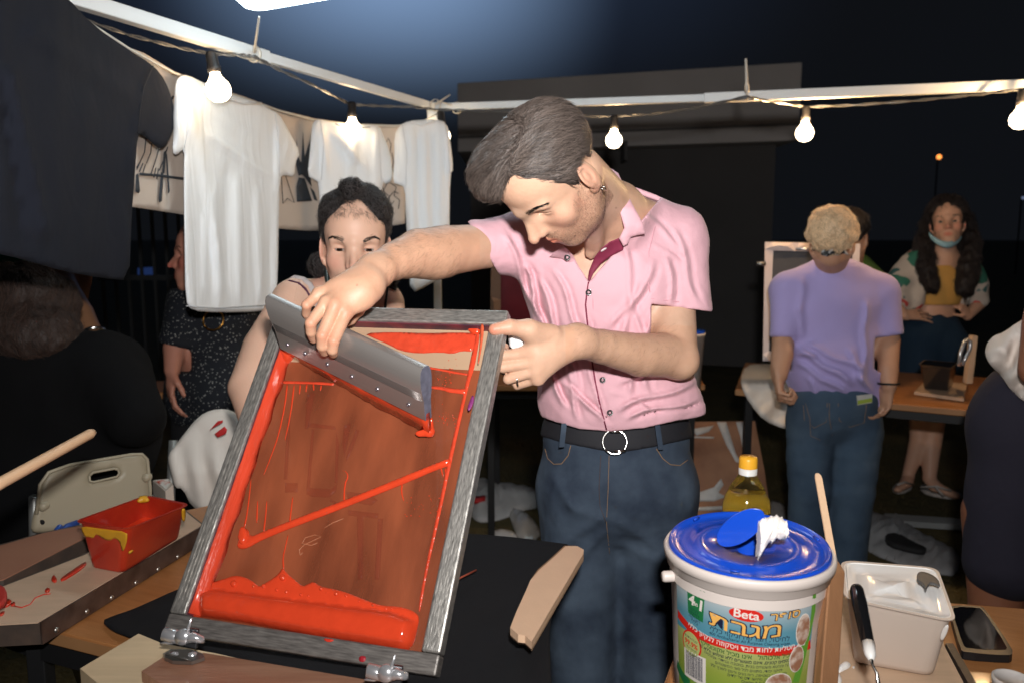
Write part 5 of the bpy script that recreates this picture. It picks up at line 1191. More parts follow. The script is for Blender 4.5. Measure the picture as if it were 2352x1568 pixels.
tc = n.new('ShaderNodeTexCoord'); vo = n.new('ShaderNodeTexVoronoi'); vo.inputs['Scale'].default_value = 95; L.new(tc.outputs['Object'], vo.inputs['Vector']); mr = n.new('ShaderNodeMapRange'); mr.inputs['From Min'].default_value = .26; mr.inputs['From Max'].default_value = .20; L.new(vo.outputs['Distance'], mr.inputs['Value']); mx = n.new('ShaderNodeMix'); mx.data_type = 'RGBA'; L.new(mr.outputs['Result'], mx.inputs['Factor']); mx.inputs['A'].default_value = (.006, .008, .013, 1); mx.inputs['B'].default_value = (.24, .24, .23, 1); L.new(mx.outputs['Result'], n['Principled BSDF'].inputs['Base Color'])
f_ = Fld((-1.50, -.42, -3.15), (-.72, .20, -2.64), .010); f_.ell(J(490, 740, 2.92), (.16, .2, .12), None, .05); f_.ell(J(500, 890, 2.92), (.19, .22, .15), None, .06); f_.chain([J(435, 690, 2.9), J(405, 790, 2.83)], [.075, .060], .03); p_, X_, Y_ = pxy(f_)
f_.F = np.maximum(f_.F, (Y_-(985-(X_-380)*.17))*.0015); f_.F = np.where((X_ < 440) & (Y_ < 850), np.maximum(f_.F, (Y_-(785+(X_-370)*.25))*.0015), f_.F).astype(np.float32); f_.disp(lambda p: .006*vnoise(p*14)); bake('dress', f_, DOT, dd_)
f_ = Fld((-1.40, -1.5, -3.1), (-.8, -.12, -2.7), .012); f_.ell(J(490, 900, 2.92), (.15, .22, .11), None, .05); f_.cap(J(450, 980, 2.92), J(440, 1300, 2.92), .085, .06, .03); f_.cap(J(540, 980, 2.92), J(540, 1300, 2.92), .085, .06, .03); bake('trousers', f_, mat('black_trousers', (.008, .008, .010), .9), dd_)
torus('necklace', P(490, 735, 2.76), .035, .003, (0, -1, .3), mat('brass', (.5, .25, .06), .3, 1.0), dd_)
# ============================================================ setting
def dzz(x, y, z): return (CAMZ-z)/(sp+(np.asarray(y, float)-784)/FPX*cp)
def PD(x, y, z): return P(x, y, float(dzz(x, y, z)))
GRD = mat('dry_grass', (.12, .085, .030), .95, col2=(.050, .048, .018), nscale=3, contrast=.25, bump=.02, bscale=25, detail=8)
n = 60; V = []; F = []
for i in range(n+1):
    for j in range(n+1):
        x = -30+60*i/n; y = -10+60*j/n; V.append((x, y, .012*float(vnoise(np.array([[x*.9, y*.9, 4.]]))[0])*(1)-.01))
V = [(x*6 if abs(x) > 29 else x, y*6 if y > 49 or y < -9 else y, z) for x, y, z in V]
for i in range(n):
    for j in range(n): F.append([i*(n+1)+j, (i+1)*(n+1)+j, (i+1)*(n+1)+j+1, i*(n+1)+j+1])
g = mk('ground', V, F, GRD, loc=(0, 0, 0)); g['kind'] = 'structure'
# tufts of dry grass
gv = []; gf = []; rg = np.random.default_rng(5)
for _ in range(9000):
    y = rg.uniform(2.6, 6.5); x = rg.uniform(-.42, .66)*y+rg.normal(0, .05); h = rg.uniform(.008, .03); a = rg.uniform(0, 6.28); w = .0025; b = len(gv); lx, ly = rg.normal(0, .012, 2)
    gv += [(x-w*math.cos(a), y-w*math.sin(a), -.012), (x+w*math.cos(a), y+w*math.sin(a), -.012), (x+lx, y+ly, h)]; gf.append([b, b+1, b+2])
g = mk('grass', gv, gf, mat('grass_blade', (.075, .055, .018), .8, noise=.5, nscale=5), loc=(0, 0, 0)); g['kind'] = 'stuff'
# pale kerb line on the ground
m_ = MB(); a, b = PD(2030, 1190, 0), PD(2260, 1206, 0); a2, b2 = PD(2030, 1206, 0), PD(2262, 1222, 0); m_.hexa([a2, b2, b, a]+[v+Vector((0, 0, .03)) for v in (a2, b2, b, a)]); k = m_.build('kerb', mat('kerb_concrete', (.30, .31, .31), .9, noise=.3, nscale=12), smooth=False, bevel=.004); k['kind'] = 'structure'
# low pavilion
BD = 8.0
bd = thing('pavilion', 'low dark concrete pavilion with a wide pale fascia behind the string lights', 'building', tuple(P(1500, 784, BD+2).to_2d())+(0,))
def hz(y, d=BD): return float(P(1176, y, d).z)
xr = P(1838, 300, BD).x; ycam = P(1500, 250, BD).y
CON = mat('fascia_concrete', (.62, .58, .56), .9, noise=.25, nscale=1.2, bump=.003); CON2 = mat('dark_wall', (.12, .115, .115), .95, noise=.2, nscale=2)
m_ = MB(); z0, z1 = hz(322), hz(146)
m_.hexa([(-.62, ycam+1.1, z0), (xr, ycam, z0), (xr, ycam+6, z0), (-.62, ycam+6, z0), (-.62, ycam+1.1, z1), (xr, ycam, z1), (xr, ycam+6, z1), (-.62, ycam+6, z1)]); m_.build('fascia', CON, bd, smooth=False, bevel=.01)
m_ = MB(); m_.hexa([(-.5, ycam+1.5, 0), (xr-.1, ycam+.4, 0), (xr-.1, ycam+5.8, 0), (-.5, ycam+5.8, 0), (-.5, ycam+1.5, z0-.002), (xr-.1, ycam+.4, z0-.002), (xr-.1, ycam+5.8, z0-.002), (-.5, ycam+5.8, z0-.002)]); m_.build('wall', CON2, bd, smooth=False)
m_ = MB(); zm = hz(285); m_.hexa([(-.62, ycam+1.098, zm-.012), (xr, ycam-.002, zm-.012), (xr, ycam-.02, zm-.012), (-.62, ycam+1.08, zm-.012), (-.62, ycam+1.098, zm+.012), (xr, ycam-.002, zm+.012), (xr, ycam-.02, zm+.012), (-.62, ycam+1.08, zm+.012)]); m_.build('drip_moulding', mat('dark_joint', (.2, .19, .19), .9), bd, smooth=False)
m_ = MB(); m_.box((xr-.2-1.55, ycam+.05, 2.2), (xr-.2-1.52, ycam+.35, z0)); m_.build('bracket', CON2, bd, smooth=False)
# railing and small far lamps
rl = thing('railing', 'faint dark metal railing far behind the person in the dotted dress', 'railing', (P(350, 784, 7).x, P(350, 784, 7).y, 0)); MET = mat('rail_metal', (.05, .055, .06), .7, .2)
for i in range(12):
    m_ = MB(); c = P(240+i*30, 700, 7); m_.box((c.x-.012, c.y-.012, 0), (c.x+.012, c.y+.012, 1.72)); m_.build('bar', MET, rl, smooth=False)
a, b = P(230, 700, 7), P(590, 700, 7)
for z in (1.05, 1.725): m_ = MB(); m_.box((a.x, a.y-.02, z), (b.x, b.y+.02, z+.045)); m_.build('rail', MET, rl, smooth=False)
m_ = MB(); m_.quadprism([P(316, 616, 8), P(350, 614, 8), P(350, 640, 8), P(316, 642, 8)], (0, 1, 0), .05); o = m_.build('wall_screen', mat('blue_screen', (.01, .02, .06), .5, emit=(.03, .07, .25), estr=.28), smooth=False); tag(o, 'small dim blue screen glowing on the dark wall far left', 'screen')
def lampfar(x, y, d, r, col, st, label):
    m_ = MB(); c = P(x, y, d); t_ = thing('far_lamp', label, 'lamp', (c.x, c.y, 0)); m_.lathe([(r*math.sin(t), -r*math.cos(t)) for t in np.linspace(0, math.pi, 9)], c, 12, close=False); m_.build('lamp_head', mat('far_lamp'+str(x), col, .5, emit=col, estr=st), t_)
    m_ = MB(); m_.tube([(c.x, c.y+.1, 0), (c.x, c.y+.1, c.z), (c.x, c.y, c.z+r)], .03, 6); m_.build('pole', MET, t_)
lampfar(2157, 361, 30, .09, (1, .30, .06), 2.2, 'small orange lamp far away in the dark at the upper right')
lampfar(1101, 618, 14, .05, (1, .42, .18), 1.2, 'small orange lamp glowing far away beside the raised arm')
lampfar(2350, 455, 30, .05, (.2, .25, .4), .8, 'tiny bluish lamp far away at the right edge')
# ---------------- gazebo frame, lights and line
GZ = 1.99
PAINT = mat('white_paint', (.78, .80, .80), .38, noise=.08, nscale=8, bump=.0006, bscale=80)
gz = thing('gazebo_frame', 'white metal gazebo frame of two long bars meeting at a corner post', 'gazebo frame', (PD(1000, 248, GZ).x, PD(1000, 248, GZ).y, 0))
cor = PD(1000, 247, GZ); lft = PD(120, -22, GZ); rgt = PD(2480, 189, GZ); ld = (lft-cor).normalized(); rd = (rgt-cor).normalized(); U = Vector((0, 0, 1))
def bar(a, b, w, h, m, name='bar'):
    t = (b-a).normalized(); s_ = t.cross(U).normalized()*w/2; u = U*h/2; q = MB(); q.hexa([a-s_-u, a+s_-u, b+s_-u, b-s_-u, a-s_+u, a+s_+u, b+s_+u, b-s_+u]); return q.build(name, m, gz, smooth=False, bevel=.003)
midL = PD(612, 133, GZ); bar(cor+ld*.02, midL, .026, .030, PAINT); bar(midL, lft+ld*1.2, .034, .038, PAINT)
midR = PD(1617, 226, GZ); bar(cor+rd*.02, midR, .026, .030, PAINT); bar(midR, rgt+rd*1.5, .034, .038, PAINT)
bar(Vector((cor.x, cor.y, 0)), Vector((cor.x, cor.y+.0001, GZ+.02)), .034, .034, PAINT, 'post') if False else None
m_ = MB(); m_.box((cor.x-.017, cor.y-.017, 0), (cor.x+.017, cor.y+.017, GZ+.02)); m_.build('post', PAINT, gz, smooth=False, bevel=.003)
m_ = MB(); m_.box((cor.x-.034, cor.y-.034, GZ-.07), (cor.x+.034, cor.y+.034, GZ-.005)); m_.build('corner_bracket', PAINT, gz, smooth=False, bevel=.006)
def tie(a, b, label, r=.0035):
    t_ = thing('cable_tie', label, 'cable tie', tuple(a), 'cable ties on the gazebo frame'); q = MB(); q.tube([a, a.lerp(b, .2), a.lerp(b, .25), b], [r*1.6, r*1.6, r, r*.8], 6); q.build('tail', mat('nylon', (.60, .55, .48), .5), t_)
    q = MB(); q.lathe([(.0235, -.004), (.026, -.004), (.026, .004), (.0235, .004)], a-Vector((0, 0, .004)), 12, axis=ld if a.x < cor.x+.1 else rd, close=False); q.build('loop', mat('nylon', (.60, .55, .48), .5), t_)
tie(PD(584, 122, GZ), PD(595, 40, GZ+.02)+Vector((0, 0, 0)), 'long upright cable tie on the left bar')
tie(PD(1000, 240, GZ), P(1034, 218, 3.4), 'short slanted cable tie at the frame corner'); tie(PD(1050, 246, GZ), P(1004, 232, 3.42), 'tangled pale cable tie just right of the frame corner')
tie(PD(1716, 212, GZ), P(1713, 135, 3.05), 'thick white cable tie standing up from the right bar', .006)
# ceiling lamp
LP = [PD(566, -2, 2.12), PD(604, 24, 2.12), PD(1500, -150, 2.12), PD(1380, -330, 2.12)]
lamp = thing('ceiling_lamp', 'bright white rounded panel lamp hanging above the hanging shirts', 'lamp', tuple(P(760, -60, 2.1)))
O_ = P(620, -10, 2.25); lx = (P(1500, -128, 2.2)-P(604, 25, 2.25)).normalized(); ly = Vector((-.2, -1, 0)); ly = (ly-lx*ly.dot(lx)).normalized(); lz = lx.cross(ly)
LW, LH, cr = 1.15, .20, .05; a0 = P(566, -6, 2.25)
def rr(w, h, r, n=6):
    o = []
    for cx, cy, t0 in ((w-r, h-r, 0), (r, h-r, 90), (r, r, 180), (w-r, r, 270)):
        for k in range(n+1): t = math.radians(t0+90*k/n); o.append((cx+r*math.cos(t), cy+r*math.sin(t)))
    return o
out = rr(LW, LH, cr); corner = P(604, 25, 2.25); org = corner-lx*.035
q = MB(); nn = len(out); zz = -1 if lz.z > 0 else 1
q.v = [tuple(org+lx*a+ly*b+lz*zz*.0) for a, b in out]+[tuple(org+lx*a+ly*b-lz*zz*.03) for a, b in out]; q.f = [list(range(nn)), [nn+i for i in range(nn)][::-1]]+[[i, (i+1) % nn, nn+(i+1) % nn, nn+i] for i in range(nn)]; q.m = [0]*len(q.f)
q.build('diffuser', mat('lamp_diffuser', (.9, .95, 1), .4, emit=(.74, .92, 1.0), estr=9.0), lamp, smooth=False)
q2 = MB(); q2.v = [tuple(org+lx*(a*1.006-.003)+ly*(b*1.02-.002)-lz*zz*.0305) for a, b in out]+[tuple(org+lx*(a*1.006-.003)+ly*(b*1.02-.002)-lz*zz*.05) for a, b in out]; q2.f = [list(f) for f in q.f]; q2.m = [0]*len(q2.f); q2.build('housing', PAINT, lamp, smooth=False)
q = MB(); q.tube([org+lx*.5+ly*.1+U*.02, org+lx*.5+ly*.1+U*.5], .006, 6); q.build('hanger', MET, lamp)
# cable and bulbs
CABL = mat('clear_cable', (.10, .10, .10), .22, coat=.6); WARM = (1.0, .70, .36)
def cable(pts, label, z):
    P3 = []; 
    for (x0, y0), (x1, y1) in zip(pts[:-1], pts[1:]):
        for t in np.linspace(0, 1, 7)[:-1]: P3.append(PD(x0+(x1-x0)*t, y0+(y1-y0)*t, z))
    P3.append(PD(*pts[-1], z)); q = MB()
    for s_ in (0, math.pi):
        tw = [p+Vector((0, math.cos(i*1.1+s_)*.0035, math.sin(i*1.1+s_)*.0035)) for i, p in enumerate(P3)]; q.tube(tw, .0032, 6)
    t_ = thing('string_light_cable', label, 'cable', tuple(P3[len(P3)//2])); 
    for s_ in (0,): q.build('twisted_wire', CABL, t_)
cable([(60, -20), (170, 38), (300, 82), (420, 112), (490, 124), (560, 128), (586, 131), (640, 160), (720, 196), (805, 240), (870, 244), (950, 246), (1000, 252)], 'twisted clear lamp cable sagging along the left gazebo bar', 1.965)
cable([(1000, 252), (1080, 254), (1200, 258), (1300, 267), (1410, 268), (1500, 262), (1600, 248), (1716, 222), (1760, 232), (1850, 246), (1960, 242), (2100, 232), (2240, 218), (2345, 206), (2460, 200)], 'twisted clear lamp cable sagging along the right gazebo bar', 1.96)
BULB = mat('bulb_glow', (1, .9, .7), .3, emit=(1.0, .80, .52), estr=13); SOCK = mat('black_socket', (.02, .02, .022), .45)
def mkbulb(x, y, z, label, tilt=(0, 0), s_=1.0):
    base = PD(x, y, z); t_ = thing('light_bulb', label, 'light bulb', tuple(base), 'warm bulbs on the string lights'); ax = Vector((tilt[0], tilt[1], -1)).normalized()
    q = MB(); q.lathe([(r*1.22, z*1.22) for r, z in [(.0001, -.002), (.010, -.002), (.0135, .004), (.0135, .030), (.016, .034), (.016, .046), (.0125, .048)]], base, 16, axis=ax, close=False); q.build('socket', SOCK, t_)
    q = MB(); q.lathe([(r*1.22, z*1.22) for r, z in [(.0115, .046), (.0125, .054), (.018, .064), (.0265, .074), (.0300, .088), (.0265, .102), (.016, .113), (.0001, .117)]], base, 20, axis=ax, close=False); q.build('glass', BULB, t_)
    l = bpy.data.lights.new('bulb_light', 'POINT'); l.energy = .6 if x < 1300 else 3 if x < 1600 else 22; l.color = (1, .62, .30); l.shadow_soft_size = .03; lo = bpy.data.objects.new('bulb_light', l); COL.objects.link(lo); lo.parent = t_; lo.location = ax*.086+Vector((0, -.034, 0))
    l.use_shadow = True
for a in ((484, 121, 1.96, 'glowing bulb over the left shoulder of the nearest white shirt', (.16, 0)), (808, 236, 1.965, 'glowing bulb over the collar of the middle white shirt', (0, 0)), (1012, 256, 1.965, 'glowing bulb at the gazebo corner above the farthest white shirt', (.05, 0)),
          (1411, 266, 1.96, 'glowing bulb just right of the head of the man in pink', (0, 0)), (1851, 245, 1.96, 'glowing bulb above the blond person in lavender', (0, 0)), (2350, 206, 1.96, 'glowing bulb cut by the right edge of the photo', (-.02, 0))): mkbulb(*a)
# line and cloths
LX = [-200, 0, 130, 305, 400, 560, 720, 900, 1010]; LD = [1.25, 1.42, 1.62, 2.05, 2.30, 2.72, 3.18, 3.38, 3.46]
def dl(x, off=0): return np.interp(x, LX, LD)+off
q = MB(); q.tube([P(x, y, float(dl(x))) for x, y in ((60, -40), (130, -4), (215, 60), (305, 118), (400, 168), (480, 200), (560, 226), (640, 254), (720, 276), (800, 286), (900, 290), (960, 285), (1004, 262))], .0035, 6); o = q.build('clothesline', mat('rope', (.62, .60, .55), .7)); tag(o, 'thin white clothesline sagging from the upper left to the frame corner', 'clothesline')
def folds(lines, base=.006):
    def f(x, y):
        d = base*(np.sin(x/11+np.sin(y/60)*1.5)*.3+vnoise(np.stack([x/30, y/90, x*0+1.5], 1))*.8)*np.clip((y-150)/200, 0.25, 1)
        for x0, y0, x1, y1, w, a in lines:
            L = math.hypot(x1-x0, y1-y0); tx, ty = (x1-x0)/L, (y1-y0)/L; s = (x-x0)*tx+(y-y0)*ty; c = -(x-x0)*ty+(y-y0)*tx; d = d+1.5*a*np.exp(-(c/(w*.8))**2)*np.clip(s/30+.2, 0, 1)*np.clip((L-s)/50+.1, 0, 1)
        return d
    return f
WHT = mat('white_cotton', (.86, .87, .88), .85, weave=.0002, fold=.007, stretch=(1.7, 1.7, .28)); BLC = mat('black_shirt_cotton', (.013, .015, .023), .95, weave=.0003, fold=.004, noise=.08, spec=.2)
o = cloth('hanging_shirt', [(-120, -60), (60, -70), (150, -10), (215, 60), (300, 118), (352, 150), (380, 185), (398, 235), (402, 285), (388, 325), (370, 345), (352, 333), (330, 312), (316, 306), (310, 400), (302, 500), (297, 645), (240, 640), (150, 625), (60, 598), (-40, 575), (-140, 560)], lambda x, y: dl(x, -.03)-.0002*(y-300)*.2, BLC, step=12, th=.012, fold=folds([(20, 150, 110, 560, 16, .02), (8, 250, 60, 560, 10, -.015), (330, 190, 300, 420, 10, .012), (60, 60, 330, 240, 30, .012), (200, 200, 190, 600, 30, .01)]), rounds=1, puff=.002)
tag(o, 'large black t-shirt hanging at the upper left, nearest on the line', 'shirt')
q = MB(); q.tube([P(x, y, float(dl(x, -.052))) for x, y in ((352, 152), (330, 200), (322, 250), (316, 306))], .0018, 5); q.build('sleeve_seam', mat('black_seam', (.02, .02, .024), .9), o)
def tee(poly, fl_, label, off, seams, neck):
    o = cloth('hanging_shirt', poly, lambda x, y: dl(x, off), WHT, step=7, th=.012, fold=folds(fl_), rounds=1, puff=.004); tag(o, label, 'shirt', 'white t-shirts on the clothesline')
    for s_ in seams:
        q = MB(); q.tube([P(x, y, float(dl(x, off-.036))) for x, y in s_], .0014, 5); q.build('seam', mat('white_seam', (.62, .63, .66), .9), o)
    q = MB(); q.tube([P(x, y, float(dl(x, off-.028))) for x, y in neck], .004, 6); q.build('collar_rib', WHT, o)
tee([(403, 190), (412, 176), (430, 172), (470, 192), (520, 214), (560, 228), (590, 234), (612, 246), (640, 262), (655, 285), (668, 310), (690, 352), (678, 374), (676, 408), (655, 402), (642, 408), (640, 520), (638, 640), (632, 706), (600, 716), (500, 718), (440, 714), (426, 690), (424, 560), (422, 400), (424, 340), (405, 358), (396, 350), (399, 310), (398, 250)],
    [(432, 190, 440, 340, 8, .018), (446, 260, 520, 700, 10, .012), (470, 300, 640, 420, 16, .012), (640, 280, 634, 700, 8, .014), (490, 420, 505, 714, 9, .012), (545, 400, 550, 714, 10, .012), (590, 430, 600, 714, 9, .012), (455, 220, 600, 330, 18, .008), (470, 480, 470, 700, 7, .01), (660, 320, 650, 400, 6, .012), (410, 200, 408, 340, 8, .014), (520, 380, 522, 700, 8, -.010)], 'largest white t-shirt, hanging between the black shirt and the curly haired woman', -.03,
    [[(424, 180), (434, 230), (430, 300), (424, 340)], [(632, 262), (640, 330), (642, 404)], [(428, 703), (500, 708), (632, 700)]], [(472, 194), (510, 222), (560, 238), (600, 238)])
tee([(716, 290), (722, 278), (735, 274), (760, 282), (800, 287), (850, 288), (872, 290), (880, 310), (896, 350), (902, 400), (898, 418), (884, 424), (880, 414), (874, 470), (872, 640), (800, 660), (735, 650), (736, 560), (733, 420), (722, 414), (706, 404), (712, 350)],
    [(740, 290, 750, 420, 7, .016), (760, 300, 850, 400, 12, .014), (820, 300, 800, 420, 10, .012), (865, 300, 860, 500, 7, .012), (770, 290, 820, 360, 8, .01), (725, 290, 722, 400, 7, .012)], 'white t-shirt hanging directly behind the head of the curly haired woman', -.03,
    [[(736, 278), (744, 330), (738, 414)], [(866, 292), (872, 350), (876, 415)]], [(770, 284), (800, 298), (850, 292)])
tee([(905, 312), (918, 288), (940, 278), (970, 276), (1000, 274), (1026, 282), (1034, 320), (1042, 390), (1034, 400), (1032, 520), (1034, 600), (1020, 632), (985, 655), (942, 676), (940, 600), (932, 500), (930, 430), (914, 424), (902, 420), (906, 370)],
    [(922, 290, 935, 420, 6, .016), (945, 290, 950, 660, 8, .014), (1010, 290, 1010, 640, 8, .014), (975, 300, 985, 640, 9, .012), (1025, 290, 1032, 400, 6, .014)], 'farthest white t-shirt, hanging at the corner post above the raised forearm', -.05,
    [[(924, 288), (934, 350), (932, 428)], [(1022, 284), (1030, 340), (1033, 398)]], [(945, 280), (970, 288), (1000, 279)])
BAN = mat('beige_canvas', (.58, .49, .42), .9, weave=.0003, fold=.003)
ban = cloth('banner', [(303, 112), (330, 122), (400, 164), (480, 196), (560, 222), (640, 252), (720, 272), (800, 284), (932, 288), (932, 400), (930, 514), (860, 526), (760, 530), (700, 530), (620, 524), (500, 508), (400, 490), (300, 475), (302, 300)], lambda x, y: dl(x, .06), BAN, step=12, th=.004, fold=lambda x, y: .010*np.sin(x/70)+.004*vnoise(np.stack([x/60, y/60, x*0], 1)))
tag(ban, 'long beige canvas banner with black ink figures hanging behind the white t-shirts', 'banner')
INKB = mat('black_paint', (.030, .036, .045), .8)
def bpoly(poly, nm='painted_figure', off=.045, m=INKB): cloth(nm, poly, lambda x, y: dl(x, off)-.010*np.sin(x/70), m, ban, step=9, th=.002)
def bline(pts, w=2.4, nm='painted_line'):
    q = MB(); q.tube([P(x, y, float(dl(x, .044))-.010*math.sin(x/70)) for x, y in pts], w*.0011, 5); q.build(nm, INKB, ban)
bpoly([(312, 402), (318, 398), (322, 440), (318, 445), (311, 440)]); bpoly([(370, 396), (376, 398), (372, 462), (366, 466), (364, 455)]); bpoly([(320, 397), (360, 400), (422, 408), (422, 414), (360, 406), (320, 403)]); bpoly([(380, 352), (384, 354), (390, 440), (386, 446)]); bpoly([(376, 350), (382, 345), (378, 398), (372, 400)])
for l_ in ([(336, 312), (332, 350), (322, 372), (314, 390)], [(350, 315), (346, 352), (336, 376)], [(366, 335), (360, 360), (352, 385)], [(385, 338), (378, 362), (366, 392)], [(322, 372), (314, 385)], [(328, 376), (320, 395)], [(334, 378), (328, 398)], [(352, 385), (346, 402)], [(358, 386), (353, 408)], [(364, 388), (360, 412)]): bline(l_, 1.4)
bline([(398, 222), (388, 240), (384, 258), (392, 290)], 2.6); bpoly([(396, 330), (402, 340), (398, 348)])
bpoly([(688, 300), (692, 352), (686, 400), (694, 356)]) if False else None
bpoly([(681, 318), (685, 360), (690, 372), (692, 372), (696, 300), (700, 360), (718, 305), (722, 330), (712, 400), (716, 430), (700, 408), (694, 402), (686, 404), (680, 380)]); bpoly([(686, 408), (700, 410), (717, 462), (682, 464), (681, 430)])
bline([(646, 402), (650, 468), (660, 456), (676, 466), (656, 404)], 1.6); bpoly([(712, 430), (722, 440), (730, 462), (722, 460)])
for l_ in ([(886, 330), (892, 318), (898, 332), (896, 350), (888, 352), (886, 332)], [(890, 352), (884, 380), (892, 400), (900, 385), (906, 400)], [(884, 395), (890, 420), (880, 440), (895, 452), (888, 480)], [(896, 420), (910, 430), (905, 450), (918, 460), (915, 480)], [(878, 430), (886, 450), (880, 470), (890, 492)], [(880, 350), (878, 380), (884, 410)], [(900, 352), (904, 372), (900, 392)], [(892, 455), (905, 440), (915, 445)], [(886, 460), (900, 470), (905, 462)]): bline(l_, 1.8, 'painted_line')
# ============================================================ tables and props
WOOD = mat('orange_wood', (.46, .20, .07), .42, col2=(.33, .13, .04), nscale=5, stretch=(2, 18, 2), bump=.0004, detail=6, contrast=.3, coat=.15)
WOODE = mat('table_edge', (.38, .19, .08), .5, noise=.2, nscale=10); BLKM = mat('black_metal', (.012, .012, .013), .5)
def table(name, label, quad, z, legs=True, th=.028):
    q = [PD(x, y, z) if isinstance(x, (int, float)) else x for x, y in quad]; c = sum(q, Vector())/4; t_ = thing(name, label, 'table', (c.x, c.y, 0)); D = Vector((0, 0, -th))
    e = (q[1]-q[0]).normalized(); s_ = e.cross(U)
    m = MB(); m.hexa([v+D for v in q]+q); m.build('tabletop', WOOD, t_, smooth=False, bevel=.003, rot=[e, -s_, U])
    m = MB(); qi = [c+(v-c)*1.004 for v in q]; Vz = Vector((0, 0, 1)); m.hexa([Vector((v.x, v.y, z-th+.003)) for v in qi]+[Vector((v.x, v.y, z-.004)) for v in qi]); m.build('edge_band', WOODE, t_, smooth=False)
    for v in q:
        w = c+(v-c)*.90; m = MB(); m.box((w.x-.016, w.y-.016, 0), (w.x+.016, w.y+.016, z-th-.001)); m.build('leg', BLKM, t_, smooth=False, bevel=.002)
    for i in range(4):
        a, b = c+(q[i]-c)*.90, c+(q[(i+1) % 4]-c)*.90; t = (b-a).normalized(); a = a+t*.017; b = b-t*.017; s2 = t.cross(U)*.012; zb, zt = z-th-.04, z-th-.002; m = MB()
        m.hexa([Vector((v.x, v.y, zb)) for v in (a-s2, a+s2, b+s2, b-s2)]+[Vector((v.x, v.y, zt)) for v in (a-s2, a+s2, b+s2, b-s2)]); m.build('apron', BLKM, t_, smooth=False)
    return t_
table('table', 'orange wooden table under the red paint tub and the tilted silk screen', [(60, 1432), (860, 1630), (560, 1142), (-260, 1318)], .75)
table('table', 'orange wooden table under the wipe bucket and the white paint tub', [(1500, 1640), (2760, 1900), (2560, 1412), (1610, 1338)], .758)
table('table', 'wooden table with the black tub, between the blond person and the masked woman', [(1690, 893), (2330, 950), (2300, 868), (1712, 832)], .75)
table('table', 'wooden table behind the man in pink, holding a red screen and a white bucket', [(1100, 884), (1618, 882), (1590, 838), (1120, 822)], .75)
table('table', 'small wooden table beside the hand of the person in the dotted dress', [(322, 908), (470, 886), (420, 870), (240, 884)], .75)
def slab(name, poly, z, th, m, parent, rounds=0, step=14, top=None, **kw):
    o = on_plane(name, poly, (0, 0, z), (0, 0, 1), m, parent, step=step, h=0, below=-th, rounds=rounds, smooth=False, **kw); return o
# two printing boards at the left
LW_ = mat('pale_plywood', (.60, .42, .29), .6, noise=.22, detail=8, nscale=9, stretch=(1, 6, 1), bump=.0004); DK_ = mat('grimy_edge', (.10, .065, .048), .5, col2=(.05, .04, .035), nscale=22, contrast=.2, bump=.0008)
bo = thing('printing_board', 'pale board with a riveted dark edge and red ink dribbles, under the red tub', 'board', tuple(PD(200, 1350, .755)))
pol = [(-60, 1440), (90, 1432), (470, 1205), (420, 1165), (190, 1272), (-60, 1368)]
slab('core', pol, .790, .036, DK_, bo); slab('face', [(-56, 1436), (86, 1428), (464, 1204), (420, 1169), (190, 1275), (-56, 1370)], .7925, .002, LW_, bo)
A_, B_ = PD(90, 1432, .79), PD(470, 1205, .79); nrm = (B_-A_).cross(U).normalized(); nrm = nrm if nrm.y < 0 else -nrm
m = MB(); m.hexa([A_+nrm*.001-U*.036, B_+nrm*.001-U*.036, B_+nrm*.004-U*.036, A_+nrm*.004-U*.036, A_+nrm*.001+U*.0035, B_+nrm*.001+U*.0035, B_+nrm*.004+U*.0035, A_+nrm*.004+U*.0035]); m.build('metal_edging', mat('stained_metal', (.17, .12, .10), .38, .6, col2=(.08, .05, .04), nscale=25, contrast=.2, bump=.0006), bo, smooth=False)
for x, y in ((130, 1446), (200, 1403), (257, 1371), (313, 1337), (364, 1306), (409, 1277)):
    r = P(x, y, 1)-Vector((0, 0, CAMZ)); t = (A_+nrm*.004-Vector((0, 0, CAMZ))).dot(nrm)/r.dot(nrm); c = Vector((0, 0, CAMZ))+r*t; m = MB(); m.lathe([(.0048, 0), (.0040, .0018), (.0001, .0026)], c, 10, axis=nrm, close=False); m.build('rivet', mat('rivet_metal', (.45, .42, .38), .3, .9), bo)
INKT = mat('spilt_red_ink', (.60, .035, .012), .3, coat=.4)
for pg in ([(138, 1330), (170, 1308), (196, 1290), (200, 1297), (176, 1316), (142, 1336)], [(118, 1330), (124, 1320), (132, 1332), (128, 1338), (119, 1336)], [(104, 1354), (112, 1350), (116, 1356), (110, 1361), (103, 1360)], [(0, 1392), (16, 1376), (28, 1380), (24, 1390), (10, 1396)], [(24, 1388), (34, 1382), (36, 1390), (26, 1393)], [(0, 1408), (12, 1404), (8, 1412), (0, 1416)]):
    on_plane('ink_dribble', smooth_poly(pg, 1), (0, 0, .7926), (0, 0, 1), INKT, bo, step=4, h=.0025, below=.0001)
m = MB(); m.tube([PD(x, y, .7935) for x, y in ((30, 1390), (50, 1394), (70, 1386), (80, 1372), (100, 1364), (116, 1362))], .0011, 5); m.build('ink_dribble', INKT, bo)
m = MB(); m.tube([P(x, y, 1.40) for x, y in ((25, 1412), (14, 1418), (8, 1440), (8, 1470), (12, 1500))], .0012, 5); m.build('wire_hook', SILVER, bo)
bo2 = thing('printing_board', 'reddish brown board with a dark edge lying behind the pale riveted board', 'board', tuple(PD(60, 1270, .755)))
pol2 = [(-80, 1352), (8, 1332), (196, 1236), (320, 1190), (290, 1182), (96, 1222), (-80, 1272)]
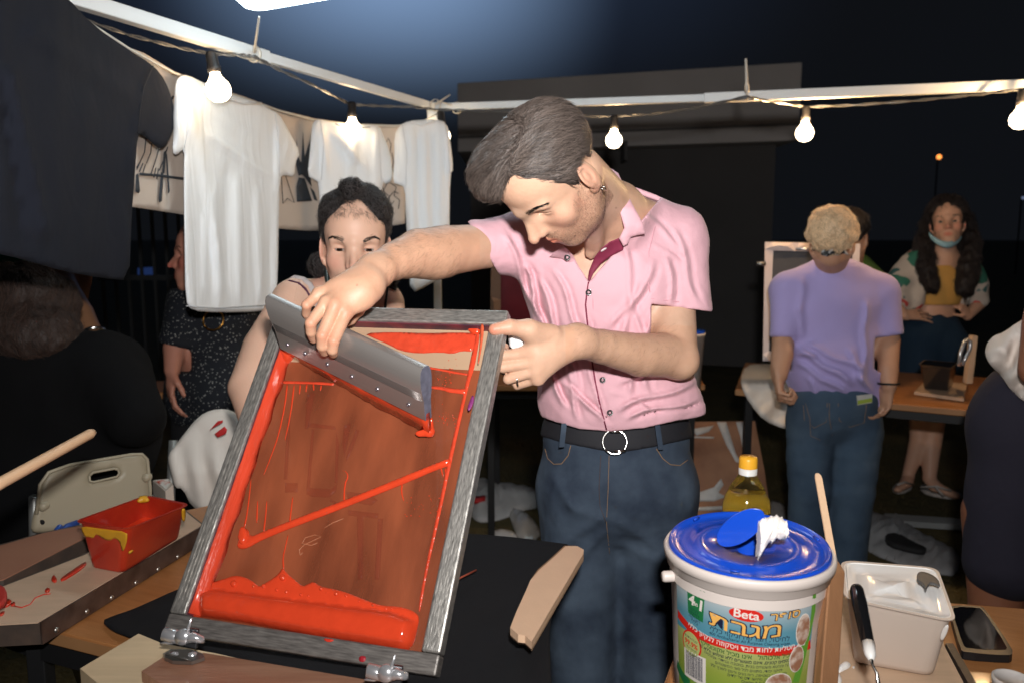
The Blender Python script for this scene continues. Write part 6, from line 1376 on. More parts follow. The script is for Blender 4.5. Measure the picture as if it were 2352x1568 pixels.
slab('core', pol2, .800, .045, DK_, bo2); slab('face', [(-76, 1349), (8, 1329), (194, 1234), (314, 1191), (290, 1185), (96, 1224), (-76, 1274)], .8025, .002, mat('red_stained_board', (.30, .12, .075), .5, col2=(.38, .19, .12), nscale=6, contrast=.3), bo2)
# rounded tubs
def rquad(q, r, n=5):
    out = []; q = [Vector(v) for v in q]
    for i in range(4):
        p, a, b = q[i], q[i-1], q[(i+1) % 4]; da, db = (a-p).normalized(), (b-p).normalized(); A, B = p+da*r, p+db*r
        for k in range(n+1): t = k/n; out.append(A*(1-t)**2+p*2*t*(1-t)+B*t*t)
    return out
def tub(label, name, rim, zr, bot, zb, rimr, m_out, m_in, level, m_paint, lip=.006, th=.0025, cat='tub', lipm=None):
    R_ = [PD(x, y, zr) for x, y in rim]; B_ = [PD(x, y, zb) for x, y in bot]; c = sum(B_, Vector())/4; t_ = thing(name, label, cat, tuple(c)); ring = lambda t, ins=0: [v+(cc-v).normalized()*ins for v in rquad([B_[i].lerp(R_[i], t) for i in range(4)], rimr*(.8+.2*t)) for cc in [(sum([B_[i].lerp(R_[i], t) for i in range(4)], Vector())/4)]]
    rings = [ring(0, .006), ring(.02, .001), ring(.1), ring(.35), ring(.65), ring(.9), ring(.985)]; rings += [ring(.985, -lip), ring(1.0, -lip), ring(1.0, 0), ring(1.0, th), ring(.7, th), ring(.35, th), ring(.06, th)]; n = len(rings[0]); m = MB(); m.v = [tuple(v) for r in rings for v in r]
    for k in range(len(rings)-1):
        for i in range(n): m.f.append([k*n+i, k*n+(i+1) % n, (k+1)*n+(i+1) % n, (k+1)*n+i]); m.m.append(0 if k < 9 else 1)
    m.f.append(list(range(n))[::-1]); m.m.append(0); m.f.append([(len(rings)-1)*n+i for i in range(n)]); m.m.append(1); m.build('tub_wall', [m_out, m_in], t_, autosmooth=50)
    # paint surface
    base = ring(level, th*.8); cc = sum(base, Vector())/n; m = MB(); K_ = 12; m.v = []
    for k in range(K_+1):
        for v in base:
            p = cc.lerp(v, k/K_) if k else cc.copy(); nz = float(vnoise(np.array([[p.x*38, p.y*38, 3.3]]))[0])*.008+float(vnoise(np.array([[p.x*90, p.y*90, 1.3]]))[0])*.003; m.v.append((p.x, p.y, p.z+nz*(1-(k/K_)**6)+.004*(k/K_)**8))
    for k in range(K_):
        for i in range(n): m.f.append([k*n+i, k*n+(i+1) % n, (k+1)*n+(i+1) % n, (k+1)*n+i]); m.m.append(0)
    m.build('paint', m_paint, t_); return t_
REDT = mat('red_stained_plastic', (.34, .014, .010), .32, col2=(.55, .045, .015), nscale=9, detail=8, contrast=.2, bump=.0006, bscale=50, coat=.35); YEL = mat('yellow_paint', (.66, .33, .02), .45, noise=.2, nscale=40)
tb = tub('red plastic tub smeared with yellow and filled with red ink on the pale board', 'paint_tub', [(177, 1195), (291, 1214), (431, 1158), (334, 1138)], .893, [(208, 1303), (281, 1317), (414, 1234), (330, 1222)], .7930, .018, REDT, REDT, .42, INK, cat='paint tub')
def on_face(pl, parent, name, m, a, b, c, off=.0008, **kw):
    a, b, c = Vector(a), Vector(b), Vector(c); nn_ = (b-a).cross(c-a).normalized(); nn_ = nn_ if nn_.y < 0 else -nn_; return on_plane(name, pl, tuple(a+nn_*.0002), tuple(nn_), m, parent, h=off, below=0, **kw)
ra, rb, rc, rd_ = [PD(x, y, .893) for x, y in ((177, 1195), (291, 1214), (431, 1158), (334, 1138))]; ba_, bb_, bc_ = PD(208, 1303, .793), PD(281, 1317, .793), PD(414, 1234, .793)
on_face(smooth_poly([(184, 1206), (240, 1214), (292, 1220), (293, 1238), (286, 1262), (280, 1264), (278, 1250), (272, 1238), (262, 1234), (255, 1240), (240, 1238), (222, 1224), (214, 1236), (206, 1232), (196, 1232), (190, 1222)], 1), tb, 'yellow_smear', YEL, ra, rb, bb_, step=4)
on_face(smooth_poly([(296, 1264), (306, 1260), (300, 1268), (294, 1270)], 1), tb, 'yellow_smear', YEL, rb, rc, bb_, step=3, off=.003); on_face(smooth_poly([(416, 1168), (424, 1165), (424, 1190), (420, 1196), (417, 1190)], 1), tb, 'yellow_smear', YEL, rb, rc, bb_, step=3, off=.003)
m = MB(); m.tube([PD(x, y, .889) for x, y in ((318, 1150), (324, 1146), (334, 1145), (340, 1148))], [.003, .008, .008, .003], 6); m.build('yellow_smear', YEL, tb)
# white tub
WPL = mat('white_plastic', (.64, .55, .48), .45, noise=.05, nscale=10, sss=.0); WPA = mat('white_paint_wet', (.84, .82, .79), .40, coat=.15)
wt_ = tub('white plastic tub full of thick white paint beside the black handled knife', 'paint_tub', [(1946, 1372), (2190, 1424), (2148, 1304), (1938, 1288)], .905, [(1958, 1522), (2143, 1555), (2160, 1470), (1985, 1430)], .7795, .022, WPL, WPA, .96, WPA, cat='paint tub')
on_plane('dark_smear', smooth_poly([(2106, 1316), (2118, 1312), (2138, 1318), (2155, 1330), (2160, 1348), (2146, 1340), (2132, 1340), (2126, 1360), (2122, 1342), (2106, 1334)], 1), (0, 0, .9105), (0, 0, 1), mat('grey_paint', (.10, .095, .09), .5, noise=.4, nscale=90), wt_, step=4, h=.001, below=-.002)
for pg in ([(2168, 1436), (2180, 1432), (2176, 1450), (2164, 1470), (2158, 1462)],): on_face(smooth_poly(pg, 1), wt_, 'paint_drip', WPA, PD(1946, 1372, .905), PD(2190, 1424, .905), PD(2143, 1555, .7795), step=3, off=.002)
# board under tub and blobs
wb = thing('printing_board', 'pale wooden board under the white paint tub and wipe bucket', 'board', tuple(PD(2000, 1500, .76)))
slab('face', [(1840, 1330), (2150, 1380), (2168, 1480), (2214, 1568), (2290, 1700), (1640, 1700), (1700, 1500)], .7790, .018, mat('pale_pine', (.58, .41, .28), .55, noise=.24, detail=8, nscale=8, stretch=(1, 7, 1)), wb)
m = MB(); a, b = PD(2172, 1476, .782), PD(2300, 1700, .782); s_ = Vector((.006, 0, 0)); m.hexa([a-U*.02, a-U*.02+s_*2, b-U*.02+s_*2, b-U*.02, a, a+s_*2, b+s_*2, b]); m.build('dark_batten', DK_, wb, smooth=False)
for i, pg in enumerate(([(1878, 1385), (1890, 1376), (1900, 1384), (1892, 1396), (1902, 1410), (1896, 1424), (1884, 1418), (1890, 1402), (1880, 1398)], [(1880, 1428), (1892, 1424), (1898, 1440), (1888, 1456), (1880, 1446)], [(1924, 1530), (1940, 1518), (1956, 1524), (1950, 1534), (1936, 1540), (1926, 1546)], [(1956, 1530), (1964, 1528), (1962, 1536)], [(1914, 1548), (1930, 1546), (1936, 1566), (1920, 1575), (1908, 1566)])):
    o = on_plane('paint_blob', smooth_poly(pg, 2), (0, 0, .7796), (0, 0, 1), WPA, wb, step=4, prof=lambda dm, x, y: .0005+.007*np.sqrt(np.clip(dm/.008, 0, 1)), below=0)
# knife
kn_ = thing('palette_knife', 'palette knife with a glossy black handle leaning on the white paint tub', 'palette knife', tuple(P(1985, 1440, 1.08)))
m = MB(); H0, H1 = P(1966, 1344, 1.145), P(1998, 1498, 1.04); t = (H1-H0).normalized(); m.tube([H0, H0+t*.004, H0+t*.010, H0.lerp(H1, .3), H0.lerp(H1, .6), H0.lerp(H1, .88), H1], [.003, .0080, .0098, .0105, .0095, .0085, .0045], 14); m.build('handle', mat('gloss_black', (.008, .008, .009), .12, coat=.8), kn_)
m = MB(); m.tube([H1-t*.004, H1+t*.02, P(2014, 1545, 1.02), P(2022, 1600, 1.0)], [.0045, .0018, .0022, .004], 8); m.build('blade', SILVER, kn_)
m = MB(); m.tube([H1-t*.015, H1+t*.004, H1+t*.012], [.0092, .0070, .003], 10); m.build('paint_blob', WPA, kn_)
# wooden post and stick
po = thing('wooden_bar', 'square brown wooden bar standing up beside the wipe bucket', 'wooden bar', tuple(P(1895, 1560, 1.0)))
a, b, c_, d_ = P(1888, 1292, 1.10), P(1906, 1318, 1.075), P(1942, 1312, 1.095), P(1925, 1284, 1.12); e_, f2, g2_, h2 = P(1862, 1640, 1.03), P(1876, 1680, 1.0), P(1920, 1670, 1.02), P(1900, 1632, 1.05)
m = MB(); m.hexa([e_, f2, g2_, h2, a, b, c_, d_]); m.build('bar', mat('brown_wood', (.33, .16, .075), .55, noise=.18, nscale=9, stretch=(6, 6, 1), bump=.0005), po, smooth=False, bevel=.0025)
st = MB(); a, b = P(1878, 1086, 1.24), P(1916, 1300, 1.13); sd_ = Vector((.0052, 0, 0)); fw = Vector((0, .0018, 0)); m = MB(); n = 9; pts = []
ol = [(-1, .06), (-.8, .02), (-.4, .0), (.4, .0), (.8, .02), (1, .06)]
V = [a+sd_*u+(b-a)*v for u, v in ol]+[b+sd_*1.0, b-sd_*1.0]; nn = len(V); m.v = [tuple(v-fw) for v in V]+[tuple(v+fw) for v in V]; m.f = [list(range(nn)), [nn+i for i in range(nn)][::-1]]+[[i, (i+1) % nn, nn+(i+1) % nn, nn+i][::-1] for i in range(nn)]; m.m = [0]*len(m.f)
o = m.build('stirring_stick', mat('stick_wood', (.72, .48, .30), .6, noise=.12, nscale=12, stretch=(20, 20, 1)), smooth=False); tag(o, 'flat pale stirring stick standing up behind the brown wooden bar', 'stick')
# oil bottle
ob = P(1717, 1100, 1.46); ob = Vector((ob.x, ob.y, .7585)); bt_ = thing('oil_bottle', 'clear ribbed bottle of golden oil with a yellow cap behind the wipe bucket', 'bottle', tuple(ob)); zt = float(P(1717, 1044, 1.46).z)-.7585
HB = zt; R0 = .0430; prof = [(.001, .0), (.036, .0), (R0, .006)]
for k in range(5): z = .012+k*(HB-.105)/5; prof += [(R0, z), (R0-.0022, z+.008), (R0, z+.016)]
prof += [(R0, HB-.092), (R0-.003, HB-.080), (.031, HB-.060), (.020, HB-.042), (.0150, HB-.034), (.0140, HB-.020)]
m = MB(); m.lathe(prof, ob, 40, close=False); gl = mat('clear_pet', (.92, .93, .88), .06, trans=1.0, ior=1.32); m.build('bottle_body', gl, bt_)
oil = [(max(r-.0018, .001), z+.001) for r, z in prof if z < HB-.085]+[(R0-.012, HB-.0765), (.001, HB-.0765)]; m = MB(); m.lathe(oil, ob, 40, close=False); m.build('oil', mat('golden_oil', (.85, .60, .08), .06, trans=.55, ior=1.40), bt_)
m = MB(); m.lathe([(.0165, HB-.034), (.0165, HB-.022), (.0001, HB-.021)], ob, 30, close=False); m.build('neck_ring', mat('cap_white', (.75, .74, .70), .4), bt_)
m = MB(); m.lathe([(.0167, HB-.0215), (.0165, HB-.006), (.0150, HB-.001), (.0001, HB)], ob, 36, close=False); m.build('cap', mat('cap_yellow', (.85, .42, .03), .35), bt_)
# phone, white jar
ph = thing('phone', 'black phone lying face up beside the white paint tub', 'phone', tuple(PD(2255, 1440, .762)))
pp_ = [(2188, 1388), (2250, 1390), (2262, 1396), (2325, 1488), (2326, 1500), (2316, 1504), (2216, 1497), (2206, 1490), (2180, 1398)]
on_plane('case', smooth_poly(pp_, 1), (0, 0, .7745), (0, 0, 1), mat('phone_case', (.010, .010, .011), .4), ph, step=8, h=0, below=-.0130, smooth=False); on_plane('glass', smooth_poly([(2192, 1392), (2248, 1394), (2258, 1400), (2314, 1484), (2310, 1492), (2222, 1487), (2212, 1480), (2188, 1404)], 1), (0, 0, .7750), (0, 0, 1), mat('phone_glass', (.004, .004, .005), .035, spec=.5), ph, step=8, h=0, below=-.0004, smooth=False)
jr = P(2325, 1556, 1.0); jr = PD(2325, 1560, .80); jt = thing('jar', 'small white round jar at the bottom right corner', 'jar', (jr.x, jr.y, .7585)); m = MB(); m.lathe([(.020, 0), (.024, .003), (.025, .036), (.026, .038), (.026, .044), (.023, .045), (.023, .042), (.0001, .041)], Vector((jr.x, jr.y, .7585)), 32, close=False); m.build('jar_body', mat('white_cup', (.52, .48, .45), .4), jt)
# ============================================================ wipe bucket
BZ0, BZ1 = .7985, .985
bc = P(1717, 1292, 1.135); BC = Vector((bc.x, bc.y, 0)); RT = .1125
def BR(z): return .0985+(RT-.0985-.004)*(z-BZ0)/(BZ1-BZ0)
bk_ = thing('wipe_bucket', 'white bucket of cleaning wipes with a blue lid and a printed green and blue label', 'bucket', (BC.x, BC.y, .7795))
m = MB(); m.lathe([(.001, .7795), (.094, .7795), (.0975, .784), (BR(.83), .83), (BR(.963), .963), (BR(.9655)+.003, .966), (RT, .9675), (RT+.001, .978), (RT+.0045, .980), (RT+.0055, .990), (RT+.003, .994), (RT-.001, .993), (RT-.004, .985), (RT-.004, .95)], BC, 96, close=False); m.build('pail', mat('bucket_white', (.66, .58, .53), .38, noise=.04, nscale=12), bk_)
# label: cylinder coordinates from the picture
th0 = math.atan2(-BC.y, -BC.x)
def LC(px_, py_, R=.1045):
    o = np.array([0-BC.x, 0-BC.y]); r = cam2w(J(px_, py_, 1.0))-np.array([0, 0, CAMZ]); a = r[0]**2+r[1]**2; b = o[0]*r[0]+o[1]*r[1]; c = o@o-R*R; dis = max(b*b-a*c, 0)
    t = (-b-math.sqrt(dis))/a; X = o[0]+r[0]*t; Y = o[1]+r[1]*t; return (((math.atan2(Y, X)-th0+math.pi) % (2*math.pi)-math.pi)*R, CAMZ+r[2]*t)
def wrapper(off): 
    def w(V):
        out = []
        for v in V: th = v[0]/.1045+th0; r = BR(v[1])+off+(v[2] if len(v) > 2 and False else 0); out.append((BC.x+r*math.cos(th), BC.y+r*math.sin(th), v[1]))
        return out
    return w
def lab(pxpoly, off, m_, name='label_print', uv=False, rounds=0, step=.006, mats=None):
    pl = [LC(x, y) for x, y in pxpoly] if not uv else pxpoly
    if rounds: pl = smooth_poly(pl, rounds)
    V2, F_, dd = fill2d(pl, step); return mk(name, wrapper(off)(V2), F_, m_, bk_, smooth=True)
def zdn(name, stops, z0, z1):
    m_ = mat(name, (.5, .5, .5), .38); n = m_.node_tree.nodes; L = m_.node_tree.links; tc = n.new('ShaderNodeTexCoord'); sx = n.new('ShaderNodeSeparateXYZ'); L.new(tc.outputs['Object'], sx.inputs[0]); mr = n.new('ShaderNodeMapRange'); mr.inputs['From Min'].default_value = z0-.7795; mr.inputs['From Max'].default_value = z1-.7795
    L.new(sx.outputs['Z'], mr.inputs['Value']); rp = n.new('ShaderNodeValToRGB'); L.new(mr.outputs['Result'], rp.inputs[0]); rp.color_ramp.elements[0].position = stops[0][0]; rp.color_ramp.elements[0].color = stops[0][1]+(1,); rp.color_ramp.elements[1].position = stops[-1][0]; rp.color_ramp.elements[1].color = stops[-1][1]+(1,)
    for p_, c in stops[1:-1]: e = rp.color_ramp.elements.new(p_); e.color = c+(1,)
    L.new(rp.outputs[0], n['Principled BSDF'].inputs['Base Color']); return m_
lx0 = LC(1557, 1400)[0]; lx1 = LC(1866, 1400)[0]; ztop = LC(1700, 1344)[1]
lab([(lx0, .80), (lx1, .80), (lx1, ztop), (lx0, ztop)], .0006, zdn('label_green', [(0, (.16, .30, .03)), (.5, (.26, .32, .05)), (1, (.40, .42, .16))], .80, .90), uv=True)
lab([(lx0, LC(1560, 1435)[1])]+[LC(x, y) for x, y in ((1590, 1455), (1630, 1475), (1700, 1492), (1780, 1500), (1850, 1492))]+[(lx1, LC(1850, 1480)[1]), (lx1, ztop), (lx0, ztop)], .0009, zdn('label_sky', [(0, (.06, .26, .36)), (.35, (.10, .26, .33)), (.7, (.36, .42, .44)), (1, (.50, .47, .45))], .885, ztop), uv=True)
RED_ = mat('label_red', (.62, .020, .012), .38); NAVY = mat('label_navy', (.010, .016, .045), .4); CREAM = mat('label_gold', (.80, .42, .10), .4); PALE = mat('label_pale', (.85, .70, .48), .4); LWT = mat('label_white', (.74, .68, .62), .4); LGR = mat('label_dark_green', (.015, .16, .05), .4); TXG = mat('label_text_green', (.02, .10, .02), .5)
def band(top, bot, off, m_): lab(top+bot[::-1], off, m_, step=.004)
band([(1559, 1398), (1575, 1420), (1592, 1440), (1625, 1458), (1680, 1474), (1740, 1484), (1790, 1487), (1830, 1480), (1860, 1468)], [(1558, 1416), (1574, 1438), (1594, 1460), (1628, 1477), (1682, 1492), (1742, 1502), (1792, 1505), (1832, 1499), (1862, 1488)], .0013, RED_)
band([(1552, 1515), (1562, 1540), (1580, 1562)], [(1549, 1530), (1560, 1560), (1578, 1590)], .0012, LGR)
lab([(1583, 1340), (1623, 1356), (1616, 1428), (1583, 1404)], .0013, LGR)
lab([(1849, 1345), (1862, 1340), (1858, 1420), (1848, 1450), (1836, 1490), (1830, 1540), (1822, 1568), (1838, 1568), (1852, 1500), (1868, 1400), (1868, 1338)], .0014, mat('label_leaf', (.10, .30, .03), .4))
def heb(s_):
    out = []
    for wd in s_.split(' ')[::-1]: out.append(wd if wd.isdigit() else wd[::-1])
    return ' '.join(out)
def ltext(txt, x, y, size, m_, off=.0017, rot=0.0, bold=0.0, arc=None, shear=0, name='label_lettering', sx=1.0):
    cx, cz = LC(x, y); cr_, sr_ = math.cos(rot), math.sin(rot)
    def warp(V):
        V = V.copy(); X = V[:, 0]*sx+V[:, 1]*shear; Y = V[:, 1]
        if arc is not None: Y = Y+np.interp(X, *arc)
        return np.stack([cx+X*cr_-Y*sr_, cz+X*sr_+Y*cr_, V[:, 2]], 1)
    return text_mesh(name, txt, size, m_, bk_, None, None, None, bold=bold, wrap=wrapper(off), warp=warp)
def circ(x, y, rx, rz, off, m_, tilt=0.0, n=28):
    cx, cz = LC(x, y); lab([(cx+rx*math.cos(t)*math.cos(tilt)-rz*math.sin(t)*math.sin(tilt), cz+rx*math.cos(t)*math.sin(tilt)+rz*math.sin(t)*math.cos(tilt)) for t in np.linspace(0, 2*math.pi, n+1)[:-1]], off, m_, uv=True, step=.004)
circ(1714, 1409, .0215, .0090, .0014, RED_, -.06); ltext('Beta', 1714, 1409, .0165, LWT, rot=-.06, bold=.0003, sx=1.1)
for dx, col, off, bo_ in ((0, NAVY, .0016, .0013), (0, CREAM, .0020, .0001)):
    ltext(heb('מגבת'), 1712, 1440, .029, col, off, bold=bo_, sx=1.5, rot=-.03, arc=([-.06, -.02, .02, .06], [.003, -.001, -.003, .004])); ltext(heb('סופר'), 1803, 1410, .016, col, off, bold=bo_*.7, sx=1.25, rot=.08, shear=.2)
ltext('4', 1593, 1376, .020, LWT, bold=.0006, rot=-.12); ltext('in', 1602, 1385, .009, LWT, bold=.0002, rot=-.12); ltext('1', 1613, 1390, .021, LWT, bold=.0008, rot=-.12)
for i, t_ in enumerate(('לניקוי', 'לחיטוי', 'הברקה', 'כללי')): ltext(heb(t_), 1597, 1400+i*9, .0068, NAVY, rot=-.15)
ltext(heb('לחיטוי, הברקה וניקוי כללי'), 1722, 1463, .0100, NAVY, rot=-.02); ltext('400 Antibacterial All Purpose Cleaning wipes', 1722, 1474, .0058, NAVY, rot=-.02)
arc_ = ([-.075, -.045, 0, .045, .075], [.008, .0015, .0, .0015, .004]); ltext(heb('400 מטליות לחות מבד ויסקוזה לנקיון כללי'), 1712, 1489, .0098, LWT, arc=arc_, bold=.0001)
ltext(heb('מכיל אלכוהול   אינו מכיל אקונומיקה'), 1712, 1507, .0088, TXG, arc=arc_, bold=.0001); ltext(heb('מכיל בסמים קטנים, אינם מאושרים ללא שימוש וללא מאמץ'), 1712, 1519, .0062, NAVY, arc=arc_, bold=.0001)
for i, t_ in enumerate(('מנקה ומחטא משטחים בבית, במטבח ובחדרי אמבטיה', 'לניקוי יסודי, מתאים לכל סוגי המשטחים', 'ללא צורך בשטיפה, ריח נעים ורענן לאורך זמן')): ltext(heb(t_), 1720, 1530+i*10, .0056, NAVY, arc=arc_)
for i, t_ in enumerate(('יש להרחיק מהישג ידם של ילדים', 'Quality & Safety')): ltext(heb(t_) if i == 0 else t_, 1735, 1560+i*9, .0056, NAVY)
circ(1587, 1478, .0185, .0200, .0015, RED_); circ(1587, 1478, .0160, .0175, .0018, mat('label_lime', (.42, .46, .16), .4)); ltext('99.9%', 1587, 1478, .0105, RED_, .0021, rot=-.1, bold=.0002); ltext(heb('קוטל חיידקים'), 1587, 1465, .0045, NAVY, .0021, rot=-.1); ltext(heb('לחיטוי יעיל'), 1588, 1490, .0045, NAVY, .0021, rot=-.1)
cx, cz = LC(1592, 1530); lab([(cx-.020, cz-.022), (cx+.020, cz-.022), (cx+.020, cz+.020), (cx-.020, cz+.020)], .0018, LWT, uv=True); rb_ = random.Random(11); x = cx-.016; q = MB()
while x < cx+.015:
    w = rb_.choice([.0005, .0008, .0012]); n0 = len(q.v); q.v += wrapper(.0022)([(x, cz-.017), (x+w, cz-.017), (x+w, cz+.018), (x, cz+.018)]); q.f.append([n0, n0+1, n0+2, n0+3]); q.m.append(0); x += w+rb_.choice([.0006, .0009])
q.build('barcode', NAVY, bk_)
PHT = mat('label_photo', (.30, .14, .08), .4, col2=(.62, .50, .42), nscale=60, contrast=.1)
for x, y, rx, rz in ((1842, 1443, .011, .022), (1830, 1512, .011, .018), (1790, 1572, .018, .015)): circ(x, y, rx+.001, rz+.001, .0019, LWT); circ(x, y, rx, rz, .0022, PHT)
lab([(1776, 1330), (1822, 1324), (1821, 1334), (1812, 1340), (1784, 1342), (1777, 1338)], .012, mat('grip_recess', (.34, .36, .42), .5), 'grip_slot') if False else None
q = MB(); 
for a0, a1, z0, z1, off in ((.050, .098, .9595, .9615, .0165),): pass
# handle lug and lid
lg = LC(1543, 1300, .116); q = MB(); v = wrapper(.0)([(lg[0], .97)])[0]; 
for dz_, r in ((0, .008),): q.lathe([(.0001, .012), (r*.8, .012), (r, .009), (r, -.004)], Vector((BC.x+(RT)*math.cos(lg[0]/.1045+th0), BC.y+(RT)*math.sin(lg[0]/.1045+th0), .955)), 16, axis=Vector((math.cos(lg[0]/.1045+th0), math.sin(lg[0]/.1045+th0), 0)), close=False)
q.build('handle_lug', mat('bucket_white', (.66, .58, .53), .38), bk_)
BLUE = mat('blue_plastic', (.008, .065, .50), .24, coat=.3, noise=.12, nscale=14, bump=.0006, bscale=30); BV = Vector((BC.x, BC.y, .992)); tl = Vector((-.02, -.055, 1)).normalized()
m = MB(); m.lathe([(.1105, -.004), (.1115, .004), (.1095, .009), (.1070, .0095), (.1045, .006), (.1000, .0035), (.0760, .0040), (.0745, .0055), (.0600, .0060), (.0585, .0045), (.0380, .0050), (.0365, -.003), (.0150, -.004), (.0140, -.018), (.0001, -.020)], BV, 96, axis=tl, close=False); lid = m.build('lid', BLUE, bk_)
la = tl.orthogonal().normalized(); lx_ = Vector((1, 0, 0)); lx_ = (lx_-tl*lx_.dot(tl)).normalized(); ly_ = tl.cross(lx_)
# hinged flap standing open
hA = BV+tl*.006-lx_*.046+ly_*.002; fu = (P(1742, 1182, 1.10)-P(1648, 1250, 1.125)).normalized(); fside = fu.cross(Vector((.1, -1, .35))).normalized(); f0 = P(1650, 1248, 1.105); Lf = .078; q = MB(); ol = []
for t in np.linspace(0, 2*math.pi, 33)[:-1]: ol.append(f0+fu*(Lf*.5-Lf*.5*math.cos(t))+fside*(.019*math.sin(t)))
nn = len(ol); fn = fu.cross(fside).normalized()*.0022; q.v = [tuple(v) for v in ol]+[tuple(v+fn) for v in ol]; q.f = [list(range(nn)), [nn+i for i in range(nn)][::-1]]+[[i, nn+i, nn+(i+1) % nn, (i+1) % nn] for i in range(nn)]; q.m = [0]*len(q.f); q.build('flap', BLUE, bk_, smooth=False, bevel=.0008)
q = MB()
for a in (.0, 2.1, 4.2): q.tube([BV+tl*.0098+(lx_*math.cos(a)+ly_*math.sin(a))*.100, BV+tl*.0098+(lx_*math.cos(a+.12)+ly_*math.sin(a+.12))*.098], .002, 6); q.build('lid_tab', BLUE, bk_); q = MB()
tw = Fld(J(1700, 1296, 1.16), J(1850, 1170, 1.0), .0020)
tw.chain([J(1722, 1284, 1.09), J(1728, 1262, 1.085), J(1742, 1240, 1.08), J(1760, 1218, 1.08), J(1782, 1212, 1.08), J(1806, 1214, 1.07), J(1830, 1220, 1.06)], [.009, .0120, .012, .0145, .0140, .0110, .005], .006, flat=((0, 0, 1), .8))
tw.cap(J(1752, 1205, 1.085), J(1775, 1198, 1.085), .009, .007, .006)
def twf(p): X, Y = px(p); s_ = (X-1720)*.6-(Y-1280)*.8; c = (X-1720)*.8+(Y-1280)*.6; return .0016*np.sin(c*.45+s_*.12)+.0012*np.sin(c*.9+s_*.05+1)+.0016*vnoise(p*110)
tw.disp(twf, .02); o = bake('tissue', tw, mat('tissue_white', (.80, .74, .69), .9, bump=.0005, bscale=120), None); tag(o, 'twisted white wipe pulled up out of the open blue lid', 'tissue')

# ============================================================ press board, clamps, cloth, handle
BLT = mat('black_tee_fabric', (.009, .009, .0105), .92, weave=.0003, fold=.003, spec=.25)
def zmap(x, y): return np.interp(x, [232, 300, 420, 560, 900, 1330], [.757, .762, .785, .812, .834, .866])
o = cloth('black_tee', [(232, 1425), (262, 1412), (300, 1400), (350, 1378), (400, 1355), (470, 1330), (600, 1290), (820, 1240), (1050, 1223), (1150, 1229), (1240, 1240), (1322, 1251), (1312, 1290), (1285, 1350), (1262, 1430), (1262, 1520), (1275, 1640), (1100, 1700), (1000, 1680), (860, 1590), (700, 1540), (470, 1500), (395, 1486), (330, 1474), (296, 1462), (258, 1448)],
          lambda x, y: dzz(x, y, zmap(x, y)), BLT, step=14, th=.005, rounds=1, fold=lambda x, y: .003*vnoise(np.stack([x/50, y/40, x*0+2], 1)))
tag(o, 'black t-shirt spread flat under the tilted silk screen ready for printing', 'shirt')
q = MB(); q.tube([PD(x, y, .866) for x, y in ((1038, 1336), (1065, 1322), (1094, 1308))], .0018, 5); o = q.build('red_smear', mat('dull_red', (.30, .06, .03), .6)); tag(o, 'thin dull red stick lying on the black t-shirt beside the screen', 'stick')
pb = thing('press_board', 'brown scratched press board carrying the two screen clamps', 'board', tuple(PD(600, 1560, .79)))
slab('plate', [(325, 1540), (384, 1502), (470, 1498), (820, 1556), (1040, 1600), (1020, 1720), (700, 1730), (420, 1600)], .838, .016, mat('brown_scratched_board', (.25, .11, .065), .42, col2=(.36, .19, .12), nscale=8, stretch=(1, 8, 1), contrast=.2, bump=.0008, coat=.2), pb)
lb = thing('wooden_board', 'pale yellowish wooden board under the brown press board', 'board', tuple(PD(330, 1540, .77)))
slab('plate', [(184, 1534), (318, 1454), (372, 1476), (500, 1500), (760, 1560), (700, 1740), (420, 1730)], .8215, .022, mat('pale_birch', (.60, .45, .28), .5, noise=.25, detail=8, nscale=7, stretch=(1, 9, 1)), lb)
wp = thing('table_end', 'dark strip', 'table') if False else None
def clamp(cx, cy, d, label, s_=1.0, mir=1):
    c = P(cx, cy, d); t_ = thing('hinge_clamp', label, 'clamp', tuple(c), 'hinge clamps holding the silk screen'); CH = mat('chrome', (.66, .66, .68), .22, .7, noise=.15, nscale=60); DKC = mat('dark_steel', (.06, .06, .065), .4, .7)
    def pt(x, y, dd=0): return P(cx+x*s_, cy+y*s_, d+dd)
    q = MB(); q.tube([pt(-46, 2), pt(-44, 2), pt(4, 14), pt(6, 14)], [.0055, .0095, .0095, .006], 16); q.build('clamp_rod', CH, t_)
    q = MB(); q.tube([pt(-10, 18, -.004), pt(10, -2, -.012), pt(20, -34, -.016)], [.004, .0030, .0012], 8); q.tube([pt(-2, 20, -.004), pt(24, 10, -.014), pt(44, 16, -.012), pt(48, 22, -.01)], [.006, .0075, .0055, .002], 10); q.build('wing_nut', CH, t_)
    q = MB(); q.tube([pt(-52, 24), pt(-30, 22), pt(-8, 20)], [.001, .0035, .002], 8); q.build('lever', CH, t_)
    q = MB(); q.quadprism([pt(12, -14), pt(40, -10), pt(36, 34), pt(8, 28)], (0, -1, .2), .008); q.build('jaw', DKC, t_, smooth=False, bevel=.002)
    q = MB(); q.lathe([(.0001, .0035), (.0105, .003), (.0115, -.004)], pt(-2, 10, -.012), 16, axis=Vector((-.3, -1, .3)), close=False); q.build('knob', CH, t_)
    return t_, pt
c1, pt = clamp(420, 1452, 1.135, 'left chromed hinge clamp at the lower left corner of the silk screen')
CH = MATS['chrome']; q = MB(); e = [PD(x, y, .8445) for x, y in ((374, 1500), (392, 1489), (440, 1490), (466, 1500), (470, 1508), (440, 1518), (396, 1516), (378, 1508))]; n8 = len(e); q.v = [tuple(v-U*.005) for v in e]+[tuple(v) for v in e]; q.f = [[n8+i for i in range(n8)]]+[[i, (i+1) % n8, n8+(i+1) % n8, n8+i] for i in range(n8)]; q.m = [0]*len(q.f); q.build('base_plate', mat('dull_steel', (.34, .33, .31), .3, .9), c1, smooth=False)
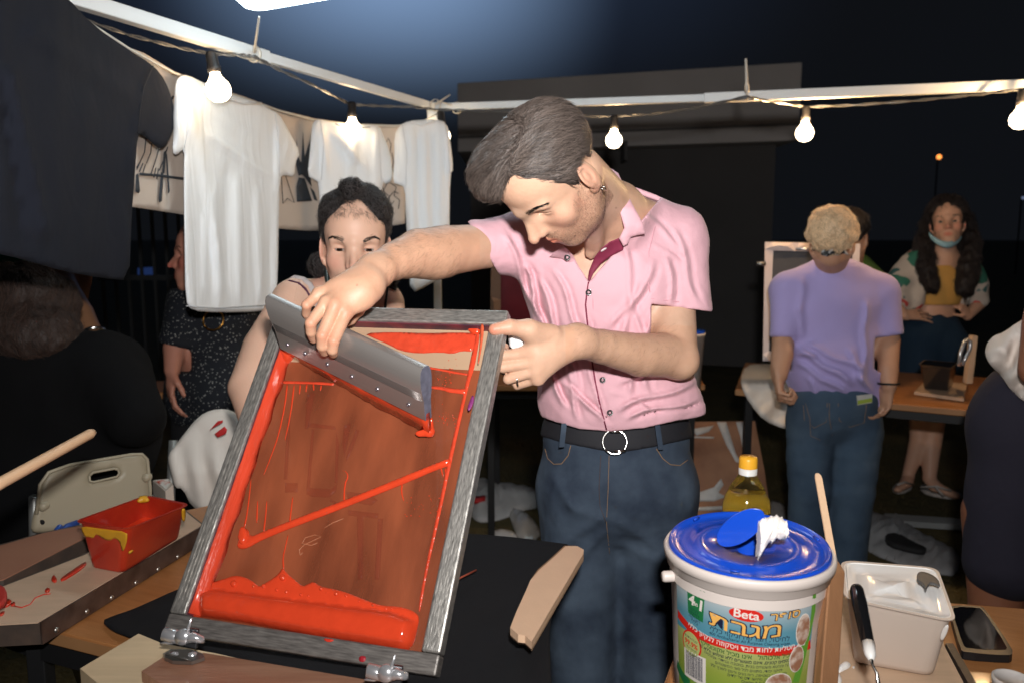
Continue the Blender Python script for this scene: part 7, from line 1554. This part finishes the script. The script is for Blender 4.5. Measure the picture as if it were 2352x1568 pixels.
for x in (400, 442): q = MB(); q.lathe([(.0065, 0), (.0055, .003), (.0001, .0045)], PD(x, 1502, .845), 12, close=False); q.build('bolt', CH, c1)
q = MB(); q.quadprism([PD(380, 1506, .8395), PD(436, 1520, .8395), PD(436, 1516, .852), PD(380, 1501, .852)], (0, 1, 0), .004); q.build('bracket', mat('dull_steel', (.34, .33, .31), .3, .9), c1, smooth=False)
c2, pt = clamp(888, 1536, 1.035, 'right chromed hinge clamp at the lower edge of the silk screen')
wh = thing('squeegee_bar', 'pale wooden squeegee bar with a grooved side lying on the black t-shirt', 'wooden bar', tuple(PD(1250, 1380, .868)))
WB = mat('pale_beech', (.66, .44, .29), .48, noise=.10, nscale=7, stretch=(3, 3, 3), bump=.0003)
tp = [(1299, 1253), (1326, 1253), (1341, 1261), (1340, 1270), (1221, 1472), (1206, 1458), (1190, 1456), (1172, 1440), (1186, 1404), (1208, 1356), (1218, 1332), (1238, 1308), (1270, 1280)]
on_plane('top_face', tp, (0, 0, .905), (0, 0, 1), WB, wh, step=8, h=0, below=-.011, smooth=False); gp = [(x-(3 if x > 1230 else 0), y-1) for x, y in tp]; on_plane('groove', gp, (0, 0, .8935), (0, 0, 1), mat('groove_wood', (.22, .12, .06), .6), wh, step=10, h=0, below=-.004, smooth=False); on_plane('lower_face', tp, (0, 0, .889), (0, 0, 1), WB, wh, step=10, h=0, below=-.014, smooth=False)
# ============================================================ left side: chair, dowel, clamp, draped chair
CHB = mat('beige_plastic', (.36, .31, .22), .45, noise=.05, nscale=10)
ch = thing('folding_chair', 'beige plastic folding chair back with an oval hand slot behind the left table', 'chair', (P(210, 1150, 1.85).x, P(210, 1150, 1.85).y, 0))
def cd(x, y): return np.interp(x, [70, 350], [1.80, 1.98])+0*y
bp_ = [(70, 1218), (74, 1190), (84, 1150), (92, 1110), (110, 1082), (150, 1066), (220, 1055), (300, 1042), (326, 1040), (338, 1052), (343, 1080), (346, 1120), (348, 1160), (340, 1185), (200, 1215), (90, 1224)]
sl_ = [(205, 1092), (214, 1084), (262, 1075), (272, 1078), (274, 1086), (268, 1094), (216, 1106), (206, 1104)]
cloth('backrest', smooth_poly(bp_, 1), cd, CHB, ch, step=9, th=.010, puff=.004, holes=[smooth_poly(sl_, 1)], edge=.010)
for pts in ([(84, 1180), (92, 1112), (112, 1084), (160, 1067), (300, 1043), (326, 1042), (338, 1054), (345, 1120), (346, 1160)],): q = MB(); q.tube([P(x, y, float(cd(x, y))-.012) for x, y in pts], .004, 8); q.build('rim', CHB, ch)
q = MB(); q.tube([P(x, y, float(cd(x, y))-.014) for x, y in sl_+sl_[:1]], .003, 6); q.build('slot_rim', CHB, ch)
for x in (78, 346): q = MB(); q.tube([P(x, 1140, float(cd(x, 0))), P(x, 1260, float(cd(x, 0))+.05), Vector((P(x, 1260, 1.9).x, P(x, 1260, 1.9).y+.25, 0))], .011, 8); q.build('leg', mat('grey_tube', (.25, .25, .24), .4, .5), ch)
for x, y in ((98, 1162), (336, 1096)): q = MB(); q.lathe([(.011, -.01), (.011, .004), (.007, .008), (.0001, .009)], P(x, y, float(cd(x, y))-.010), 12, axis=Vector((0, -1, 0)), close=False); q.build('lug', CHB, ch)
q = MB(); q.lathe([(.006, 0), (.0001, .001)], P(97, 1198, float(cd(97, 0))-.012), 12, axis=Vector((0, -1, 0)), close=False); q.build('screw_hole', mat('black_hole', (.01, .01, .01), .8), ch)
q = MB(); q.tube([P(-60, 1144, 1.05), P(0, 1109, 1.10), P(206, 996, 1.32), P(213, 992, 1.33)], [.0085, .0085, .0085, .006], 14); o = q.build('dowel', mat('dowel_wood', (.66, .42, .25), .55, noise=.1, nscale=20)); tag(o, 'round wooden dowel reaching in from the left edge above the beige chair', 'dowel')
bc_ = thing('glue_clip', 'small blue spring clamp with white paint lying behind the red tub', 'clip', tuple(PD(160, 1205, .755))); BL2 = mat('cobalt_plastic', (.010, .055, .26), .35)
for pts in ([(127, 1220), (142, 1202), (170, 1188), (182, 1190)], [(133, 1222), (155, 1208), (178, 1200)], [(128, 1216), (150, 1198), (168, 1186)]): q = MB(); q.tube([PD(x, y, .768) for x, y in pts], [.004]+[.008]*(len(pts)-1), 8); q.build('jaw', BL2, bc_)
on_plane('white_drip', smooth_poly([(158, 1222), (170, 1208), (182, 1204), (184, 1220)], 1), (0, 0, .757), (0, 0, 1), WPA, bc_, step=4, h=.003)
rb2 = on_plane('red_cloth', smooth_poly([(-30, 1350), (8, 1354), (20, 1378), (4, 1400), (-30, 1405)], 1), (0, 0, .812), (0, 0, 1), mat('red_fabric', (.45, .03, .02), .7), None, step=6, h=.010); tag(rb2, 'red rag corner at the left edge on the pale board', 'rag')
# draped chair
dc = thing('folding_chair', 'chair draped with a white t-shirt beside the left side of the silk screen', 'chair', (P(460, 1100, 2.25).x, P(460, 1100, 2.25).y, 0))
for x in (398, 520): q = MB(); q.tube([P(x, 1010, 2.3), P(x-6, 1130, 2.28), Vector((P(x-10, 1130, 2.2).x, P(x, 1130, 2.1).y, 0))], .013, 8); q.build('leg', mat('grey_tube', (.25, .25, .24), .4, .5), dc)
cloth('backrest', smooth_poly([(396, 1060), (402, 1030), (440, 985), (500, 960), (540, 960), (560, 1060), (540, 1110), (420, 1110)], 1), lambda x, y: 2.30+0*x, CHB, dc, step=14, th=.02)
WDR = mat('stained_white_cotton', (.66, .60, .54), .9, fold=.004, weave=.0003)
dp = cloth('draped_shirt', [(388, 1066), (386, 1044), (404, 1020), (424, 994), (446, 966), (470, 946), (500, 938), (530, 940), (560, 960), (580, 1010), (560, 1080), (540, 1180), (520, 1180), (470, 1172), (440, 1164), (420, 1120), (402, 1120), (396, 1098)], lambda x, y: 2.24-.05*np.clip((y-985)/100, -1, 1), WDR, step=7, th=.010, rounds=1, puff=.004,
           fold=lambda x, y: .008*np.sin((x-390)/8+np.sin(y/50)*1.5)*np.clip((y-1000)/80, 0, 1)+.004*vnoise(np.stack([x/26, y/40, x*0+5], 1))); tag(dp, 'white t-shirt with a red triangle print draped over the chair behind the screen', 'shirt')
RPR = mat('red_print', (.50, .02, .02), .7)
cloth('red_print', [(492, 996), (516, 978), (522, 986), (518, 996), (500, 1004)], lambda x, y: 2.175+0*x, RPR, dp, step=5, th=.003)
cloth('red_print', [(500, 976), (486, 984), (480, 990), (484, 984), (500, 966), (512, 964), (512, 969)], lambda x, y: 2.185+0*x, RPR, dp, step=5, th=.003)
bx_ = thing('carton', 'small open pale carton on the table edge beside the draped chair', 'carton', tuple(P(372, 1130, 2.1))); q = MB(); a, b, c_, d_ = P(350, 1102, 2.08), P(388, 1098, 2.08), P(398, 1112, 2.0), P(380, 1128, 1.98); q.hexa([v-U*.05 for v in (d_, c_, b, a)]+[d_, c_, b, a]); q.build('box', mat('card', (.55, .47, .40), .8), bx_, smooth=False, bevel=.001); q = MB(); q.hexa([v+U*.001 for v in (d_.lerp(b, .12), c_.lerp(a, .12), b.lerp(d_, .12), a.lerp(c_, .12))]+[v+U*.002 for v in (d_.lerp(b, .12), c_.lerp(a, .12), b.lerp(d_, .12), a.lerp(c_, .12))]); q.build('lining', mat('red_spots', (.7, .66, .6), .8, col2=(.55, .10, .06), nscale=30, contrast=.08), bx_, smooth=False)
# ============================================================ background items
def easel(poly_o, poly_i, d, label, fm, pm, th=.03):
    t_ = thing('silk_screen', label, 'silk screen', tuple(P(sum(p[0] for p in poly_o)/4, max(p[1] for p in poly_o), d)), )
    cloth('frame', poly_o, lambda x, y: d+0*x, fm, t_, step=16, th=th, holes=[poly_i], smooth=False, edge=.001); cloth('mesh', poly_i, lambda x, y: d+.008+0*x, pm, t_, step=30, th=.004, smooth=False, edge=.001); return t_
PKF = mat('pinkish_frame', (.62, .50, .47), .5, noise=.18, nscale=14, col2=(.70, .62, .60))
e1 = easel([(1757, 556), (1976, 560), (1962, 836), (1752, 828)], [(1776, 576), (1958, 580), (1946, 812), (1766, 806)], 3.45, 'upright silk screen with a pinkish frame and dark mesh behind the blond person', PKF, mat('dark_grey_mesh', (.075, .078, .088), .35, noise=.2, nscale=5))
for a_, b_, c2_ in (((1840, 574), (1880, 574), (1876, 569)),): q = MB(); q.tube([P(1828, 572, 3.42), P(1884, 573, 3.42)], .006, 8); q.build('clip', CH, e1)
q = MB(); q.tube([P(1738, 606, 3.43), P(1758, 606, 3.43)], .010, 8); q.build('corner_clip', mat('dull_steel', (.34, .33, .31), .3, .9), e1)
e2 = easel([(1128, 606), (1260, 606), (1260, 742), (1126, 742)], [(1150, 622), (1250, 622), (1250, 740), (1150, 740)], 3.6, 'wooden framed red screen standing behind the man in pink', mat('frame_brown', (.26, .15, .10), .6), mat('crimson_mesh', (.20, .008, .018), .45, noise=.4, nscale=9))
cl = cloth('hanging_cloth', [(1700, 870), (1712, 838), (1760, 834), (1815, 840), (1830, 880), (1910, 986), (1904, 998), (1860, 996), (1800, 984), (1755, 966), (1722, 926), (1706, 896)], lambda x, y: np.where(y < 880, dzz(x, y, .765), 3.55-(y-880)*.0008), WDR, step=8, th=.012, rounds=1, puff=.010, fold=lambda x, y: .018*np.sin((x-1700)/13+(y-880)/17)*np.clip((y-885)/30, 0, 1)); tag(cl, 'white t-shirt laid on the back table and hanging off its front edge', 'shirt')
on_p = slab('board', [(2100, 898), (2128, 872), (2222, 880), (2214, 914)], .768, .014, mat('pale_plywood', (.62, .43, .29), .6), None); tag(on_p, 'pale board on the back table under the black tub', 'board')
tub('small clear tub of black paint on the pale board of the back table', 'paint_tub', [(2112, 836), (2184, 844), (2200, 832), (2124, 826)], .90, [(2122, 892), (2176, 897), (2188, 886), (2132, 882)], .7695, .012, mat('smoky_plastic', (.020, .020, .024), .25, coat=.3), mat('smoky_plastic', (.02, .02, .024), .25), .72, mat('black_paint_wet', (.006, .006, .007), .2), cat='paint tub')
bb = thing('wooden_bar', 'pale upright wooden bar with a metal clamp at the end of the back table', 'wooden bar', tuple(P(2232, 880, 3.3))); q = MB(); a = [P(2220, 880, 3.3), P(2234, 880, 3.3), P(2246, 772, 3.3), P(2235, 771, 3.3)]; q.quadprism(a, (0, 1, 0), .03); q.build('bar', mat('pale_pine', (.60, .42, .28), .55), bb, smooth=False)
q = MB(); q.tube([P(x, y, 3.27) for x, y in ((2202, 840), (2206, 810), (2214, 786), (2222, 779), (2229, 784), (2228, 800), (2218, 822), (2210, 838))], .008, 8); q.build('clamp', CH, bb)
# white bucket behind
wk = thing('white_bucket', 'white bucket with a blue lid on the table behind the man in pink', 'bucket', tuple(P(1575, 872, 3.55))); wc = P(1570, 868, 3.55); m = MB(); wz = .752; hh = float(P(1570, 768, 3.55).z); m.lathe([(.001, wz), (.074, wz), (.086, hh), (.090, hh), (.090, hh+.012), (.084, hh+.012)], Vector((wc.x, wc.y, 0)), 40, close=False); m.build('pail', mat('bucket_white', (.66, .58, .53), .38), wk); m = MB(); m.lathe([(.088, hh+.0125), (.088, hh+.022), (.001, hh+.024)], Vector((wc.x, wc.y, 0)), 40, close=False); m.build('lid', BLUE, wk)
# leaning painted board
lbx = thing('leaning_board', 'brown particle board with white paint streaks leaning beside the jeans of the man', 'board', tuple(P(1670, 1195, 3.55))); OSB = mat('osb', (.40, .20, .11), .7, col2=(.26, .12, .07), nscale=9, contrast=.2, bump=.001)
zb_ = lambda x, y: 3.72-(1200-y)*-.0009
cloth('panel', [(1560, 968), (1734, 966), (1756, 1080), (1772, 1196), (1560, 1200)], lambda x, y: zb_(x, y), OSB, lbx, step=20, th=.016, smooth=False, edge=.001)
WST = mat('white_streak', (.60, .58, .56), .7, noise=.2, nscale=30)
for pg in ([(1646, 968), (1668, 968), (1690, 1040), (1704, 1064), (1690, 1060), (1668, 1020)], [(1690, 968), (1706, 968), (1718, 1050), (1710, 1052), (1700, 1000)], [(1586, 1136), (1640, 1118), (1656, 1098), (1662, 1112), (1650, 1130), (1668, 1140), (1640, 1150), (1600, 1150)], [(1590, 984), (1640, 976), (1628, 990), (1600, 1000)], [(1590, 1164), (1680, 1160), (1676, 1170), (1592, 1172)], [(1586, 1090), (1602, 1110), (1598, 1114), (1584, 1096)], [(1560, 1000), (1640, 1002), (1640, 1006), (1560, 1004)]):
    cloth('paint_streak', pg, lambda x, y: zb_(x, y)-.010, WST, lbx, step=10, th=.002)
# cloths on the ground
RAG = mat('rag_cotton', (.50, .48, .47), .9, fold=.005); 
def rag(poly, label, h=.05, col=RAG, f=1.0, marks=(), name='rag'):
    o = on_plane(name, poly, (0, 0, .0), (0, 0, 1), col, None, step=7, rounds=1, below=-.004, prof=lambda dm, x, y: .004+h*np.clip(dm/.10, 0, 1)**.6*(.55+.55*np.abs(np.sin((x*.8+y*1.6)/13*f+2*vnoise(np.stack([x/30, y/30, x*0], 1))))+.25*vnoise(np.stack([x/12, y/9, x*0+1], 1)))); tag(o, label, 'rag')
    for pg, mm_ in marks: on_plane('stain', smooth_poly(pg, 1), (0, 0, h*.8), (0, 0, 1), mm_, o, step=5, h=.012, below=-.01)
    return o
rag([(1072, 1110), (1090, 1102), (1120, 1100), (1160, 1112), (1240, 1125), (1240, 1165), (1200, 1170), (1160, 1190), (1110, 1200), (1084, 1190), (1070, 1150)], 'crumpled red stained white rag on the ground beside the right edge of the screen', .07, marks=[([(1076, 1140), (1100, 1144), (1116, 1140), (1114, 1150), (1084, 1152)], RPR)])
rag([(1165, 1170), (1190, 1172), (1240, 1205), (1242, 1240), (1190, 1238), (1178, 1210)], 'crumpled clear plastic bag on the ground next to the jeans', .08, mat('plastic_wrap', (.50, .46, .43), .2, coat=.5), 2.0, name='plastic_bag')
rag([(1124, 1222), (1150, 1214), (1180, 1220), (1190, 1238), (1130, 1234)], 'small white rag on the ground just behind the black t-shirt', .04)
rag([(1400, 1345), (1424, 1330), (1440, 1370), (1428, 1440), (1404, 1430)], 'white rag on the ground seen between the legs of the man', .04)
rag([(1964, 1180), (2000, 1172), (2040, 1190), (2060, 1176), (2090, 1210), (2150, 1240), (2206, 1270), (2200, 1322), (2150, 1316), (2080, 1300), (2000, 1270), (1985, 1250), (1962, 1220)], 'large white rag with a black stain on the ground behind the white paint tub', .06, mat('grey_rag', (.34, .34, .35), .9, fold=.005), marks=[([(2030, 1232), (2060, 1226), (2100, 1250), (2130, 1262), (2120, 1270), (2080, 1262), (2040, 1250)], mat('black_stain', (.02, .02, .022), .8))])
rag([(1764, 1148), (1800, 1152), (1806, 1200), (1770, 1196)], 'grey rag on the ground between the leaning board and the blue jeans', .03)
